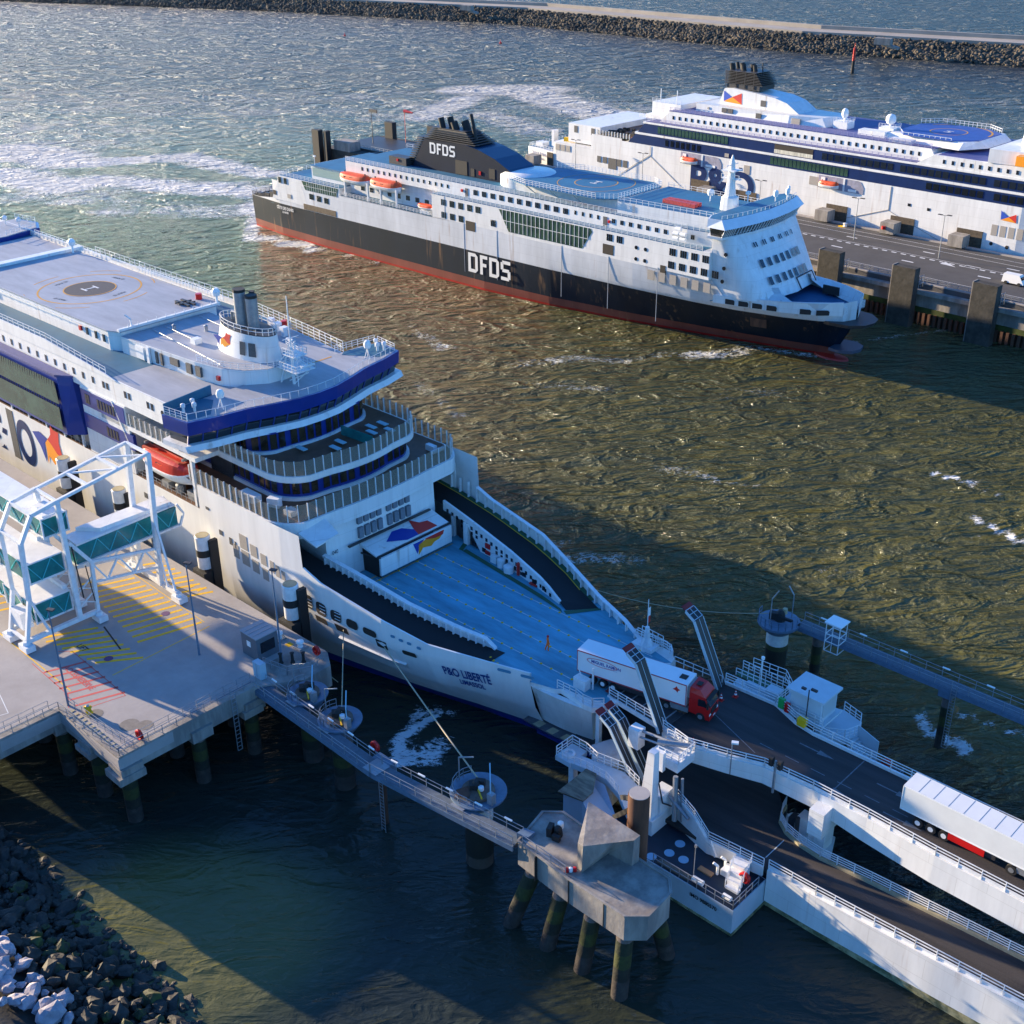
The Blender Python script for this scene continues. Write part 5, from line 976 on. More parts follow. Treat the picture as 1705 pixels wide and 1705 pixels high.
SB.p("window_mullions", mm, WHITE2, bb)
SB.p("bridge_deck_ring", M().prism([(x-.6, y*.97) for x, y in bfr]+[(x, y) for x, y in bbk], 24.2, 24.7).rail([(x-.7, y*.97, 24.7) for x, y in bfr], .8, 1.2, (1, .5), .03), WHITE, bb)
SB.p("bridge_roof", M().prism([(x-1.1, y*.96) for x, y in bfr]+[(x+.2, y*.98) for x, y in bbk], 28.2, 28.26), MIDB, bb)
SB.p("roof_rail", M().rail([(x-1.2, y*.95, 28.16) for x, y in bfr], .8, 1.3, (1,), .04), WHITE2, bb)
SB.p("roof_house", M().prism([(132, -9.5), (158, -8.5), (160, -6), (160, 6), (158, 8.5), (132, 9.5)], 24.06, 26.6), WHITE)
SB.p("roof_house_deck", M().prism([(132, -9.4), (158, -8.4), (160, -6), (160, 6), (158, 8.4), (132, 9.4)], 26.6, 26.66), MIDB)
SB.p("roof_house_rail", M().rail([(132, -9.3, 26.66), (158, -8.3, 26.66)], 1, 1.6, (1, .5), .04).rail([(132, 9.3, 26.66), (158, 8.3, 26.66)], 1, 1.6, (1, .5), .04), WHITE2)
SB.p("liferaft_rack", M().box(140.5, 149, -4.5, -3.3, 26.7, 27.5).box(140.5, 149, -2.9, -1.9, 26.7, 27.5), mat("faded_red_rack", (.50,.05,.05), .5, var=.6, vs=2.5))
SB.p("white_canisters", M().tube((150.2, -13.5, 22.4), (151.6, -13.5, 22.4), .45, 10).tube((150.2, -13.5, 23.4), (151.6, -13.5, 23.4), .45, 10).tube((150.4, -13.0, 24.3), (151.8, -13.0, 24.3), .45, 10).tube((152.0, -13.5, 22.4), (153.4, -13.5, 22.4), .45, 10).tube((152.0, -13.5, 23.4), (153.4, -13.5, 23.4), .45, 10), LITE)
mb = SB.p("signal_mast", M().lathe(154.8, 0, [(2.0, 26.6), (1.8, 29.3), (1.2, 29.6), (.8, 33.0), (.6, 36.4), (.1, 38)], 10), WHITE, smooth=False)
SB.p("mast_arms", M().box(152.6, 157, -.5, .5, 33.0, 33.2).box(153.2, 156.4, -1.6, 1.6, 34.8, 35.0).bar((154.8, -2.2, 36), (154.8, 2.2, 36), .15).rail([(152.6, -.5, 33.2), (157, -.5, 33.2)], .8, 1, (1,), .04).tube((158.6, 1, 26.6), (158.6, 1, 30.6), .15).box(158.2, 159, .6, 1.4, 30.2, 30.8), WHITE2, mb)
for x, y, z, r_ in ((147.5, 3.5, 26.6, .8), (162.0, 6.5, 27.96, .6), (163.0, 9.5, 27.96, .5), (161.8, 12, 27.96, .35)):
    d_ = SB.p("satellite_dome", M().lathe(x, y, [(.12, z), (.12, z+1.2), (r_*.7, z+1.3), (r_, z+1.9), (r_*.8, z+2.5), (.05, z+2.7)], 12), LITE, smooth=True)
# helideck
hd = SB.p("helideck", M().prism([(99, -8.8), (106, -11.0), (127, -11.0), (131, -8), (131, 8), (127, 10.5), (106, 10.5), (99, 8.5)], 26.5, 26.7), MIDB)
SB.p("helideck_supports", M().box(100, 131, -7.5, 7.5, 24.06, 26.5).bar((106, -10.8, 26.5), (106, -7.5, 24.2), .2).bar((113, -10.8, 26.5), (113, -7.5, 24.2), .2).bar((120, -10.8, 26.5), (120, -7.5, 24.2), .2), WHITE, hd)
mm = M(); ring(mm, 117, 1.5, 4.9, 5.15, 26.72, 48); ring(mm, 117, 1.5, 9.0, 9.2, 26.72, 48); mm.v = [(min(x, 130.6), max(-10.8, min(y, 10.2)), z) for x, y, z in mm.v]; SB.p("landing_circle", mm, YELL, hd)
SB.p("letter_h", M().box(116, 118, .2, .6, 26.73, 26.75).box(116, 118, 2.4, 2.8, 26.73, 26.75).box(116.8, 117.2, .6, 2.4, 26.73, 26.75), LINE, hd)
SB.p("helideck_rail", M().rail([(99, -8.8, 26.7), (106, -11, 26.7), (127, -11, 26.7), (131, -8, 26.7), (131, 8, 26.7), (127, 10.5, 26.7), (106, 10.5, 26.7), (99, 8.5, 26.7)], 1.2, 1.1, (1, .66, .33), .045), WHITE2, hd)
SB.p("round_house", M().lathe(97.5, 0, [(7.2, 24.06), (7.2, 26.2), (6.0, 27.0), (.2, 27.2)], 20), WHITE, smooth=True)
# funnel
prof = [(60.5, 24), (63, 28), (65.3, 31.4), (80, 31.6), (85, 30.8), (90, 29.4), (94.5, 27.4), (98.5, 24)]
mm = M(); n_ = len(prof)
mm.add([(x, -4.3, z) for x, z in prof]+[(x, 4.3, z) for x, z in prof], [tuple(range(n_-1, -1, -1)), tuple(range(n_, 2*n_))]+[(i, (i+1) % n_, n_+(i+1) % n_, n_+i) for i in range(n_)])
FUN = mat("funnel_dark_navy", (.006,.013,.030), .45, var=.2, vs=.3, spec=.2); fb = SB.p("funnel", mm, FUN)
arcp = [(80, 31.62), (85, 30.85), (90, 29.45), (94.5, 27.45), (98.6, 24.1)]; mm = M()
for (a, za), (b, zb_) in zip(arcp, arcp[1:]): mm.add([(a, -4.4, za), (b, -4.4, zb_), (b, 4.4, zb_), (a, 4.4, za)], [(0, 1, 2, 3)])
SB.p("funnel_slope", mm, mat("funnel_slope_blue", (.01,.05,.11), .35), fb)
mm = M()
for k in range(13):
    z = 24.3+k*.6; dx = (z-24)*.62; mm.box(58.2+dx, 59.8+dx+.4, -4.4, 4.4, z, z+.22)
for k in range(7): z = 31.6+k*.42; mm.box(65.0+k*.2, 83-k*.8, -4.0+k*.25, 4.0-k*.25, z, z+.16)
mm.prism([(67, -3), (81, -3), (81, 3), (67, 3)], 31.6, 34.0, [(68.5, -2.4), (78.5, -2.4), (78.5, 2.4), (68.5, 2.4)])
SB.p("funnel_grating", mm, DSTEEL, fb)
for x, y, h_, r_, lx in ((70, -1.5, 36.6, .75, -1.2), (71.8, 0, 36.8, .8, -1.2), (74.6, -1.2, 36.0, .9, -1.5), (76.8, .6, 36.2, 1.0, -1.6), (79.6, 0, 38.2, .45, -1.6), (80.6, -1, 35.4, .45, -1)):
    SB.p("exhaust_pipe", M().tube((x, y, 32.5), (x+lx, y, h_), r_, 12), BLACK, fb, smooth=True)
SB.p("funnel_door", M().box(76.4, 80.5, -4.4, -4.25, 24.2, 27.6).box(88, 90, -4.4, -4.25, 24.6, 27).box(81.8, 83, -4.4, -4.25, 24.3, 26.2), BLACK, fb); SB.p("funnel_red_box", M().box(84.6, 85.3, -4.5, -4.3, 25, 25.9), RED, fb)
dfds(2.2, lambda x, y: (67.3+x, -4.36, 28.1+y*.82), fb)
SB.p("deck_machinery", M().box(53.5, 60, -6, -3, 24.06, 26).box(54, 57, 2, 5, 24.06, 25.6), DSTEEL)
SB.p("hose_box", M().box(56.5, 57.2, -6.2, -6.0, 25, 25.6), RED)
# foredeck
SB.p("foredeck", M().prism([(160, -13), (168, -11.6), (176, -9.3), (182, -6.6), (186, -3.4), (186.6, 0), (186, 3.4), (182, 6.6), (176, 9.3), (168, 11.6), (160, 13)], 10.6, 10.7), mat("foredeck_blue", (.03,.12,.24), .6, var=.2, vs=.5))
for sg in (-1, 1):
    pth = [(161, 13.2), (165, 12.4), (170, 11.3), (175, 9.9), (180, 7.8), (184, 5.4), (186.0, 3.9)]
    a = [(x, sg*y, 12.2+(x-161)*.05) for x, y in pth]; b = [(172.2, sg*6.5, 14.4), (172.4, sg*6.3, 14.0), (172.8, sg*6.2, 13.2), (176, sg*6.2, 11.8), (180, sg*5.6, 10.9), (184, sg*4.2, 10.7), (186, sg*3.4, 10.7)]
    SB.p("bow_cheek", M().strip(a, b), WHITE, smooth=True)
    SB.p("bulwark", M().wall([(x, sg*(y+.1)) for x, y in pth], 10.6, [12.2+(x-161)*.05 for x, y in pth], .25), WHITE)
SB.p("cheek_opening", M().box(175.8, 179.6, 5.6, 5.9, 11.2, 13.0), DARK); SB.p("bow_rail", M().rail([(186.3, -3.9, 10.7), (186.6, 3.9, 10.7)], 1.6, .5, (1, .8, .6, .4, .2), .05), WHITE2)
for x in (164.8, 167.7, 170.6, 173.6, 180.0, 183.0):
    SB.p("mooring_opening", M().add([(x-1.05, -hbB(x-1.05, 11.2)-.2, 10.7), (x+1.0, -hbB(x+1.0, 11.2)-.2, 10.75), (x+1.05, -hbB(x+1.05, 11.2)-.2, 11.5), (x+.8, -hbB(x+.8, 11.2)-.2, 11.8), (x-1.05, -hbB(x-1.05, 11.2)-.2, 11.8)], [(0, 1, 2, 3, 4)]), DARK)
SB.p("shell_patch", M().add([(167.5, -hbB(167.5, 7)-.02, 5.6), (171, -hbB(171, 7)-.0, 5.6), (171, -hbB(171, 7.6)-.06, 8.4), (167.5, -hbB(167.5, 7.6)-.06, 8.4)], [(0, 1, 2, 3)]), RUST)
# ================================================================== far ferry
SC = T("car_ferry", "white ferry with two navy window bands moored at the far quay, its funnel black topped", "ferry", FC, (80, 0, 0))
mm = M()
def hbC(x): return lerp_tab([(-14, 13.5), (-6, 14.8), (0, 15.6), (150, 15.7), (175, 12), (198, 4)], x)
xsC = [-14, -6, 0, 15]+list(range(30, 151, 15))+[160, 170, 180, 190, 198]
def tzC(x): return lerp_tab([(-14, 13.2), (-1, 13.2), (-.9, 16.4), (14.8, 16.4), (15, 20.8), (27, 20.8), (27.1, 20.2), (198, 20.2)], x)
xsC = sorted(set(xsC+[-1, -.9, 14.8, 27, 27.1])); ends = []
for sg in (-1, 1):
    rows_ = [[(x, sg*(hbC(x)-(1.0 if z < 4 else 0)), z) for z in (-1, 4, 8, 12, tzC(x))] for x in xsC]
    for a, b in zip(rows_, rows_[1:]): mm.strip(a, b)
    ends.append((rows_[0], rows_[-1]))
for k in (0, 1): mm.add(ends[0][k]+ends[1][k], [tuple(range(5))+tuple(range(9, 4, -1))])
mm.poly([(x, -hbC(x), tzC(x)) for x in (-14, -6, -1)]+[(x, hbC(x), tzC(x)) for x in (-1, -6, -14)])
SC.p("hull", mm, WHITE, smooth=True)
SC.p("stern_deck", M().box(-13.8, -1, -13, 13, 13.2, 13.3), MIDB)
SC.p("stern_gear", M().box(-6, -5, -11, -9, 13.3, 18.8).box(-12, -9, -12, -9, 13.3, 14.6).rail([(-1, -15, 13.3), (-13.8, -13, 13.3), (-13.8, 13, 13.3)], 1, 1.5, (1, .5), .05), WHITE2)
SC.p("aft_ramp_house", M().box(-.9, 15, -15.6, 15.4, 16.4, 16.6), WHITE); SC.p("yellow_beam", M().prism([(1.5, -13.5), (14, -11), (14, -10), (1.5, -12.5)], 16.6, 17.8), YEL); SC.p("aft_roof", M().box(2, 15, -9.5, 9, 16.6, 17.4), GDECK)
SC.p("ship_name", mapm(text_m("Spirit of Britain", 1.6, 0, .02), lambda x, y, z: (-8.0+x*.75, -hbC(-7+x)-.15, 11.8+y)), NT)
SC.p("port_name", mapm(text_m("LIMASSOL", .9, 0, .02), lambda x, y, z: (-7.0+x*.8, -hbC(-7+x)-.15, 10.2+y)), NT)
for i, x in enumerate((1.0, 3.2, 5.4)): SC.p("aft_louvre", M().box(x-.9, x+.9, -15.75, -15.55, 14.2, 16.0), LOUV)
SC.p("aft_terrace_house", M().box(4, 17, -14, 14, 17, 22.6), WHITE); SC.p("terrace_house_windows", M().box(6.4, 7.8, -14.1, -13.9, 20.0, 22).box(13.4, 14.8, -14.1, -13.9, 20, 22), LOUVB)
SC.p("brown_terrace", M().box(17, 34, -15, 15, 20.8, 20.9), BROWN)
fence_ = M().wall([(17, -15.4), (30, -15.4)], 20.8, 22.2, .06); SC.p("terrace_glass", fence_, FENCEG)
mm = M()
for i in range(12): mm.box(17+i*1.15, 17.2+i*1.15, -15.5, -15.3, 20.8, 22.3)
SC.p("terrace_posts", mm, WHITE2)
mm = M()
for i in range(26): x, y = rg.uniform(18, 33), rg.uniform(-12, -4); mm.box(x, x+.8, y, y+.8, 20.9, 21.7)
SC.p("terrace_tables", mm, DARK, kind="stuff")
# banded superstructure
bd = SC.p("lower_band", M().prism([(29.5, -15.65), (160, -15.65), (185, -11), (185, 11), (160, 15.65), (29.5, 15.65)], 20.2, 22.9, [(32.3, -15.65), (160, -15.65), (185, -11), (185, 11), (160, 15.65), (32.3, 15.65)]), NAVY)
SC.p("white_stripe", M().prism([(32, -15.8), (160, -15.8), (185, -11.3), (185, 11.3), (160, 15.8), (32, 15.8)], 22.9, 23.5), WHITE)
bu = SC.p("upper_band", M().prism([(33, -15.65), (158, -15.65), (183, -11), (183, 11), (158, 15.65), (33, 15.65)], 23.5, 26.2, [(35.5, -15.65), (158, -15.65), (183, -11), (183, 11), (158, 15.65), (35.5, 15.65)]), NAVY)
SC.p("stripe_edge", M().prism([(35, -15.8), (158, -15.8), (183, -11.2), (183, 11.2), (158, 15.8), (35, 15.8)], 26.2, 26.7), WHITE)
SC.p("promenade", M().prism([(36, -15.6), (158, -15.6), (158, 15.6), (36, 15.6)], 26.7, 26.76), PURP)
SC.p("promenade_rail", M().rail([(36, -15.5, 26.7), (122, -15.5, 26.7)], 1.1, 1.8, (1, .75, .5, .25), .05), mat("violet_rail", (.25,.25,.45), .5))
def rowC(x0, x1, step, z, w_, h_, y, m_, par, nm="window"):
    f = None; x = x0; k = 0
    while x < x1:
        if f is None: f = SC.p(nm, M().box(x-w_/2, x+w_/2, y-.06, y+.1, z-h_/2, z+h_/2), m_, par); bx = x
        else: SC.dup(f, (x-bx, 0, 0))
        x += step; k += 1
    return f
rowC(41, 65, 1.25, 24.9, 1.0, 1.9, -15.68, GLASSG, bu, "glazed_panel")
rowC(96, 116, 1.9, 24.8, 1.5, 1.6, -15.68, GLASS, bu); rowC(118.5, 141, 1.9, 24.8, 1.5, 1.6, -15.68, GLASS, bu); rowC(143, 157, 1.9, 24.8, 1.5, 1.6, -15.68, GLASS, bu)
rowC(44, 57, 1.9, 21.6, 1.1, 1.7, -15.68, GLASS, bd); rowC(80, 104, 1.2, 21.6, 1.0, 1.9, -15.68, GLASSG, bd, "glazed_panel"); rowC(126, 140, 1.9, 21.6, 1.5, 1.6, -15.68, GLASS, bd); rowC(143.5, 158, 1.9, 21.6, 1.5, 1.6, -15.68, GLASS, bd)
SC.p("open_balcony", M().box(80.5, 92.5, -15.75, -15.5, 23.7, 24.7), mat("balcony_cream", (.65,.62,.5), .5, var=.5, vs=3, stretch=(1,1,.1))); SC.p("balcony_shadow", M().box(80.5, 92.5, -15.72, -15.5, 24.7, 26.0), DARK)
uh = SC.p("cabin_tier", M().prism([(39, -13.2), (126, -13.2), (126, 13.2), (39, 13.2)], 26.7, 30.0, [(42.5, -13.2), (124, -13.2), (124, 13.2), (42.5, 13.2)]), WHITE)
SC.p("top_deck", M().box(42, 125, -13.2, 13.2, 30.0, 30.1), PURP, uh); rowC(44, 122, 2.2, 28.4, .6, .95, -13.25, GLASS, uh, "cabin_window")
SC.p("top_rail", M().rail([(42.5, -13.1, 30.1), (124, -13.1, 30.1)], 1.1, 1.8, (1, .75, .5, .25), .05), mat("violet_rail", (0,0,0)), uh)
SC.p("aft_tier_house", M().box(32, 47, -11, 11, 26.7, 28).box(33.5, 44, -10, 10, 28, 31.5), WHITE); SC.p("aft_tier_rails", M().rail([(30.5, -12, 27), (44, -12.6, 27)], 1.1, 1.5, r=.05).rail([(33.5, -10, 31.5), (44, -10, 31.5)], 1, 1.5, r=.05).tube((35, -8, 31.5), (35, -8, 35), .12).tube((41, -8, 31.5), (41, -8, 35), .12), WHITE2)
fw_ = SC.p("forward_house", M().prism([(122, -15.7), (160, -15.6), (180, -12), (180, 12), (160, 15.6), (122, 15.7)], 26.7, 29.2, [(126, -15.7), (160, -15.6), (178, -12), (178, 12), (160, 15.6), (126, 15.7)]), WHITE)
rowC(129, 152, 2.3, 27.9, .6, .95, -15.7, GLASS, fw_, "cabin_window")
SC.p("forward_roof", M().prism([(127, -15), (158, -15), (158, 15), (127, 15)], 29.2, 29.3), PURP, fw_)
hd = SC.p("helideck", M().prism([(110, -4), (114, -9.5), (127, -9.5), (132, -5), (132, 7), (127, 11), (114, 11), (110, 7)], 31.6, 31.8), mat("helideck_blue", (.02,.07,.33), .5, var=.15, vs=.5))
SC.p("helideck_base", M().prism([(104, -9), (130, -11), (134, -4), (134, 9), (108, 9)], 30.0, 31.6, [(110, -8), (130, -9), (132, -4), (132, 9), (110, 9)]), WHITE, hd)
mm = M(); ring(mm, 121, .8, 4.4, 4.7, 31.82, 40); SC.p("landing_circle", mm, YELL, hd); mm = M(); ring(mm, 121, .8, 10.2, 10.7, 31.83, 40, 0, 140); mm.v = [(min(x, 131.8), min(y, 10.8), z) for x, y, z in mm.v]; SC.p("edge_arc", mm, YELL, hd)
SC.p("letter_h", M().box(120, 122, -.2, .1, 31.83, 31.85).box(120, 122, 1.5, 1.8, 31.83, 31.85).box(120.8, 121.2, .1, 1.5, 31.83, 31.85), LINE, hd)
SC.p("helideck_rail", M().rail([(110, 7, 31.8), (114, 11, 31.8), (127, 11, 31.8), (132, 7, 31.8)], 1.2, 1.2, (1, .5), .05).rail([(110, -4, 31.8), (114, -9.5, 31.8), (127, -9.5, 31.8)], .5, 1.5, (1,), .05), WHITE2, hd)
pf = [(53.0, 30), (53.6, 33), (55.0, 36.6), (58, 36.9), (66, 36.2), (72, 35.6), (76, 34.6), (79, 32.8), (80.5, 31.9), (80.5, 30)]
n_ = len(pf); fc = SC.p("funnel", M().add([(x, -4.6, z) for x, z in pf]+[(x, 4.6, z) for x, z in pf], [tuple(range(n_)), tuple(range(n_, 2*n_))]+[(i, (i+1) % n_, n_+(i+1) % n_, n_+i) for i in range(n_)]), WHITE)
SC.p("funnel_base_block", M().prism([(48, -8), (79, -8), (90, -6.5), (91, 0), (90, 6), (48, 8)], 30.05, 32.2, [(48, -8), (79, -7.5), (88, -5.5), (89, 0), (88, 5), (48, 8)]), WHITE, fc)
SC.p("funnel_louvres", M().box(57, 58.7, -8.1, -7.9, 30.7, 31.9).box(59, 60.7, -8.1, -7.9, 30.7, 31.9).box(67.5, 69.2, -4.7, -4.5, 33, 34.6).box(68.5, 70.2, -8.1, -7.9, 30.4, 31.7), LOUVB, fc)
SC.p("base_doors", M().box(80, 82.6, -7.9, -7.3, 30.1, 31.6).box(52, 52.6, -8.1, -7.9, 31, 31.6), LOUV, fc)
def yC(x, z): return (x, -4.66, z)
SC.p("funnel_emblem", M().poly([yC(54.9, 36.0), yC(57.8, 34.5), yC(55.0, 33.1)]), mat("emblem_blue", (.02,.08,.45), .5), fc); SC.p("funnel_emblem", M().poly([yC(57.8, 34.5), yC(61.0, 35.8), yC(61.2, 32.8)]), FLAGR, fc); SC.p("funnel_emblem", M().poly([yC(57.8, 34.5), yC(61.2, 32.8), yC(55.0, 33.1)]), FLAGO, fc)
mm = M().prism([(55, -3.6), (66, -3.6), (66, 3.6), (55, 3.6)], 36.7, 38.0)
for k in range(9): mm.box(54.2, 64.6+(.3*(8-k)), -3.8, 3.8, 38+k*.4, 38.16+k*.4)
for x in (54.6, 58, 61, 64): mm.box(x, x+.15, -3.8, -3.65, 37, 41.6)
SC.p("funnel_grating", mm, DSTEEL, fc)
for x, y, r_ in ((56.0, -1.5, .75), (57.8, .8, .7), (59.6, -1.2, .7), (61.6, .6, .75), (63.2, -.8, .6), (55.6, 1.6, .5)): SC.p("exhaust_pipe", M().tube((x, y, 38), (x-1.2, y, 43.0), r_, 10), BLACK, fc, smooth=True)
SC.p("whip_pole", M().tube((64.6, 0, 38), (64.0, 0, 43.6), .15), BLACK, fc)
for x, y, z0, z1, r_ in ((93.5, -3.5, 30, 32.8, .9), (107.5, -4.5, 30, 33.0, 1.3)):
    d_ = SC.p("radome", M().lathe(x, y, [(r_*.7, z1), (r_, z1+.6), (r_, z1+1.4), (r_*.7, z1+2.1), (.1, z1+2.4)], 14), LITE, smooth=True); SC.p("radome_base", M().box(x-2.2, x+2.0, y-1.8, y+1.8, 30.05, z1-.9).rail([(x-2.2, y-1.8, z1-.9), (x+2, y-1.8, z1-.9), (x+2, y+1.8, z1-.9)], 1, .8, (1, .5), .04).tube((x, y, 30), (x, y, z1), .3), WHITE2, d_)
SC.p("roof_boxes", M().box(101, 105, -9, -6, 30.05, 31.4).box(105.5, 109, -9.5, -6.5, 30.05, 31.6).box(112, 118, -12.5, -10, 30.1, 31.0), WHITE2)
SC.p("bridge_house", M().prism([(140, -16), (170, -14), (170, 14), (140, 16)], 29.3, 32.5), WHITE); SC.p("bridge_wing", M().prism([(147.5, -18), (152, -18), (152, -13), (147, -13)], 29.8, 32.0), ORANGE); SC.p("bow_mast", M().lathe(144.5, -6, [(1.5, 32.5), (1.0, 37), (.3, 40.5)], 8).bar((144.5, -7.5, 38), (144.5, -4.5, 38), .2), WHITE2)
# recesses with rescue boats
for i, (x0, x1) in enumerate(((49.3, 63.6), (95.0, 108.4))):
    mm = M().poly([(x0, -15.76, 16.8), (x1, -15.76, 16.8), (x1, -15.76, 18.4), (x1-1, -15.76, 19.8), (x1-2, -15.76, 20.0), (x0, -15.76, 20.0)]); SC.p("boat_recess", mm, mat("recess_lavender_grey", (.28,.28,.36), .6, var=.3, vs=1)); SC.p("recess_divider", M().box(x0+7.4, x0+7.9, -15.9, -15.7, 16.8, 20), WHITE2); SC.p("recess_fittings", M().box(x0+9, x1-2, -15.9, -15.7, 17.0, 17.6).box(x0+.8, x0+2, -15.9, -15.7, 18.5, 19.6), LITE)
    lifeboat("rescue_boat", 6.0, 1.6, 1.9, BOATO, ("orange rescue boat in the side recess nearer the stern of the far ferry", "orange rescue boat in the side recess farther forward on the far ferry")[i], "rescue boat", FC, (x0+3.6, -16.5, 17.0))
for x in (26.2, 28.6): SC.p("side_opening", M().box(x-.8, x+.8, -15.75, -15.55, 12.6, 14.6), LOUVB)
SC.p("side_opening", M().box(17.5, 19, -15.75, -15.5, 12.8, 14.6).box(19.8, 21.4, -15.75, -15.5, 12.8, 14.6).box(22, 25.2, -15.75, -15.5, 11.4, 14.6), LOUVB)
for x, z, w_, h_ in ((65.2, 21.0, .7, .5), (68.0, 20.6, 0, 0), (121.5, 16.3, .4, .35), (126.8, 16.0, .4, .35), (93.6, 18.2, 1.4, 1.1), (70.0, 17.9, .4, .4), (72.2, 18.0, 1.0, 1.2)):
    if w_: SC.p("side_louvre", M().box(x-w_, x+w_, -15.76, -15.6, z-h_, z+h_), LOUV if w_ > .5 else GLASS)
SC.p("hull_seam", M().bar((101, -15.75, 9), (116, -15.75, 14.2), .12).bar((116, -15.75, 14.2), (116, -15.75, 20), .1).bar((26, -15.75, 10), (38, -15.75, 17.5), .12).bar((38, -15.75, 17.5), (38, -15.75, 20), .1).bar((38, -15.75, 17.2), (50, -15.75, 10), .1).bar((116, -15.75, 14), (132, -15.75, 8.5), .08), LOUV)
SC.p("hull_lettering", mapm(text_m("P&O", 10.2, 0, .34, 1.12), lambda x, y, z: (63.9+x, -15.78, 12.9+y)), NAVY)
SC.p("side_emblem", M().poly([(145.2, -15.8, 18.8), (147.2, -15.8, 17.5), (145.4, -15.8, 16.6)]), mat("emblem_blue", (0,0,0))); SC.p("side_emblem", M().poly([(147.2, -15.8, 17.5), (149.0, -15.8, 18.4), (149.2, -15.8, 16.4)]), FLAGR); SC.p("side_emblem", M().poly([(147.2, -15.8, 17.5), (149.2, -15.8, 16.4), (145.4, -15.8, 16.6)]), FLAGO)
for i in range(5): SC.p("bow_louvre", M().box(143.5+i*2.1, 145.0+i*2.1, -15.75, -15.6, 12.6, 15.2), LOUV)
SC.p("bow_ports", M().tube((140, -15.5, 11.6), (140, -15.76, 11.6), .6, 12).tube((144, -15.5, 10.6), (144, -15.76, 10.6), .45, 12).tube((148, -15.5, 10.4), (148, -15.76, 10.4), .45, 12), DARK)
for i, (x0, x1) in enumerate(((98.2, 104.4), (117.0, 123.6), (135.0, 141.6), (53.5, 60), (-3.4, -1.0), (67, 76))): SC.p("dark_side_panel", M().box(x0, x1, -15.9, -15.7, 9, 13.0 if i < 5 else 12.2), mat("dark_fender_panel", (.10,.075,.05), .85, var=.5, vs=1.5))
# ================================================================== far quay
o = one("far_quay", M().box(-60, 260, -52.0, -17.2, 7.2, 9.0), ASPH2, "long asphalt quay with painted lanes beside the far ferry", "quay", FC, (100, -35, 0))
def under(o, F, org): 
    class _: pass
    t = T.__new__(T); t.F = F; t.org = Vector(org); t.e = o; return t
Q = under(o, FC, (100, -35, 0))
Q.p("quay_wall", M().box(-60, 260, -51.6, -50.4, 3.6, 7.2).box(-60, 260, -53.6, -51.6, 7.0, 7.9), CONCW); Q.p("algae_wall", M().box(-60, 260, -51.8, -50.6, 2.4, 3.7), mat("algae_wall_green", (.05,.07,.012), .9, var=.6, vs=.5))
mm = M()
for i in range(230): x = -40+i*1.3; mm.box(x, x+.62, -52.4, -51.2, -2, 2.6)
mm.box(-60, 260, -51.4, -50.2, -2, 2.6); Q.p("sheet_piling", mm, RUST)
Q.p("quay_kerb", M().box(-60, 260, -18.3, -17.2, 9, 9.35).box(-60, 260, -52, -51.5, 9, 9.3), CONC)
mm = M().box(-60, 260, -21.6, -21.45, 9.004, 9.008).box(-60, 260, -24.9, -24.75, 9.004, 9.008).box(-60, 260, -31.9, -31.75, 9.004, 9.008).box(-60, 260, -47, -46.85, 9.004, 9.008)
for i in range(46): mm.box(60+i*2.5, 61.3+i*2.5, -33.3, -32.7, 9.004, 9.008)
for i in range(5): mm.box(76+i*19, 79+i*19, -38.2, -37.6, 9.004, 9.008).box(70+i*21, 73+i*21, -28, -27.5, 9.004, 9.008)
mm.prism([(141, -34.5), (145, -34.8), (141, -32.2)], 9.004, 9.008).box(146, 149.5, -33.2, -33, 9.004, 9.008).box(146, 149.5, -31.6, -31.4, 9.004, 9.008).box(146, 146.2, -33.2, -31.4, 9.004, 9.008)
Q.p("painted_lines", mm, LINE)
Q.p("quay_railing", M().rail([(60, -51.7, 9.3), (200, -51.7, 9.3)], .9, 2.4, (1, .5), .05), STEEL)
pl = [(-7, "leftmost"), (99.5, 0), (118.6, 0), (137, 0), (61, 0)]
LB = ["low concrete block at the quay end below the stern of the far ferry", "plain concrete block beside the dark side panel nearest the bow wing of the middle ferry", "concrete block with a red lifebuoy on the far quay", "concrete block farthest right on the far quay, near the bow of the far ferry", "concrete block on the far quay under the large hull letters of the far ferry"]
for (x, _), lb_ in zip(pl, LB):
    t = T("concrete_block", lb_, "block", FC, (x, -18.2, 9), "concrete blocks on the far quay"); t.p("block", M().box(x-1.9, x+1.9, -20.2, -16.6, 9.35, 12.1), CONCW)
    if x == 118.6: t.p("lifebuoy_housing", M().lathe(x-.8, -20.3, [(.5, 10.4), (.5, 11.2)], 12), RED)
LL = ["tall double headed lamp post on the far quay, right of the middle ferry's bridge", "double headed lamp post farthest right on the far quay", "double headed lamp post on the far quay near the stern of the far ferry", "double headed lamp post on the far quay left of the big hull letters", "double headed lamp post behind the mast of the middle ferry"]
for (x, y), lb_ in zip(((115.0, -29.4), (138.6, -30.8), (12.5, -20), (40.5, -22), (86, -29)), LL):
    t = T("lamp_post", lb_, "lamp post", FC, (x, y, 9), "lamp posts on the far quay")
    t.p("pole", M().tube((x, y, 9), (x, y, 19.2), .13, 8, .08), STEEL); t.p("lamp_head", M().rbox((x-1.0, y-.3, 19.3), (1.1, .45, .16)).bar((x, y, 19.1), (x-.8, y-.2, 19.3), .08), DSTEEL); t.p("lamp_head", M().rbox((x+1.0, y+.3, 19.3), (1.1, .45, .16)).bar((x, y, 19.1), (x+.8, y+.2, 19.3), .08), DSTEEL)
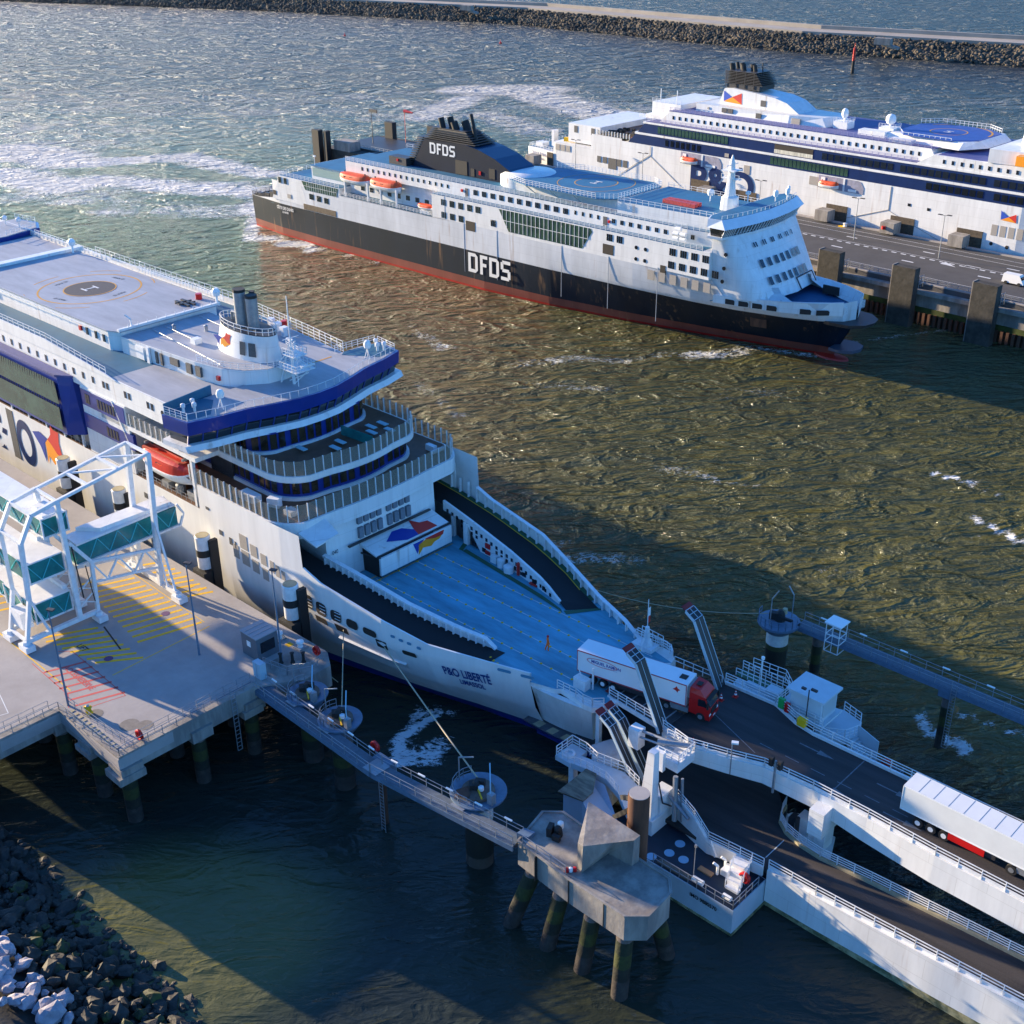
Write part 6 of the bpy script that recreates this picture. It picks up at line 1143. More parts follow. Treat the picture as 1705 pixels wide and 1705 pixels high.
for x, y in ((106.5, -19.6), (84, -19.4)): 
    t = T("bollard", "white bollard on a yellow patch of the far quay" if x > 100 else "white bollard on the far quay behind the middle ferry's mast", "bollard", FC, (x, y, 9)); t.p("bollard_body", M().lathe(x, y, [(.5, 9.02), (.35, 9.5), (.6, 9.8), (.2, 9.95)], 10), LITE); t.p("yellow_patch", M().lathe(x-.6, y-.2, [(1.2, 9.005), (1.2, 9.015)], 10), YEL)
DL = ["dark rectangular fender pillar nearest the bow of the middle ferry", "dark rectangular fender pillar in the middle of the row before the far quay", "dark rectangular fender pillar farthest right before the far quay"]
for (x, lb_) in zip((124.6, 143.4, 162.2), DL):
    t = T("fender_pillar", lb_, "pillar", FC, (x, -54.6, 0), "dark pillars before the far quay")
    t.p("pillar_face", M().box(x-2.7, x+2.7, -56.4, -54.2, -3, 13.2), CONCD); t.p("pillar_edge", M().box(x-2.95, x-2.68, -56.3, -54.2, -3, 13.3), CONCW); t.p("side_ladder", M().rail([(x+2.9, -54.3, 8.6), (x+2.9, -52.4, 8.6)], 2.6, .8, r=.06), STEEL)
t = T("parked_van", "small white van cut by the right picture edge on the far quay", "van", FC, (160.2, -38.5, 9)); t.p("body", M().prism([(158.2, -39.5), (163.2, -39.5), (163.2, -37.5), (158.2, -37.5)], 9.4, 11.3, [(158.4, -39.4), (162.0, -39.4), (162.0, -37.6), (158.4, -37.6)]), LITE); t.p("windscreen", M().box(162.0, 162.7, -39.3, -37.7, 10.3, 10.9), GLASS)
for dx in (159.2, 162.2): t.p("wheel", M().tube((dx, -39.6, 9.4), (dx, -37.4, 9.4), .38, 12), BLACK)
# linkspan of the far berth, half hidden behind the middle ferry
P0 = Vector((-40, 432, 0)); FD = Fr(-38, 428, -44)
t = T("far_linkspan", "grey loading ramp with tall dark fender towers behind the black funnelled ferry", "linkspan", FD, (0, 0, 0))
t.p("pontoon", M().box(-22, 26, -14, 14, 3, 8.5), CONCD); t.p("roadway", M().box(-20, 60, -9, 9, 8.5, 9.2), DSTEEL); t.p("control_block", M().box(-16, -8, -14, -9, 8.5, 11.5).box(2, 18, 8, 13, 8.5, 11.6), CONCW)
for i, (x, y, w_) in enumerate(((-22, -16, 3.5), (-17.5, -15.5, 1.4), (-14, 10, 4), (4, 14, 5), (12, 15, 5), (34, 6, 5))): t.p("fender_tower", M().box(x-w_/2, x+w_/2, y-1, y+1, -2, 14.6 if i < 4 else 13.6), BLACK)
t.p("railing", M().rail([(-20, -9, 9.2), (60, -9, 9.2)], 1.2, 2, (1, .5), .06), STEEL); t.p("signal_mast", M().tube((-12, 0, 9), (-12, 0, 20), .15).box(-13, -9, -.2, .2, 19.4, 20.4), DSTEEL); t.p("windsock", M().tube((-4, 8, 9), (-4, 8, 20), .1).tube((-4, 8, 19.6), (0, 8, 19.4), .6, 8, .3), RED)
# ================================================================== near quay
o = one("concrete_quay", M().prism([(-230, -18.8), (-31, -18.8), (-28.6, -20.6), (-28.6, -24.6), (-31, -28.4), (-31, -46.4), (-43, -46.4), (-43, -57.0), (-230, -57.0)], 7.7, 9.0), CONC, "pale concrete quay deck with yellow hatching beside the near ferry", "quay", FA, (-60, -35, 0))
Q = under(o, FA, (-60, -35, 0))
Q.p("shade_slab", M().box(-230, -52, -120, -63.5, 5.5, 9.0), CONC)  # unseen slab added to shade the shore rocks and bound the sun patch
Q.p("edge_beam", M().wall([(-31.4, -28.4), (-31.4, -46.0), (-43.4, -46.0), (-43.4, -56.8)], 6.9, 9.25, .9), CONCW)
Q.p("nose_block", M().prism([(-34, -18.9), (-30.6, -18.9), (-28.2, -20.4), (-28.2, -24.4), (-30, -26.5), (-34, -26.5)], 6.2, 9.04), CONCW)
Q.p("berth_beam", M().box(-230, -31, -19.4, -18.6, 5.8, 7.8), CONCW)
pl = [(-31.9, -45.2), (-31.9, -36.5), (-31.9, -29.5), (-38, -45.3), (-44.3, -46.0), (-44.3, -55.6), (-38, -36), (-45, -36), (-38, -28), (-32.6, -22), (-52, -45), (-52, -28), (-44, -28), (-60, -40), (-52, -55.5), (-60, -55.5), (-40, -21), (-48, -21), (-56, -21)]
pr_ = None
for x, y in pl:
    if pr_ is None:
        pr_ = Q.p("pile", M().tube((x, y, -4), (x, y, 6.6), .85, 14), PILE, smooth=True); cp = Q.p("pile_cap", M().box(x-1.3, x+1.3, y-1.3, y+1.3, 6.3, 7.7), CONCW); b_ = (x, y)
    else: Q.dup(pr_, (x-b_[0], y-b_[1], 0)); Q.dup(cp, (x-b_[0], y-b_[1], 0))
Q.p("cap_slab", M().box(-33.4, -30.4, -46.9, -43.8, 6.0, 6.9).box(-33.4, -30.4, -31.2, -28.6, 6.0, 6.9).box(-39.6, -36.6, -46.9, -44.4, 6.2, 6.9), CONCW)
Q.p("quay_railing", M().rail([(-31.3, -28.6, 9.1), (-31.3, -46.0, 9.1), (-43.4, -46.2, 9.1), (-43.4, -57, 9.1)], 1.15, 1.7, (1, .55), .035), STEEL)
Q.p("inner_railing", M().rail([(-32.5, -28.6, 9.02), (-32.5, -44.6, 9.02)], 1.1, 1.7, (1, .5), .03).rail([(-33.4, -44.6, 9.02), (-43.8, -44.9, 9.02)], 1.1, 1.6, (1, .5), .03).rail([(-44.6, -46.8, 9.02), (-44.6, -57, 9.02)], 1.1, 1.8, (1, .5), .03).rail([(-34, -25.6, 9.04), (-30.4, -24.9, 9.04), (-29, -22.4, 9.04), (-29.6, -20.4, 9.04)], 1.1, 1.2, (1, .5), .035), STEEL)
Q.p("walkway_grating", M().box(-32.4, -31.5, -45, -28.6, 9.004, 9.03).box(-44.5, -43.6, -56.8, -46.5, 9.004, 9.03), GRATE)
mm = M()
for i in range(13): x = -42.5+i*.85; mm.box(x, x+.35, -46.0, -45.0, 9.004, 9.05)
Q.p("yellow_hatch_boards", mm, CREAM)
Q.p("quay_ladder", M().rail([(-30.6, -32.5, 2.4), (-30.6, -31.9, 2.4)], 7.6, .6, tuple(i/14 for i in range(15)), .04), STEEL)
# painted yellow bars and red reserved bay (thin sheets of paint)
mm = M()
k = 0
def bar2(mm, a, b, w_=.22, z=9.006):
    a, b = Vector((*a, 0)), Vector((*b, 0)); n_ = (b-a).normalized(); n_ = Vector((-n_.y, n_.x, 0))*w_; mm.add([(a.x+n_.x, a.y+n_.y, z), (a.x-n_.x, a.y-n_.y, z), (b.x-n_.x, b.y-n_.y, z), (b.x+n_.x, b.y+n_.y, z)], [(0, 1, 2, 3)])
for i in range(13):
    t_ = i/12; x0 = -66.6+(-49.2+66.6)*t_; bar2(mm, (x0, -30.4-2.5*t_), (x0+2.2-.3*t_, -24.8-.3*t_))
for i in range(8):
    t_ = i/7; x0 = -57.6+(-47.8+57.6)*t_*1.0
    bar2(mm, (x0-1.2, -40.6+2.0*t_), (x0+2.0, -34.4+.2*t_))
for i in range(6): bar2(mm, (-78+i*1.9, -41), (-75.6+i*1.9, -34.6))
for i in range(9): bar2(mm, (-65.8+i*1.45, -23.6), (-64.0+i*1.45, -19.9))
bar2(mm, (-45.2, -38.6), (-45.8, -25), .07); bar2(mm, (-47, -24.9), (-72, -24.0), .05); bar2(mm, (-46, -43.4), (-75, -43.0), .07)
for x, y in ((-92, -22.5), (-73, -22.5), (-38.0, -21), (-34.6, -20.8), (-55, -21)): mm.box(x-1.1, x-.3, y-.5, y+.3, 9.005, 9.012).box(x+.5, x+1.2, y-.2, y+.6, 9.005, 9.012)
Q.p("yellow_hatching", mm, YEL)
mm = M()
for i in range(7): t_ = i/6; bar2(mm, (-51.6+8.6*t_, -43.7-.8*t_), (-50.0+8.8*t_, -39.2-.2*t_), .17)
for a, b in (((-54.5, -40.5), (-53.2, -39.2)), ((-53.2, -39.2), (-40.6, -39.7)), ((-40.6, -39.7), (-41.6, -43.6)), ((-54.3, -43.7), (-45.5, -44.0)), ((-45.5, -44.0), (-43.2, -45.2))): bar2(mm, a, b, .05)
t_ = text_m("ACCES RESERVE", 1.05, 0, .03, .95); mapm(t_, lambda x, y, z: (-47.6+x*.9, -41.5-.02*x-y*1.0*-1, 9.012)); mm.add(t_.v, t_.f); Q.p("red_bay_markings", mm, REDL)
mm = M(); bar2(mm, (-60, -47), (-47.2, -50.2), .05); bar2(mm, (-47.2, -50.2), (-50, -58), .05); Q.p("white_lines", mm, LINE)
mm = M()
for x, y in ((-52.3, -27.0), (-48.6, -37.1)): mm.lathe(x, y, [(.55, 9.006), (.55, 9.016)], 16)
Q.p("violet_covers", mm, mat("violet_cover", (.12,.05,.14), .7)); Q.p("drain_slot", M().poly([(-55.3, -33.9, 9.008), (-49.3, -35.2, 9.008), (-49.25, -35.0, 9.008), (-55.25, -33.7, 9.008)]).box(-85.5, -84.6, -23, -22.4, 9.004, 9.01).box(-37, -36.4, -22, -21.2, 9.004, 9.01), DARK)
Q.p("lift_label", mapm(text_m("LIFT", 1.1, 0, .02), lambda x, y, z: (-53.0+x*.9, -38.0+y, 9.01)), BLACK)
Q.p("dirt_patches", M().lathe(-40.0, -43.8, [(.9, 9.005), (.9, 9.009)], 14).lathe(-35.5, -42.3, [(1.1, 9.005), (1.1, 9.009)], 14).lathe(-34.2, -41.2, [(.9, 9.011), (.9, 9.014)], 14), mat("oily_stain", (.20,.18,.16), .8, var=.3, vs=2))
# small things on the quay
BL = ["white bollard at the quay edge beside the painted hull letters", "white bollard on the quay edge behind the gantry mast", "white bollard on the quay edge right of the grey hut", "white bollard nearest the quay nose"]
for (x, y), lb_ in zip(((-92.3, -22.2), (-73.2, -22.2), (-37.2, -20.9), (-33.8, -20.4)), BL):
    t = T("bollard", lb_, "bollard", FA, (x, y, 9), "white bollards on the near quay"); t.p("bollard_base", M().box(x-.6, x+.6, y-.6, y+.6, 9.01, 9.15), STEEL); t.p("bollard_head", M().lathe(x, y, [(.35, 9.15), (.3, 9.5), (.5, 9.75), (.45, 9.95), (.1, 10.05)], 12), LITE, smooth=True)
t = T("control_hut", "grey flat roofed hut with a large dark window on the quay corner", "hut", FA, (-36.0, -24.2, 9))
t.p("hut_walls", M().prism([(-38.0, -25.6), (-35.0, -25.6), (-35.0, -22.6), (-38.0, -22.6)], 9.0, 12.0), mat("hut_grey", (.11,.13,.15), .5, var=.15, vs=1)); t.p("hut_roof", M().box(-38.1, -34.9, -25.7, -22.5, 12.0, 12.12), mat("hut_roof_grey", (.28,.31,.33), .5)); t.p("hut_window", M().box(-35.02, -34.95, -25.1, -23.1, 9.9, 11.3), GLASS); t.p("hut_notice", M().box(-36.9, -36.2, -25.66, -25.58, 10.5, 11.2), LITE); t.p("roof_seams", M().box(-37.4, -37.3, -25.6, -22.6, 12.12, 12.17).box(-36.6, -36.5, -25.6, -22.6, 12.12, 12.17).box(-35.8, -35.7, -25.6, -22.6, 12.12, 12.17), STEEL)
t = T("electrical_cabinet", "pale cabinet standing at the rail in front of the grey hut", "cabinet", FA, (-32.2, -27.3, 9)); t.p("cabinet_body", M().box(-33.0, -31.6, -27.7, -26.9, 9.04, 11.1), mat("cabinet_pale_blue", (.35,.48,.55), .5)); t.p("cabinet_door_seam", M().box(-32.35, -32.3, -27.73, -27.7, 9.2, 11.0), STEEL)
for i, (x, y) in enumerate(((-32.8, -24.0), (-31.9, -23.0), (-31.0, -22.1))):
    t = T("capstan_post", ("dark capstan post nearest the lamp on the quay nose", "dark capstan post between the two others on the quay nose", "dark capstan post nearest the red lifebuoy on the quay nose")[i], "capstan", FA, (x, y, 9.04), "dark capstan posts"); t.p("post", M().lathe(x, y, [(.3, 9.04), (.18, 9.4), (.18, 10.2), (.28, 10.4), (.05, 10.5)], 10), BLACK)
def lamp(x, y, z, h, lb_, heads=1):
    t = T("lamp_post", lb_, "lamp post", FA, (x, y, z), "lamp posts on the near quay"); t.p("pole", M().tube((x, y, z), (x, y, z+h), .14, 8, .07), BSTEEL); 
    t.p("lamp_head", M().rbox((x-.1, y+.3, z+h+.08), (.85, .5, .14), .4).bar((x, y, z+h), (x-.1, y+.3, z+h+.05), .08), DSTEEL); return t
lamp(-43.6, -45.0, 9, 12.2, "slender lamp post nearest the lower left, rising past the gantry cabins"); lamp(-41.4, -29.4, 9, 12.2, "slender lamp post between the gantry and the grey hut"); lamp(-32.9, -23.8, 9, 12.2, "slender lamp post beside the banded fender on the quay nose")
def buoy_ring(x, y, z, lb_, F=FA, yaw=0):
    t = T("lifebuoy", lb_, "lifebuoy", F, (x, y, z)); mm = M(); n_, m_ = 20, 8; 
    for i in range(n_): 
        a, b = 2*math.pi*i/n_, 2*math.pi*(i+1)/n_
        mm.strip([(x+(.5+.14*math.cos(q))*math.cos(a), y+.14*math.sin(q), z+1+(.5+.14*math.cos(q))*math.sin(a)) for q in [2*math.pi*k/m_ for k in range(m_+1)]], [(x+(.5+.14*math.cos(q))*math.cos(b), y+.14*math.sin(q), z+1+(.5+.14*math.cos(q))*math.sin(b)) for q in [2*math.pi*k/m_ for k in range(m_+1)]])
    t.p("ring", mm, RED, smooth=True); t.p("backing", M().tube((x, y+.16, z+1), (x, y+.22, z+1), .6, 16), FLAGR); t.p("stand", M().box(x-.05, x+.05, y+.1, y+.2, z, z+.6), STEEL); return t
buoy_ring(-31.9, -43.2, 9, "red lifebuoy on the rail near the quay corner, above the dark stain"); buoy_ring(-30.6, -20.5, 9.04, "red lifebuoy on the nose of the quay next to the ferry hull"); buoy_ring(-12.4, -27.4, 8.7, "red lifebuoy on the catwalk rail above the foam patch"); buoy_ring(23.6, -12.2, 3.2, "red lifebuoy on the pontoon rail beside the steps"); buoy_ring(27.0, 8.6, 6.5, "red lifebuoy at the end of the low walkway behind the far road rail")
t = T("yellow_hydrant", "small yellow hydrant by the rail at the quay notch", "hydrant", FA, (-40.6, -44.2, 9)); t.p("hydrant_body", M().lathe(-40.6, -44.2, [(.35, 9), (.3, 9.7), (.45, 9.8), (.1, 10)], 10).bar((-41.4, -44.2, 9.5), (-39.8, -44.2, 9.5), .25), YEL); t.p("hydrant_cap", M().lathe(-40.6, -44.2, [(.2, 10), (.1, 10.2)], 8), STEEL)
FL = ["banded cylinder fender by the painted hull letters, partly hiding the flag", "banded cylinder fender half hidden behind the gantry mast", "white topped cylinder fender in the middle, under the small hull vents", "banded cylinder fender nearest the bow, beside the mooring openings"]
for (x, lb_) in zip((-93.5, -78.0, -57.6, -39.1), FL):
    t = T("cylinder_fender", lb_, "fender", FA, (x, -17.2, 6), "banded fenders between quay and ferry")
    t.p("fender_drum", M().lathe(x, -17.3, [(.95, 9.6), (1.02, 9.7), (1.02, 14.2), (.9, 14.3)], 20), WHITE2, smooth=True); t.p("black_band", M().lathe(x, -17.3, [(1.05, 11.4), (1.05, 12.4)], 20), BLACK, smooth=True); t.p("fender_top", M().lathe(x, -17.3, [(.88, 14.31), (.88, 14.36)], 20), CREAM)
    t.p("fender_frame", M().box(x+.9, x+1.5, -17.2, -16.0, 3, 13.8).box(x-1.3, x+1.3, -18.6, -16.2, 5, 9.4), BLACK)
# ================================================================== passenger gantry
G = T("boarding_gantry", "white steel travelling gantry with stacked teal glazed cabins on the near quay", "gantry", FA, (-58.5, -33, 9))
XF, XR = -57.3, -62.2
tr = M(); B_ = .42
def leg(mm, pts, w_=B_):
    for a, b in zip(pts, pts[1:]): mm.bar(a, b, w_)
for nm, X, XB in (("front_frame", XF, -57.2), ("rear_frame", XR, -61.2)):
    mm = M(); leg(mm, [(XB, -42.6, 10), (XB, -41.3, 15.3), (X, -40.8, 22.6), (X, -39.0, 25.6), (X, -35.7, 26.2)], .46)
    leg(mm, [(X, -35.7, 26.2), (X, -35.6, 10)], .55); leg(mm, [(X, -35.7, 26.2), (X, -23.3, 28.1)], .36); leg(mm, [(X, -23.3, 28.1), (X, -24.3, 10)], .6)
    leg(mm, [(X, -35.2, 20.5), (X, -32.9, 17.0), (X, -33.2, 10)], .42); leg(mm, [(X, -32.9, 17.0), (X, -24.0, 15.2)], .3); leg(mm, [(X, -33, 14.2), (X, -24.1, 12.6)], .3)
    for i in range(5): y0, y1 = -33+i*1.8, -33+(i+1)*1.8; za, zb_ = (17-(y0+33)*.2, 14.2-(y1+33)*.18); leg(mm, [(X, y0, za if i % 2 == 0 else 14.2-(y0+33)*.18), (X, y1, zb_ if i % 2 == 0 else 17-(y1+33)*.2)], .2)
    for z in (11.5, 13.4): leg(mm, [(X, -35.5, z), (X, -33.2, z+1.6)], .16); leg(mm, [(X, -33.2, z), (X, -35.5, z+1.0)], .12)
    leg(mm, [(XB, -42.6, 10.2), (X, -33.2, 10.2)], .5); leg(mm, [(XB, -39.6, 10.2), (XB, -41.2, 15.3)], .3)
    if X == XF: leg(mm, [(X, -23.9, 20), (-54.0, -24.2, 10)], .26); leg(mm, [(X, -24, 16), (-55.6, -24.3, 10)], .2)
    else: leg(mm, [(X, -23.9, 20), (-65.0, -23.8, 10)], .26)
    G.p(nm, mm, WHITE2)
mm = M()
for y, z in ((-39.0, 25.6), (-35.7, 26.2), (-31.6, 26.8), (-27.5, 27.5), (-23.3, 28.1), (-40.8, 22.6), (-42.6, 10.3)): mm.bar((XF, y, z), (XR if y > -42 else -61.2, y, z), .34)
mm.bar((XR, -31.6, 26.8), (XF, -27.5, 27.5), .2); mm.bar((XR, -27.5, 27.5), (XF, -23.6, 28.0), .2); mm.bar((-53.6, -24.2, 10.1), (-65.4, -23.8, 10.1), .6)
for y, z in ((-31.6, 26.8), (-27.5, 27.5)): mm.bar((XF, y, z), (XF, y-.2, z-2.6), .14) if 0 else None
G.p("cross_beams", mm, WHITE2)
for x, y in ((-57.2, -42.7), (-61.0, -42.8), (-56.9, -33.3), (-62.0, -33.3), (-53.4, -24.2), (-65.0, -23.8)):
    b_ = G.p("wheel_bogie", M().box(x-.95, x+.95, y-.6, y+.6, 9.15, 9.9).lathe(x, y, [(.45, 9.9), (.38, 10.3)], 12), WHITE2); G.p("bogie_wheel", M().tube((x-.5, y-.45, 9.3), (x-.5, y+.45, 9.3), .28, 10).tube((x+.5, y-.45, 9.3), (x+.5, y+.45, 9.3), .28, 10), BLACK, b_)
def cabin(nm, x0, x1, y0, y1, z0, z1, back=None):
    c = G.p(nm, M().box(x0, x1, y0, y1, z1-.18, z1).box(x0, x1, y0, y1, z0, z0+.22), WHITE)
    G.p("cabin_glazing", M().box(x0+.08, x1-.08, y0+.08, y1-.08, z0+.22, z1-.18), TEAL, c); mm = M()
    n_ = max(2, round((y1-y0)/1.3)); 
    for i in range(n_): a, b = y0+(y1-y0)*i/n_, y0+(y1-y0)*(i+1)/n_; mm.bar((x1+.0, a, z0+.2 if i % 2 else z1-.2), (x1+.0, b, z1-.2 if i % 2 else z0+.2), .09)
    n_ = max(2, round((x1-x0)/2.2))
    for i in range(n_): a, b = x0+(x1-x0)*i/n_, x0+(x1-x0)*(i+1)/n_; mm.bar((a, y0, z0+.2 if i % 2 else z1-.2), (b, y0, z1-.2 if i % 2 else z0+.2), .09)
    G.p("cabin_bracing", mm, TEALF, c)
    mm = M()
    for x in (x0, x1):
        for y in (y0, y1): mm.bar((x, y, z0), (x, y, z1), .16)
    G.p("corner_posts", mm, WHITE2, c); return c
cabin("lower_cabin", -65.5, -58, -40.6, -35.9, 11.3, 14.1); cabin("middle_cabin", -65.5, -58, -40.4, -35.9, 16.6, 19.4); cabin("top_cabin", -62.0, -58.2, -37.6, -34.4, 21.6, 24.2)
cabin("lower_corridor", -110, -65.5, -40.2, -36.8, 11.3, 13.9); cabin("middle_corridor", -110, -65.5, -40.2, -36.8, 16.6, 19.2); cabin("top_corridor", -110, -62, -37.6, -34.4, 21.6, 24.2)
G.p("roof_plant", M().box(-61.6, -60.4, -36.8, -35.2, 24.2, 24.7).box(-60, -58.6, -37.2, -34.8, 24.2, 24.3).box(-64.4, -62.6, -36.6, -36.0, 19.4, 19.9).box(-64.6, -58.6, -36.4, -35.9, 14.1, 14.6), WHITE2)
# gangway towards the ship
gg = G.p("gangway", M().prism([(-62.2, -33.5), (-59.2, -33.5), (-59.2, -19.6), (-62.2, -19.6)], [18.6, 18.6, 18.9, 18.9], [19.0, 18.9, 19.1, 19.3]).box(-62.3, -59.0, -34, -19.4, 15.9, 16.2).prism([(-62.2, -31.8), (-59.8, -29.8), (-59.6, -20), (-62.2, -20)], 18.9, 19.5), WHITE)
G.p("gangway_glazing", M().box(-62.1, -59.3, -33.8, -19.5, 16.2, 18.7), TEAL, gg); mm = M()
for i in range(10): y0, y1 = -33.5+i*1.4, -33.5+(i+1)*1.4; mm.bar((-59.26, y0, 16.3 if i % 2 else 18.6), (-59.26, y1, 18.6 if i % 2 else 16.3), .09)
G.p("gangway_bracing", mm, TEALF, gg); G.p("gangway_head", M().bar((-59, -19.4, 16), (-59, -18.7, 17.6), .25).bar((-59, -18.7, 17.6), (-59, -19.5, 19.2), .25).bar((-62.2, -19.4, 16), (-62.2, -18.7, 17.6), .25).bar((-62.2, -18.7, 17.6), (-62.2, -19.5, 19.2), .25), WHITE2, gg)
G.p("gangway_sign", mapm(text_m("G Vennes du Piton", .62), lambda x, y, z: (-59.2, -25.5+x*.8, 18.3+y)), BLACK, gg) if 0 else None
G.p("cable_loops", M().tube((-56.9, -33.9, 17), (-56.7, -33.6, 12), .07).tube((-57.0, -35.1, 20), (-56.8, -34.9, 13), .09), BLACK)
G.p("lower_cabin_stair", M().box(-61, -58.5, -42.2, -40.8, 11, 13.2), WHITE2)
# ================================================================== catwalk with mooring dolphins
def catwalk(t, pts, z, w_, F=FA, lights=True, step=3.4, truss=True):
    pts = [Vector((*p, z)) for p in pts]; n_ = len(pts); dk, rl, lt, gd = M(), M(), M(), M()
    for a, b in zip(pts, pts[1:]):
        d = (b-a).normalized(); s = Vector((-d.y, d.x, 0))*w_/2
        dk.add([a-s, b-s, b+s, a+s, a-s-Vector((0, 0, .1)), b-s-Vector((0, 0, .1)), b+s-Vector((0, 0, .1)), a+s-Vector((0, 0, .1))], [(0, 1, 2, 3), (7, 6, 5, 4), (0, 4, 5, 1), (1, 5, 6, 2), (2, 6, 7, 3), (3, 7, 4, 0)])
        for sg in (-1, 1): rl.rail([a+s*sg, b+s*sg], 1.1, 2.0, (1, .55), .03); gd.bar(a+s*sg-Vector((0, 0, .35)), b+s*sg-Vector((0, 0, .35)), .16, .6)
        L = (b-a).length; k = int(L/step)
        for i in range(k): p = a.lerp(b, (i+.5)/k)+s+Vector((0, 0, 1.16)); lt.bar(p-d*.45, p+d*.45, .14)
        gd.bar(a-Vector((0, 0, .62)), b-Vector((0, 0, .62)), w_*.5, .1)
    t.p("deck", dk, GRATE); t.p("side_girders", gd, BSTEEL); t.p("railing", rl, STEEL)
    if lights: t.p("light_tubes", lt, LITE)
t = T("mooring_catwalk", "narrow blue grey footbridge with railings from the quay to the concrete block", "footbridge", FA, (-12, -28, 0))
catwalk(t, [(-31.2, -28.2), (-10.5, -28.9), (7.6, -26.9)], 8.8, 1.7)
t.p("support_pier", M().tube((-11.6, -27.4, -3), (-11.6, -27.4, 8.0), .45, 12), RUST); t.p("pier_head", M().prism([(-12.8, -28.6), (-10.4, -28.6), (-10.4, -26.4), (-12.8, -26.4)], 7.0, 8.2), BSTEEL); t.p("pier_ladder", M().rail([(-10.9, -28.4, -.5), (-10.3, -28.4, -.5)], 8.5, .6, tuple(i/20 for i in range(21)), .03), STEEL); t.p("junction_plate", M().box(-11.6, -9.6, -29.8, -27.8, 8.81, 8.86), STEEL)
for i in range(6): pass
DLs = ["round mooring dolphin platform nearest the quay, no rope attached", "round mooring dolphin holding the rope up to the nearest hull opening", "round mooring dolphin with rusty hook plate where the long rope ends"]
for (x, y, r_, zp), lb_ in zip(((-25.9, -25.6, 2.35, 9.3), (-19.5, -26.2, 2.45, 9.3), (-.1, -24.5, 2.9, 9.3)), DLs):
    t = T("mooring_dolphin", lb_, "dolphin", FA, (x, y, 0), "round mooring dolphins along the footbridge")
    t.p("pile", M().tube((x, y, -4), (x, y, 7.6), 1.45 if r_ > 2.5 else 1.2, 18), PILEW if r_ > 2.5 else PILE, smooth=True)
    t.p("flared_head", M().lathe(x, y, [(1.25, 7.2), (r_, 8.9), (r_, 9.05), (r_-.12, 9.08), (r_*.62, 8.85)], 28), BSTEEL, smooth=True); t.p("hook_disc", M().lathe(x, y, [(r_*.58, 8.9), (r_*.58, 9.25)], 24), mat("worn_brown_disc", (.16,.115,.085), .8, var=.5, vs=1.5))
    h_ = t.p("quick_release_hook", M().lathe(x-.3, y, [(.5, 9.2), (.42, 9.8), (.2, 10.1)], 10).rbox((x-.2, y+.5, 9.7), (1.0, .5, .7), .5).rbox((x-.6, y-.3, 9.6), (.5, .9, .5), .9), BLACK); t.p("hook_lever", M().bar((x+.2, y-.2, 9.4), (x+1.4, y-.9, 9.35), .14), YEL, h_); t.p("hook_motor", M().lathe(x+.35, y+.05, [(.3, 9.3), (.3, 9.7), (.1, 9.75)], 10), LITE, h_)
    if r_ > 2.5: t.p("rusty_plate", M().poly([(x-.9, y-.5, 9.5), (x-1.5, y-1.6, 9.3), (x-.7, y-2.6, 9.3), (x+.3, y-1.5, 9.4)]), RUST)
    t.p("head_rail", M().rail([(x+r_*.9*math.cos(R(a)), y+r_*.9*math.sin(R(a)), 9.05) for a in range(150, 291, 20)], 1.1, .9, (1, .5), .03), STEEL); a1 = R(-10)
    t.p("lamp_arm", M().tube((x+r_*.8, y-.6, 9.1), (x+r_*.8, y-.6, 11.6), .07).bar((x+r_*.8, y-.6, 11.6), (x+r_*.8-1.0, y+.4, 13.0), .12), mat("pale_blue_arm", (.30,.50,.62), .4)); t.p("lamp_arm", M().tube((x-r_*.85, y-.2, 9.1), (x-r_*.85, y-.2, 12.0), .07).bar((x-r_*.85, y-.2, 12), (x-r_*.85+1.6, y+.3, 12.6), .12), STEEL); t.p("link_plate", M().box(x-.7, x+.9, y-2.6 if r_ < 2.5 else y-3.2, y-1.6, 8.9, 8.96).box(x+r_*.72, x+r_*.95, y-.9, y-.3, 9.2, 10.4), STEEL)
def rope(name, pts, r_, lb_, sag=0.0):
    mm = M(); a, b = Vector(pts[0]), Vector(pts[1]); n_ = 14; P = [a.lerp(b, i/n_)-Vector((0, 0, sag*4*(i/n_)*(1-i/n_))) for i in range(n_+1)]
    for p, q in zip(P, P[1:]): mm.tube(p, q, r_, 6)
    one(name, mm, ROPE, lb_, "rope", FA, tuple(a))
rope("mooring_rope", ((-19.5, -25.9, 9.8), (-32.6, -hbA(-32.8, 9.4)-.05, 9.3)), .06, "mooring rope rising from the second round dolphin to the bow opening", .1)
rope("mooring_rope", ((-.2, -24.1, 9.9), (-25.7, -hbA(-25.9, 9.8)-.05, 9.6)), .085, "long taut pale mooring rope from the rusty hooked dolphin to the hull", .15)
rope("mooring_rope", ((-37, -20.6, 9.6), (-30.8, -17.6, 4.0)), .05, "thin rope slanting down from the quay edge behind the fender", .2)
rope("mooring_rope", ((4.6, 23.2, 9.9), (-20, 12.2, 9.5)), .045, "thin dark line stretched over the open water to the far side dolphin", 1.6)
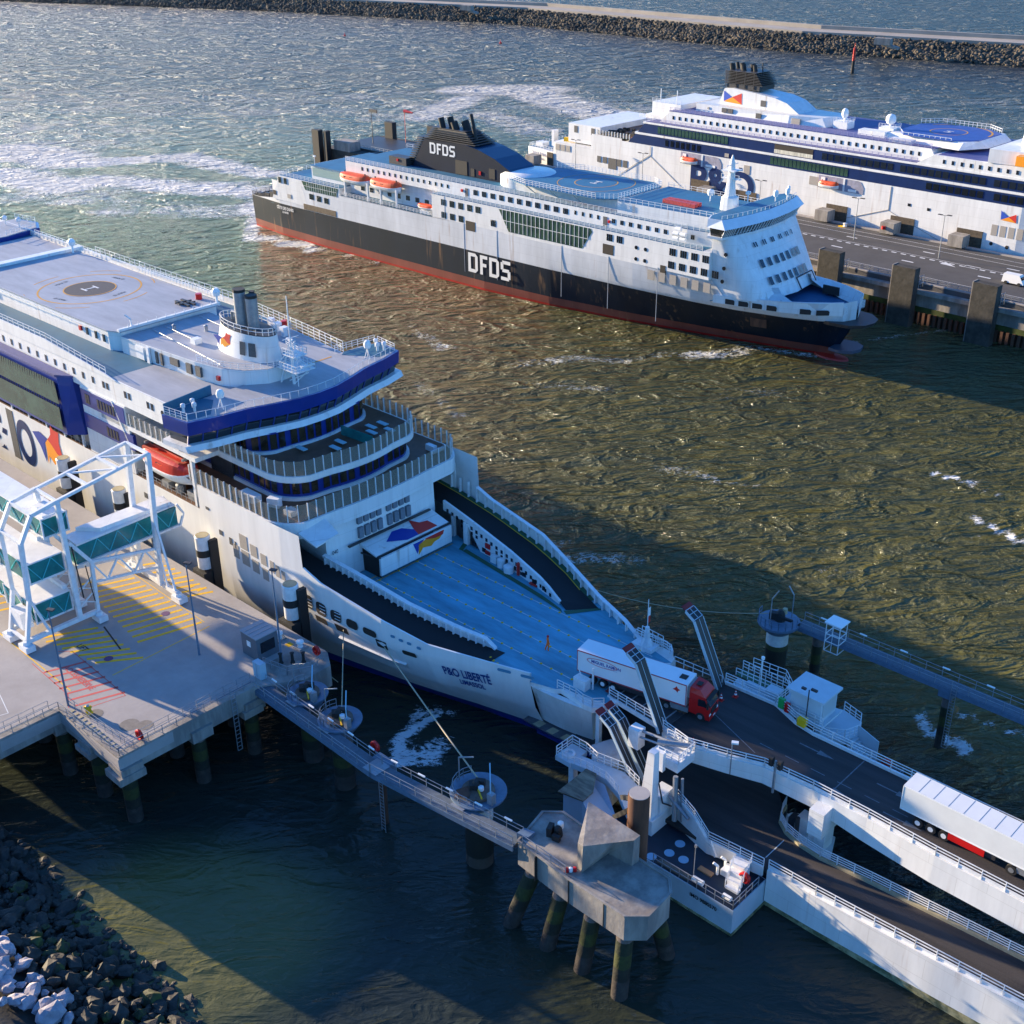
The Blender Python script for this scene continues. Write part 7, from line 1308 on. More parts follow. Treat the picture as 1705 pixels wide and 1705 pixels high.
# ================================================================== concrete block dolphin
t = T("concrete_dolphin", "heavy sunlit concrete mooring block on slanting piles at the end of the footbridge", "dolphin", FA, (15, -25, 0))
blk = [(8.0, -27.4), (7.0, -22.8), (8.5, -21.5), (10.9, -21.7), (18, -21.6), (21.4, -21.7), (22.6, -23.1), (22.8, -26.6), (21.3, -28.0), (14.8, -27.9)]
t.p("platform", M().prism(blk, 6.5, 9.35), CONCW)
t.p("deck_edge", M().wall([(x, y) for x, y in blk], 9.35, 9.5, .25, True), CONCW)
t.p("fender_wedge", M().add([(14.4, -26.3, 9.35), (15.1, -26.5, 9.35), (15.3, -22.9, 9.35), (17.9, -22.7, 9.35), (18, -21.8, 9.35), (11.8, -21.6, 9.35), (14.5, -26.4, 12.5), (15.2, -26.5, 12.6), (16.9, -24.3, 12.6), (18.1, -22.8, 12.6), (18.1, -21.9, 12.6), (11.9, -21.8, 12.9)], [(0, 1, 7, 6), (1, 2, 8, 7), (2, 3, 9, 8), (3, 4, 10, 9), (4, 5, 11, 10), (5, 0, 6, 11), (6, 7, 8, 9, 10, 11), (5, 4, 3, 2, 1, 0)]), CONCW)
for (x, y), (u, v) in zip(((9.4, -26.3), (13.2, -26.8), (17.0, -26.9), (20.6, -26.8), (20.9, -23)), ((8.2, -28.6), (12.7, -28.4), (16.9, -28.3), (21.3, -28.3), (21.6, -21.6))): t.p("raked_pile", M().tube((x, y, 6.6), (u+(u-x)*.5, v+(v-y)*.5, -3.3), .8, 16), PILE, smooth=True)
t.p("platform_rail", M().rail([(8.6, -27.4, 9.4), (14.2, -27.7, 9.4)], 1.1, 1.7, (1, .5), .035), STEEL); t.p("joint_lines", M().box(10.6, 10.66, -27.95, -27.4, 6.5, 9.4).box(14.75, 14.82, -28.0, -27.6, 6.5, 9.4).box(18.9, 18.96, -28.02, -27.7, 6.5, 9.4), DARK)
t.p("capstan_hooks", M().lathe(10.2, -24.2, [(.5, 9.35), (.4, 10.2), (.2, 10.4)], 10).rbox((9.6, -24.6, 9.9), (.5, 1.0, 1.0), .4).rbox((10.6, -24.9, 9.7), (.8, .4, .6), .2), BLACK); t.p("hook_motor", M().lathe(10.1, -23.7, [(.3, 9.9), (.3, 10.5), (.1, 10.6)], 10), LITE)
t.p("step_plate", M().prism([(7.4, -26.9), (8.6, -26.6), (8.6, -25.6), (7.4, -25.9)], 9.0, 9.7), BSTEEL)
for k in range(3): one("stacked_lifebuoy", M().lathe(14.0+k*.25, -27.3+k*.28, [(.2, 9.4), (.2, 9.75), (.1, 9.8)], 10), (RED, FLAGW, RED)[k], ("red float at the front of the small pile beside the concrete wedge", "white float in the middle of the small pile beside the concrete wedge", "red float at the back of the small pile beside the concrete wedge")[k], "float", FA, (14.2+k*.25, -27.2+k*.25, 9.4), "floats on the concrete block")
t = T("rusty_guide_pile", "thick rusty brown guide pile with an orange stripe beside the concrete wedge", "pile", FA, (16.4, -20.0, 0)); t.p("shaft", M().tube((16.4, -20, -4), (16.4, -20, 15.3), 1.0, 24), RUST, smooth=True); t.p("pile_top", M().tube((16.4, -20, 15.3), (16.4, -20, 15.36), .97, 24), CONC); mm = M()
for i in range(4): a, b = R(180+i*11), R(191+i*11); mm.add([(16.4+1.02*math.cos(a), -20+1.02*math.sin(a), 9.5), (16.4+1.02*math.cos(b), -20+1.02*math.sin(b), 9.5), (16.4+1.02*math.cos(b), -20+1.02*math.sin(b), 15.2), (16.4+1.02*math.cos(a), -20+1.02*math.sin(a), 15.2)], [(0, 1, 2, 3)])
t.p("orange_stripe", mm, ORANGE); t.p("guide_struts", M().bar((15.4, -19.8, 14.0), (12.2, -17.0, 10.6), .45).bar((15.4, -20, 12.8), (12.6, -18.6, 9.4), .45).bar((16.0, -19.2, 13.4), (14.8, -16.5, 11.0), .4), BLACK)
# ================================================================== right side catwalk, dolphin and piles
t = T("mooring_catwalk", "long blue grey footbridge with white light tubes crossing the open water behind the control house", "footbridge", FA, (30, 25, 0)); catwalk(t, [(6.8, 24.6), (90, 24.9)], 8.8, 1.8, step=5.2)
t.p("support_pier", M().tube((26, 24.8, -4), (26, 24.8, 7.6), .55, 12), PILE); t.p("pier_head", M().box(25.2, 26.8, 23.8, 25.8, 7.3, 8.2), BSTEEL); t.p("pier_ladder", M().rail([(26.7, 23.6, 1), (27.3, 23.6, 1)], 8.6, .6, tuple(i/22 for i in range(23)), .03), STEEL); t.p("support_pier", M().tube((56, 24.9, -4), (56, 24.9, 7.6), .55, 12), PILE); t.p("support_pier", M().tube((8.6, 26.0, -4), (8.6, 26.0, 8), .65, 12), PILE, smooth=True)
t = T("access_cage", "white open framed access cage with a pale roof on the long footbridge", "cage", FA, (12.0, 24.2, 9)); mm = M()
for x in (11.1, 12.9):
    for y in (22.9, 24.6): mm.bar((x, y, 7.6), (x, y, 11.4), .09)
for z in (7.6, 8.9, 9.9, 11.3): mm.bar((11.1, 22.9, z), (12.9, 22.9, z), .08).bar((11.1, 24.6, z), (12.9, 24.6, z), .08).bar((11.1, 22.9, z), (11.1, 24.6, z), .08).bar((12.9, 22.9, z), (12.9, 24.6, z), .08)
mm.bar((12, 22.9, 7.6), (12, 22.9, 11.3), .06); t.p("cage_frame", mm, WHITE2); t.p("cage_roof", M().box(10.9, 13.1, 22.7, 24.8, 11.4, 11.55), LITE)
t = T("mooring_dolphin", "white banded mooring dolphin with two lamp arms at the head of the long footbridge", "dolphin", FA, (5.0, 23.2, 0))
t.p("pile", M().tube((4.6, 23.2, -4), (4.6, 23.2, 7.6), 1.35, 20), PILEW, smooth=True); t.p("flared_head", M().lathe(4.6, 23.2, [(1.4, 7.3), (2.6, 8.5), (2.6, 8.8)], 20), BSTEEL); t.p("head_rail", M().rail([(4.6+2.5*math.cos(R(a)), 23.2+2.5*math.sin(R(a)), 8.8) for a in range(180, 380, 20)], 1.1, .9, (1, .5), .035), BSTEEL); t.p("hooks", M().lathe(4.6, 23.4, [(.7, 8.8), (.5, 9.9), (.2, 10.2)], 10).rbox((4.0, 23, 9.4), (1.2, .7, .9), .4).rbox((5.6, 23.0, 9.5), (1.8, .3, .3), .1), BLACK); t.p("hook_motor", M().lathe(4.9, 23.9, [(.3, 9.6), (.3, 10.3)], 10), CREAM); t.p("lamp_arm", M().tube((4.4, 21.4, 8.8), (4.4, 21.4, 12.6), .07).bar((4.4, 21.4, 12.6), (5.0, 21.8, 13.8), .12), STEEL); t.p("lamp_arm", M().tube((5.4, 24.8, 8.8), (5.4, 24.8, 12), .07).bar((5.4, 24.8, 12), (4.6, 24.8, 13), .12), STEEL)
# ================================================================== linkspan
L_ = T("linkspan", "two level steel linkspan with dark roadways leading away from the open ferry bow", "linkspan", FA, (20, 0, 0))
far = [(8.3, 6.1), (14.6, 6.4), (18.0, 5.0), (20.3, 4.6), (95, 4.8)]; nearp = [(8.3, -5.2), (12.0, -5.9), (16.0, -4.7), (19.6, -3.4), (25.0, -3.1), (31, -3.2), (38, -3.6), (95, -4.6)]
L_.p("upper_roadway", M().prism(nearp+far[::-1], 9.6, 10.0), ASPH)
mm = M().wall([(x, y-.1) for x, y in nearp], [8.6, 8.5, 8.4, 8.3, 8.2, 7.4, 7.1, 7.0], [10.3]*8, .25); L_.p("near_girder", mm, WHITE); L_.p("far_girder", M().wall([(x, y+.1) for x, y in far], 8.6, 10.35, .25), WHITE)
L_.p("upper_railing", M().rail([(x, y-.1, 10.3) for x, y in nearp], 1.1, 2.2, (1, .7, .4), .045).wall([(x, y-.05) for x, y in nearp], 10.35, 10.62, .06), WHITE2); L_.p("upper_railing", M().rail([(x, y+.1, 10.35) for x, y in far], 1.1, 2.2, (1, .7, .4), .045), WHITE2)
mm = M().box(26.3, 26.45, -3.1, 4.6, 10.005, 10.02); bar2(mm, (12, 1.0), (90, .2), .05, 10.006)
mm = M().box(26.3, 26.42, -3.1, 4.6, 10.006, 10.012)
for i in range(26): bar2(mm, (17+i*3.0, -.2-.01*i), (18.6+i*3.0, -.22-.01*i), .05, 10.006)
bar2(mm, (9, 1.4), (17.5, -1.9), .05, 10.006); bar2(mm, (28, -2.6), (90, -4.0), .04, 10.006)
for x, y in ((20, 2.6), (29, 2.2), (24, -1.6), (31.5, -1.2)): mm.poly([(x, y-.08, 10.008), (x+2.2, y-.08, 10.008), (x+2.2, y-.38, 10.008), (x+4, y, 10.008), (x+2.2, y+.38, 10.008), (x+2.2, y+.08, 10.008), (x, y+.08, 10.008)])
L_.p("road_markings", mm, ROADL)
L_.p("bearing_crosshead", M().box(25.8, 27.4, -5.0, 5.5, 6.5, 9.5), WHITE)
# lower roadway
lo_out = [(-.5, -5.8), (6, -9.6), (13, -10.4), (17.5, -10.6), (20.5, -9.9), (24.4, -9.9), (26, -9.9), (50, -9.9), (95, -9.9)]; lo_in = [(-.5, 5.8), (14, 6), (20, 0), (21.6, -1.6), (22.6, -3.6), (24.6, -4.6), (27.6, -5.2), (33, -5.0), (50, -4.8), (95, -4.8)]
zl = lambda x: 3.4 if x < 0 else (3.4+(4.2-3.4)*min(1, x/20) if x < 26 else 4.2+(x-26)*.035)
mm = M(); poly_ = lo_out+lo_in[::-1]; mm.prism(poly_, [zl(p[0])-.4 for p in poly_], [zl(p[0]) for p in poly_]); L_.p("lower_roadway", mm, ASPH)
op = [(24.8, -9.8), (30, -9.9), (40, -9.9), (50, -9.9), (95, -9.9)]; L_.p("lower_outer_wall", M().wall([(x, y-.15) for x, y in op], [.6, .7, .9, 1.2, 2.0], [zl(x)+.35 for x, y in op], .35), WHITE)
L_.p("wall_waterline", M().wall([(x, y-.1) for x, y in op], -.5, [.62, .72, .92, 1.22, 2.02], .25), mat("algae_cream_edge", (.40,.36,.20), .8, c2=(.10,.11,.05), vs=.8))
L_.p("lower_railing", M().rail([(x, y-.1, zl(x)+.35) for x, y in op], 1.15, 2.15, (1, .7, .4), .045).wall([(x, y) for x, y in op], [zl(x)+.3 for x, y in op], [zl(x)+.75 for x, y in op], .06), WHITE2)
ip = [(21.0, -.8), (21.3, -2.0), (21.9, -3.3), (23.2, -4.3), (25.2, -4.9), (27.6, -5.2), (33, -5.0), (50, -4.8), (95, -4.8)]
L_.p("lower_inner_kerb", M().wall([(x, y+.1) for x, y in ip], [zl(x)-.8 for x, y in ip], [zl(x)+.3 for x, y in ip], .3), CREAM); L_.p("lower_railing", M().rail([(x, y+.1, zl(x)+.3) for x, y in ip], 1.1, 2.0, (1, .75, .5, .25), .045), WHITE2)
L_.p("lower_inner_wall", M().wall([(x, y+.35) for x, y in ip], [.2]*len(ip), [zl(x)-.2 for x, y in ip], .2), DSTEEL)
L_.p("pivot_platform", M().prism([(21.3, -.8), (22.2, -3.2), (25, -4.4), (28, -3.6), (26.8, -.6)], 3.2, 3.6).box(23.4, 24.6, -2.6, -1.2, 3.6, 5.6).box(25.2, 27.0, -3.4, -1.6, 3.6, 6.4).lathe(22.8, -1.9, [(.8, 3.6), (.8, 4.6), (.5, 4.8)], 12), WHITE)
L_.p("pivot_machinery", M().box(22.6, 23.2, -2.9, -1.8, 3.6, 5.2).tube((23.8, -3.2, 3.6), (23.8, -3.2, 6.0), .25), DSTEEL)
mm = M(); mm.add([(20.2, -6.2, zl(22)+.012), (24.4, -5.0, zl(22)+.02), (24.4, -9.0, zl(22)+.012)], [(0, 1, 2)]) if 0 else bar2(mm, (23.6, -5.2), (23.6, -9.6), .05, 4.25); L_.p("lower_joint_line", mm, LINEB)
# cheek truss between lower road and pontoon
ct = [(13.4, -9.4), (16.2, -10.3), (18.4, -10.9), (20.6, -10.6), (24.4, -10.2)]
L_.p("cheek_plate", M().wall(ct, [2.9, 3.1, 3.2, 3.4, 3.6], [6.6, 6.2, 5.0, 4.9, 4.8], .2), WHITE); L_.p("cheek_rail", M().rail([(x, y, z) for (x, y), z in zip(ct, (6.6, 6.2, 5.0, 4.9, 4.8))], 1.0, 1.5, (1, .6, .3), .04), WHITE2); L_.p("cheek_struts", M().bar((16.6, -10.6, 6.2), (19.6, -11.1, 3.6), .3).bar((18.8, -11.1, 5.2), (19.6, -11.1, 3.6), .2), WHITE)
# flaps at the ship end
L_.p("boarding_flap", M().prism([(-.2, -4.0), (.6, -4.4), (8.3, -4.9), (8.3, -1.7), (5.9, -2.0), (-.2, -1.4)], [10.15]*6, [10.25]*6), DSTEEL, label="ribbed boarding flap resting on the bow deck")
L_.p("boarding_flap", M().box(-.2, 8.3, -1.4, 4.4, 10.12, 10.22), ASPH); L_.p("red_flap_edge", M().box(-.5, .1, -4.2, 3.6, 10.23, 10.27), mat("dark_red_edge", (.22,.02,.02), .7)); mm = M()
for i in range(5): mm.box(1+i*1.6, 1.15+i*1.6, -4.6, -1.8, 10.25, 10.3)
L_.p("flap_ribs", mm, STEEL); L_.p("flap_rail", M().rail([(.3, -4.4, 10.2), (8.0, -5.0, 10.2)], 1.1, 1.3, (1, .66, .33), .045).bar((.2, -4.5, 10.0), (8.4, -5.1, 9.9), .2, .5).rail([(2, 5.2, 10.2), (8.2, 5.6, 10.2)], 1.1, 1.3, (1, .5), .04), WHITE2)
def flap(T_, x, y, z, wd, H, lean, tip, sc=1.0, nm="raised_flap"):
    a = Vector((x, y, z)); b = a+Vector((-lean, 0, H)); c = b+Vector((-tip, 0, tip*.62)); mm = M(); fr_ = M()
    s = Vector((0, wd/2, 0)); nrm = (b-a).cross(Vector((0, 1, 0))).normalized()*.14
    for p, q in ((a, b), (b, c)): mm.add([p-s-nrm, p+s-nrm, q+s-nrm, q-s-nrm, p-s+nrm, p+s+nrm, q+s+nrm, q-s+nrm], [(0, 1, 2, 3), (7, 6, 5, 4), (0, 4, 5, 1), (1, 5, 6, 2), (2, 6, 7, 3), (3, 7, 4, 0)])
    o = T_.p(nm, mm, mat("flap_black", (.02,.025,.03), .5, var=.3, vs=2))
    for sg in (-1, -.0, 1): fr_.bar(a+s*sg, b+s*sg, .09 if sg else .05, .34 if sg else .32).bar(b+s*sg, c+s*sg, .08 if sg else .05, .32)
    for q in (b, b.lerp(c, .55), c): fr_.bar(q-s, q+s, .07, .34)
    T_.p("flap_frame", fr_, mat("pale_flap_frame", (.45,.55,.60), .5), o); d_ = (c-b)*.55
    T_.p("red_tip", M().add([c-s, c+s, c+s+d_, c-s+d_], [(0, 1, 2, 3)]).add([c-s-nrm, c+s-nrm, c+s+d_-nrm, c-s+d_-nrm], [(0, 1, 2, 3)]), mat("dark_red_edge", (0,0,0)), o); return o
flap(L_, 8.3, -5.3, 10.0, 1.5, 7.2, 3.4, 1.2); flap(L_, 8.3, 5.3, 10.0, 1.5, 7.4, 3.6, 1.2); flap(L_, 8.6, -8.9, 4.2, 1.1, 6.4, 4.2, 1.3); flap(L_, 8.6, -7.4, 4.2, 1.1, 6.4, 4.2, 1.3)
L_.p("lower_flap", M().box(-3.4, 8.6, -5.6, 5, 3.5, 3.62), DSTEEL)
# control tower leg between the two levels
tw_ = L_.p("lifting_tower", M().prism([(10.6, -12.6), (12.5, -12.6), (12.5, -11.3), (10.6, -11.3)], 3.0, 13.0, [(11.5, -12.2), (12.3, -12.2), (12.3, -11.4), (11.5, -11.4)]).box(10.4, 12.8, -12.7, -9.0, 2.6, 5.0).box(11.2, 12.7, -11.3, -9.1, 5.0, 7.2), WHITE)
L_.p("tower_head", M().box(9.4, 12.9, -8.9, -5.9, 9.0, 10.1).box(5.9, 7.2, -8.1, -6.9, 8.4, 10.8).box(10.2, 11.4, -9.4, -8.9, 8.6, 10.9), WHITE2); L_.p("tower_head_rail", M().rail([(9.4, -6.0, 10.1), (12.8, -5.9, 10.1), (12.9, -8.8, 10.1), (10.4, -8.9, 10.1)], 1.1, .8, (1, .66, .33), .04), WHITE2)
L_.p("hydraulic_rams", M().tube((6.8, -7.4, 10.5), (11.6, -7.0, 10.8), .16).tube((7.0, -7.8, 10.0), (11.4, -7.6, 10.5), .12).tube((9.6, -8.0, 10.8), (12.6, -6.4, 10.9), .3).tube((13.2, -9.6, 9.2), (13.8, -10.2, 4.2), .28).tube((13.9, -9.4, 9.2), (14.4, -9.8, 4.2), .16).tube((12.6, -9.9, 6.8), (15.6, -10.4, 5.6), .2), STEEL)
L_.p("tower_ladder", M().rail([(10.9, -12.85, 2.6), (11.5, -12.85, 2.6)], 5.6, .6, tuple(i/12 for i in range(13)), .03).tube((12.6, -11.6, 9.2), (12.9, -11.2, 6.6), .08).tube((12.9, -11.2, 6.6), (12.9, -9.6, 5.2), .08), DSTEEL)
# pontoon
P_ = T("pontoon", "dark decked floating pontoon with four pale discs below the linkspan", "pontoon", FA, (19, -13, 0))
P_.p("pontoon_hull", M().prism([(8, -15.6), (24.7, -15.6), (24.7, -9.9), (20, -9.6), (8, -9.0)], -1.5, 3.1), mat("pontoon_blue_white", (.48,.55,.60), .45, var=.12, vs=.4)); P_.p("deck", M().prism([(8, -15.5), (24.6, -15.5), (24.6, -10), (20, -9.7), (8, -9.1)], 3.1, 3.14), mat("dark_blue_pontoon_deck", (.015,.028,.045), .6, var=.3, vs=.5)); P_.p("waterline_strip", M().prism([(7.9, -15.7), (24.8, -15.7), (24.8, -9.8), (7.9, -9)], -1.5, .25), mat("algae_cream_edge", (0,0,0)))
for x, y in ((15.6, -11.6), (15.6, -13.4), (17.2, -13.2), (14.6, -15.0)): P_.p("deck_disc", M().lathe(x, y, [(.52, 3.145), (.52, 3.19)], 18), mat("disc_pale_blue", (.25,.45,.60), .5))
P_.p("railing", M().rail([(15.2, -15.5, 3.14), (24.6, -15.5, 3.14), (24.6, -11.2, 3.14)], 1.15, 1.1, (1, .5), .035), STEEL); P_.p("marker_pole", M().tube((19.6, -14.9, 3.1), (19.6, -14.9, 7.6), .04).box(19.5, 19.7, -15, -14.8, 7.4, 7.7), STEEL)
P_.p("steps", M().box(21.6, 23.2, -11.8, -10.6, 3.14, 4.8).box(22.0, 23.4, -12.4, -11.8, 3.14, 4.3).box(22.2, 23.6, -13.0, -12.4, 3.14, 3.8).box(22.4, 23.8, -13.6, -13.0, 3.14, 3.4).box(21.0, 22.0, -12.4, -11.2, 3.14, 3.8), WHITE2); P_.p("step_rail", M().rail([(22.0, -11.8, 4.8), (22.4, -13.6, 3.3)], 1, .7, (1, .5), .03).rail([(23.3, -10.6, 4.8), (23.9, -13.6, 3.3)], 1, .7, (1, .5), .03), WHITE2)
P_.p("vent_hooks", M().tube((20.8, -12.6, 3.1), (20.8, -12.6, 4.2), .14).tube((20.8, -12.6, 4.2), (20.4, -12.8, 4.5), .14).tube((20.9, -11.4, 3.1), (20.9, -11.4, 4.2), .14).tube((20.9, -11.4, 4.2), (20.5, -11.6, 4.5), .14), LITE); P_.p("draught_mark", mapm(text_m("IMO 9880570", .62, 0, .02), lambda x, y, z: (21.4+x*.9, -15.72, 2.2+y)), BLACK); P_.p("life_raft", M().tube((19.6, -15.0, 3.6), (20.8, -15.0, 3.6), .3, 10).tube((23.0, -14.8, 3.5), (23.9, -14.8, 3.5), .26, 10), LITE)
P_.p("cabling", M().box(15.5, 19.2, -15.3, -14.6, 3.14, 3.3), mat("cable_tray_brown", (.15,.12,.09), .8)); P_.p("brown_patch", M().box(19.0, 20.6, -13.4, -12.8, 3.15, 3.3), mat("tan_board", (.38,.20,.09), .8))
# access platform, roof block and sloping shelter left of the tower
S_ = T("access_platform", "pale blue curved access platform with railings over a square grey housing", "platform", FA, (5, -15, 0))
def nm_(px): return px
S_.p("grey_housing", M().prism([(1.4, -8.6), (2.3, -6.4), (5.0, -6.2), (5.4, -9.8), (3.1, -10.5)], 1.0, 6.4), mat("housing_grey_white", (.55,.56,.57), .5, var=.12, vs=.6, wear=.5))
inn_ = [(1.6, -10.6, 6.2), (3.6, -10.3, 6.3), (6.8, -9.6, 6.2), (8.9, -9.9, 5.7), (10.2, -10.9, 4.6)]; out_ = [(1.2, -12.3, 6.2), (3.6, -12.0, 6.3), (6.0, -11.8, 6.2), (8.0, -12.2, 5.7), (9.8, -13.0, 4.6)]
dn = lambda L__: [(x, y, z-.7) for x, y, z in L__]
mm = M().strip(inn_, out_).strip(dn(inn_), dn(out_)).strip(inn_, dn(inn_)).strip(out_, dn(out_)); mm.box(-.5, 1.6, -12.4, -9.6, 5.6, 6.2); S_.p("platform_arm", mm, mat("arm_blue_white", (.55,.62,.66), .45, var=.1, vs=.6, wear=.4))
S_.p("platform_rail", M().rail([(-.4, -12.3, 6.2), (-.4, -9.7, 6.2), (1.6, -9.7, 6.2), (3.6, -10.3, 6.3), (6.8, -9.6, 6.2), (8.9, -9.9, 5.7)], 1.2, .8, (1, .6, .3), .045).rail([(-.4, -12.3, 6.2), (1.2, -12.3, 6.2), (3.6, -12.0, 6.3), (6.0, -11.8, 6.2), (8.0, -12.2, 5.7)], 1.0, .8, (1, .5), .03), WHITE2); S_.p("hatch", M().lathe(.5, -11.4, [(.75, 6.2), (.75, 6.5), (.5, 6.5), (.5, 6.25)], 8), WHITE2); S_.p("support_leg", M().box(.2, .9, -11.0, -10.3, -2, 5.6), WHITE2)
Q2 = T("sloped_shelter", "blue walled shelter with a worn sloping metal roof beside the concrete block", "shelter", FA, (5, -14.5, 0))
Q2.p("walls", M().prism([(3.7, -15.9), (6.0, -15.6), (9.6, -17.0), (9.4, -14.0), (6.2, -12.2), (3.8, -12.3)], -1, [5.7, 5.7, 4.0, 4.0, 5.8, 5.9]), mat("shelter_blue_grey", (.33,.42,.52), .5, var=.1, vs=.5)); Q2.p("roof", M().prism([(3.3, -16.3), (6.2, -15.7), (6.3, -14.2), (4.9, -12.0), (3.5, -12.0)], [5.7, 5.7, 6.0, 6.3, 6.2], [5.85, 5.85, 6.15, 6.45, 6.35]), mat("worn_metal_roof", (.34,.27,.17), .35, metal=.4, c2=(.12,.09,.06), vs=.5, stretch=(.4,2,1)))
# ================================================================== control house beyond the road
H = T("control_house", "pale blue flat roofed control house with stairs beyond the upper roadway", "control house", FA, (18, 9, 0))
PB = mat("pale_blue_steel", (.50,.58,.62), .45, var=.1, vs=.6)
H.p("house_walls", M().box(16.2, 19.9, 6.6, 9.9, 10.1, 12.9), PB); H.p("house_roof", M().box(15.8, 20.3, 6.2, 10.2, 12.9, 13.15), PB); H.p("window_wall", M().box(19.9, 19.95, 7.0, 9.6, 10.6, 12.4), mat("pale_window", (.45,.5,.5), .3))
H.p("lower_platform", M().prism([(15.8, 6.7), (20, 6.7), (22.3, 8.0), (23.0, 10), (22.1, 12), (19.6, 12.7), (15.8, 11.2)], 7.9, 8.5), PB); H.p("platform_rail", M().rail([(20.0, 6.9, 8.5), (22.2, 8.1, 8.5), (22.9, 10, 8.5), (22.0, 11.9, 8.5), (19.6, 12.6, 8.5)], 1.2, .8, (1, .6, .3), .04), WHITE2); H.p("support_frame", M().box(16.2, 16.8, 6.8, 7.4, 8.5, 9.8).box(19.4, 20, 6.8, 7.4, 8.5, 9.8).bar((15.0, 6.8, 7.2), (18.6, 6.9, 10.2), .5, .3), PB); H.p("deck_slab", M().box(14.6, 20.4, 6.3, 10.4, 9.8, 10.1), PB); H.p("deck_rail", M().rail([(14.6, 10.4, 10.1), (14.6, 6.4, 10.1), (20.4, 6.4, 10.1)], 1.1, 1, (1, .66, .33), .035).rail([(9, 10.6, 10), (13.0, 11.0, 10), (14.6, 9.6, 10)], 1.6, .9, (1, .66, .33), .035), WHITE2)
H.p("dark_opening", M().box(16.8, 19.4, 6.85, 6.9, 8.5, 9.8), DARK); H.p("pontoon_float", M().prism([(8.4, 6.6), (24, 6.2), (28.6, 7.4), (28, 9.6), (24, 11.4), (9, 11.6)], -1.5, 3.0), BSTEEL); mm = M()
for i in range(7): mm.box(22.7+i*.36, 23.06+i*.36, 8.2, 9.7, 8.0-i*.34, 8.3-i*.34)
H.p("outer_stairs", mm, PB); H.p("stair_screen", M().wall([(22.8, 9.8), (25.3, 9.8)], [7.4, 5.2], [9.7, 8.8], .1).wall([(22.6, 8.1), (25.3, 8.1)], [7.9, 5.6], [8.6, 6.2], .08), PB); H.p("end_walkway", M().box(25.2, 28.4, 7.8, 9.8, 5.7, 5.9).rail([(25.2, 9.8, 5.9), (28.4, 9.8, 5.9), (28.4, 7.8, 5.9)], 1.1, .9, (1, .5), .035), BSTEEL)
H.p("green_walkway", M().prism([(1.5, 7.3), (9.4, 9.0), (13.0, 9.4), (13.0, 10.4), (9.0, 10.2), (1.5, 8.5)], 9.0, 9.2) if 0 else M().prism([(7.6, 9.4), (13.6, 9.6), (13.6, 10.8), (7.6, 10.8)], 9.2, 9.3), GREEN); H.p("green_walkway_rail", M().rail([(7.6, 10.8, 9.3), (13.6, 10.8, 9.3), (15.0, 9.0, 8.6)], 1.2, .8, (1, .66, .33), .04).rail([(7.6, 9.4, 9.3), (13.6, 9.6, 9.3)], .9, .8, (1, .5), .04), WHITE2); H.p("machinery_deck", M().prism([(8.4, 6.6), (14.4, 6.9), (13.6, 9.4), (8.0, 9.2)], 8.4, 9.1).box(12.2, 13.8, 8.2, 9.4, 9.1, 10.2).box(9.4, 12.0, 8.6, 9.2, 9.1, 9.5).rail([(8.4, 6.5, 9.2), (14.4, 6.8, 9.2)], 1.3, 1, (1, .66, .33), .05), PB)
H.p("lamp_pole", M().tube((18.6, 6.0, 8), (18.6, 6.0, 14.2), .07).box(17.7, 18.2, 5.9, 6.2, 14.0, 14.2).box(18.8, 19.5, 5.9, 6.2, 14.3, 14.5), DSTEEL); H.p("lamp_pole", M().tube((11.2, 8.8, 9.1), (11.2, 8.8, 13.4), .06).lathe(11.2, 8.8, [(.2, 13.3), (.2, 13.6), (.05, 13.7)], 8), LITE)
one("yellow_box", M().box(18.35, 19.25, 4.55, 5.3, 10.4, 11.3), YEL, "bright yellow equipment box hung on the far rail of the upper roadway", "box", FA, (18.8, 5, 10.4)); one("green_box", M().box(15.2, 15.9, 5.9, 6.3, 10.4, 11.6), mat("bright_green_paint", (.02,.35,.08), .4), "bright green emergency box on the far rail of the upper roadway", "box", FA, (15.5, 6, 10.4)); one("red_case", M().box(16.1, 16.6, 5.7, 6.1, 10.4, 11.5), RED, "red case next to the green box on the far road rail", "box", FA, (16.3, 6, 10.4))
lp = T("signal_post", "grey twin headed signal post on the near rail of the upper roadway", "signal", FA, (21.0, -3.6, 8)); lp.p("post", M().box(20.9, 21.1, -3.9, -3.7, 8, 12.0), STEEL); lp.p("signal_head", M().box(20.3, 20.7, -4.0, -3.5, 11.2, 12.2), BLACK); lp.p("signal_head", M().box(21.3, 21.7, -4.0, -3.5, 11.2, 12.2), BLACK)
lp = T("short_lamp_post", "short lamp post with a white head on the near side of the upper roadway", "lamp post", FA, (16.6, -4.9, 8)); lp.p("pole", M().tube((16.6, -4.95, 8.6), (16.6, -4.95, 12.5), .07, 8), STEEL); lp.p("lamp_head", M().rbox((16.8, -4.8, 12.6), (.7, .4, .2), .5), LITE)
CNS = [(9.7, 3.3, "traffic cone nearest the red truck's cab"), (10.5, 4.9, "traffic cone closest to the far road rail"), (12.0, -5.1, "tall traffic cone with a thin pole on the near side rail"), (13.2, -4.9, "small orange cone beside the near rail of the upper roadway")]
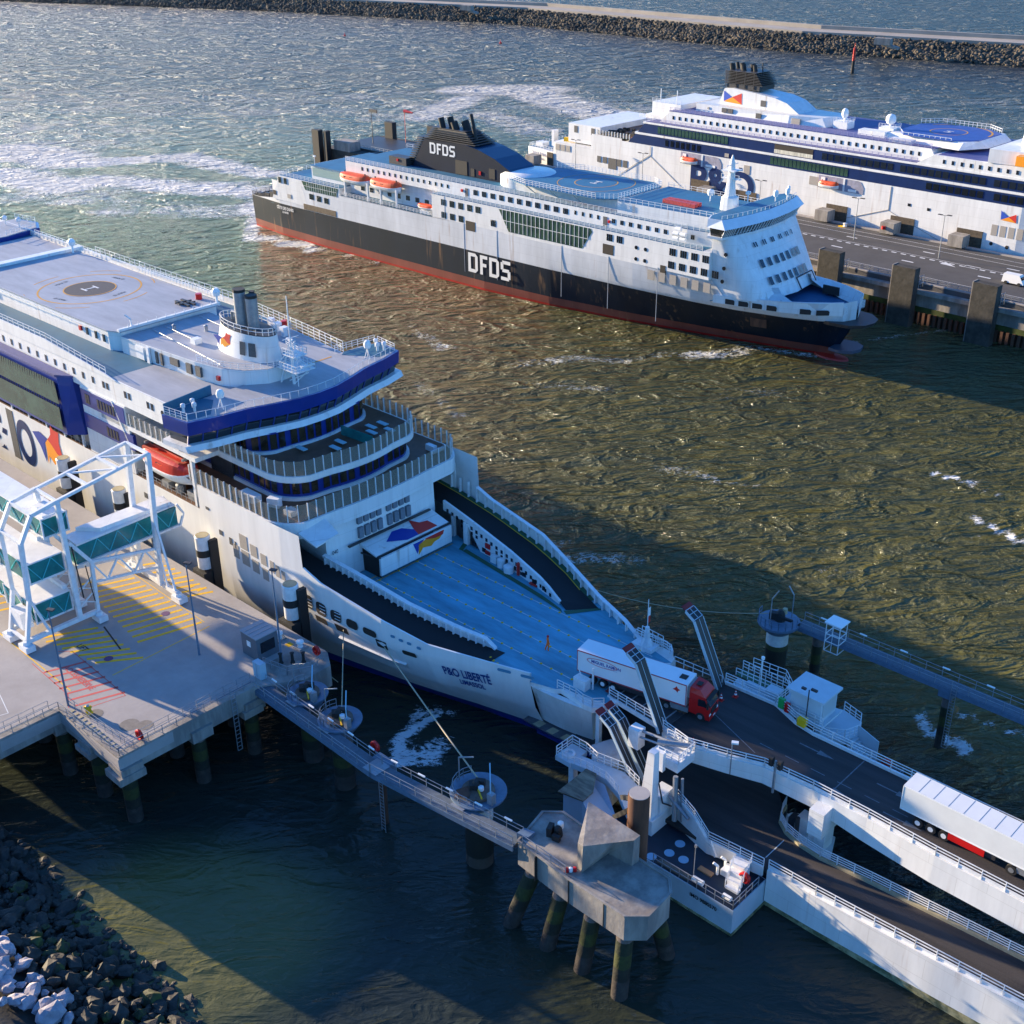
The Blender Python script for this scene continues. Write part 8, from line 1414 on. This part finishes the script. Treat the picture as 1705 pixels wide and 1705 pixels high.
for x, y, lb_ in CNS:
    t = T("traffic_cone", lb_, "cone", FA, (x, y, 10), "traffic cones on the upper roadway"); t.p("cone_base", M().box(x-.28, x+.28, y-.28, y+.28, 10.005, 10.06), FLAGR); t.p("cone_body", M().lathe(x, y, [(.22, 10.06), (.17, 10.3)], 10).lathe(x, y, [(.12, 10.5), (.09, 10.65)], 10).lathe(x, y, [(.06, 10.8), (.03, 10.95)], 10), RED); t.p("cone_bands", M().lathe(x, y, [(.17, 10.3), (.12, 10.5)], 10).lathe(x, y, [(.09, 10.65), (.06, 10.8)], 10), FLAGW)
# ================================================================== trucks
def truck(lb_, cat, x0, y0, yaw, z, box_m, edge_m, red_cab=True, seams=False, skirt=None):
    """origin at the rear of the trailer, centre line; local x runs forward"""
    t = T("articulated_truck", lb_, cat, FA, (x0, y0, z), None, yaw); t.F = FW; t.org = Vector((0, 0, 0)); L = 13.2; Wd = 2.55
    def P(nm, mm, m_, par=None, **k): return t.p(nm, mm, m_, par, **k)
    tl = P("trailer", M().box(0, L, -Wd/2, Wd/2, 1.25, 4.0), box_m)
    e = M()
    for y in (-Wd/2-.01, Wd/2+.01): e.box(0, L, y-.02, y+.02, 3.88, 4.0).box(0, L, y-.02, y+.02, 1.25, 1.38).box(0, .07, y-.02, y+.02, 1.25, 4).box(L-.07, L, y-.02, y+.02, 1.25, 4)
    P("trailer_edging", e, edge_m, tl)
    P("rear_doors", M().box(-.05, 0, -1.2, -.02, 1.35, 3.9).box(-.05, 0, .02, 1.2, 1.35, 3.9), mat("trailer_rear_grey", (.35,.35,.36), .4), tl)
    if seams:
        mm = M()
        for i in range(1, 9): mm.box(i*L/9-.02, i*L/9+.02, -1.2, 1.2, 4.0, 4.012)
        P("roof_seams", mm, STEEL, tl)
    P("chassis", M().box(.3, L-1, -.5, .5, .85, 1.25).box(4.8, 9.4, -1.15, -.9, .55, 1.1).box(4.8, 9.4, .9, 1.15, .55, 1.1), DSTEEL)
    if skirt: P("side_skirt", M().box(4.9, 8.4, -1.27, -1.2, .45, 1.25).box(4.9, 8.4, 1.2, 1.27, .45, 1.25), skirt)
    for x in (1.9, 3.2, 4.5): 
        for y in (-1.05, 1.05):
            w__ = P("wheel", M().tube((x, y-.19, .52), (x, y+.19, .52), .52, 20), BLACK, smooth=True); P("wheel_hub", M().tube((x, y-.21, .52), (x, y+.21, .52), .27, 14), LITE, w__)
    cx = L+.35; cab = P("cab", M().add([(cx, -1.24, .75), (cx+2.3, -1.22, .55), (cx+2.3, 1.22, .55), (cx, 1.24, .75), (cx, -1.24, 3.3), (cx+1.75, -1.2, 3.05), (cx+1.75, 1.2, 3.05), (cx, 1.24, 3.3), (cx+2.35, -1.22, 1.75), (cx+2.35, 1.22, 1.75), (cx, -1.1, 3.85), (cx+1.1, -1.0, 3.7), (cx+1.1, 1.0, 3.7), (cx, 1.1, 3.85)],
        [(0, 1, 8, 5, 4), (3, 7, 6, 9, 2), (1, 2, 9, 8), (8, 9, 6, 5), (4, 5, 11, 10), (7, 13, 12, 6), (5, 6, 12, 11), (10, 11, 12, 13), (0, 4, 10, 13, 7, 3), (0, 3, 2, 1)]), RED)
    P("windscreen", M().add([(cx+2.36, -1.08, 1.9), (cx+2.36, 1.08, 1.9), (cx+1.86, 1.05, 2.9), (cx+1.86, -1.05, 2.9)], [(0, 1, 2, 3)]), GLASS, cab); P("sun_visor", M().add([(cx+1.9, -1.15, 2.95), (cx+2.3, -1.1, 2.85), (cx+2.3, 1.1, 2.85), (cx+1.9, 1.15, 2.95)], [(0, 1, 2, 3)]), BLACK, cab)
    for s in (-1, 1): P("side_window", M().add([(cx+1.0, s*1.245, 1.9), (cx+2.15, s*1.235, 1.9), (cx+1.75, s*1.225, 2.75), (cx+1.0, s*1.245, 2.75)], [(0, 1, 2, 3)]), GLASS, cab); P("headlight", M().box(cx+2.28, cx+2.36, s*.9-.22, s*.9+.22, .85, 1.1), LITE, cab); P("mirror", M().box(cx+2.1, cx+2.3, s*1.42-.1, s*1.42+.1, 1.9, 2.7), BLACK, cab)
    P("grille", M().box(cx+2.3, cx+2.38, -.75, .75, .95, 1.7), BLACK, cab); P("bumper", M().box(cx+1.9, cx+2.42, -1.22, 1.22, .35, .8), RED, cab); P("number_plate", M().box(cx+2.42, cx+2.44, -.26, .26, .5, .62), LITE, cab); P("roof_hatch", M().box(cx+.35, cx+.9, -.35, .35, 3.8, 3.88), BLACK, cab); P("roof_unit", M().box(L-1.3, L-.5, -.4, .4, 4.0, 4.06), BLACK, tl)
    P("cooling_unit", M().box(L, L+.3, -1.0, 1.0, 2.3, 3.8), mat("cooler_grey", (.25,.26,.27), .4), tl); P("fuel_tank", M().box(cx-2.2, cx-.1, -1.2, -.75, .5, 1.1).box(cx-2.2, cx-.1, .75, 1.2, .5, 1.1), STEEL)
    for x in (cx+1.35, cx-2.6):
        for y in (-1.05, 1.05): w__ = P("wheel", M().tube((x, y-.19, .52), (x, y+.19, .52), .52, 20), BLACK, smooth=True); P("wheel_hub", M().tube((x, y-.21, .52), (x, y+.21, .52), .27, 14), STEEL, w__)
    return t, tl
t1, tl = truck("red cabbed articulated truck with a white lettered trailer driving off the bow deck", "truck", -4.6, -3.2, R(11.5), 10.1, TRAILER, mat("trailer_red_edge", (.45,.05,.06), .5))
LG = mat("trailer_text_blue", (.05,.05,.30), .5)
t1.p("side_lettering", mapm(text_m("MIGUEL RAMON", .55, 0, .012, .9), lambda x, y, z: (3.6+x, -1.29, 3.1+y)), LG, tl); t1.p("side_lettering", mapm(text_m("TRANSPORTES S.L.", .22, 0, .004, .9), lambda x, y, z: (4.2+x, -1.29, 2.74+y)), mat("trailer_text_grey", (.35,.35,.5), .5), tl)
mm = M(); pts = [(3.1+1.9*math.cos(R(a)), -1.292, 3.14+.5*math.sin(R(a))) for a in range(0, 361, 15)]; pi = [(3.1+1.75*math.cos(R(a)), -1.292, 3.14+.40*math.sin(R(a))) for a in range(0, 361, 15)]; mm.strip(pts, pi); t1.p("side_oval", mm, mat("oval_pink", (.65,.25,.28), .5), tl); t1.p("side_star", M().poly([(11.6, -1.29, 3.0), (11.9, -1.29, 3.25), (12.05, -1.29, 3.5), (12.2, -1.29, 3.25), (12.5, -1.29, 3.1), (12.25, -1.29, 2.95), (12.2, -1.29, 2.7), (12.0, -1.29, 2.9)]), FLAGR, tl)
t2_, _ = truck("cream trailer truck with ribbed roof and a red side panel on the linkspan road", "truck", 33.0, .2, R(-.6), 10.02, mat("cream_trailer", (.74,.74,.71), .4, var=.06, vs=.6), LITE, seams=True, skirt=RED)
# ================================================================== person on the bow deck
PX, PY, PZ = -10.7, -2.2, 10.0
pt = bpy.data.meshes.new("person"); V = [(0,0,.98),(0,0,1.2),(0,0,1.42),(0,0,1.56),(.0,0,1.70),(.1,.0,.92),(.13,.05,.50),(.12,-.02,.09),(.12,.12,.03),(-.1,0,.92),(-.13,-.12,.50),(-.14,-.26,.10),(-.14,-.14,.03),(.19,0,1.45),(.27,.03,1.18),(.26,.12,.95),(.26,.16,.86),(-.19,0,1.45),(-.28,-.05,1.18),(-.27,.02,.94),(-.27,.05,.85)]
E_ = [(0,1),(1,2),(2,3),(3,4),(0,5),(5,6),(6,7),(7,8),(0,9),(9,10),(10,11),(11,12),(2,13),(13,14),(14,15),(15,16),(2,17),(17,18),(18,19),(19,20)]
pt.from_pydata([(x*1.1, y*1.1, z*1.12) for x, y, z in V], E_, []); po = bpy.data.objects.new("person", pt); col.objects.link(po)
rd = [.15,.15,.16,.06,.10,.11,.085,.065,.05,.11,.085,.065,.05,.08,.06,.05,.04,.08,.06,.05,.04]
sk = po.modifiers.new("skin", 'SKIN'); pt.skin_vertices[0].data
for i, r_ in enumerate(rd): pt.skin_vertices[0].data[i].radius = (r_*1.12, r_*(1.0 if i > 2 else .8)*1.12)
pt.skin_vertices[0].data[0].use_root = True; sb = po.modifiers.new("sub", 'SUBSURF'); sb.levels = 2; sb.render_levels = 2; pt.materials.append(HIVIS)
po.location = FA.w(PX, PY, PZ+.02); po.rotation_euler = (0, 0, FA.a-.6); tag(po, "person in an orange hi-vis suit and helmet walking alone on the blue bow deck", "person")
hm = mk(M().lathe(0, 0, [(.13, 1.88), (.155, 1.94), (.14, 2.03), (.07, 2.09), (.01, 2.1)], 14), "helmet", RED, smooth=True); hm.parent = po
fc_ = mk(M().box(.0-.07, .07, .08, .135, 1.80, 1.90), "face", SKIN); fc_.parent = po
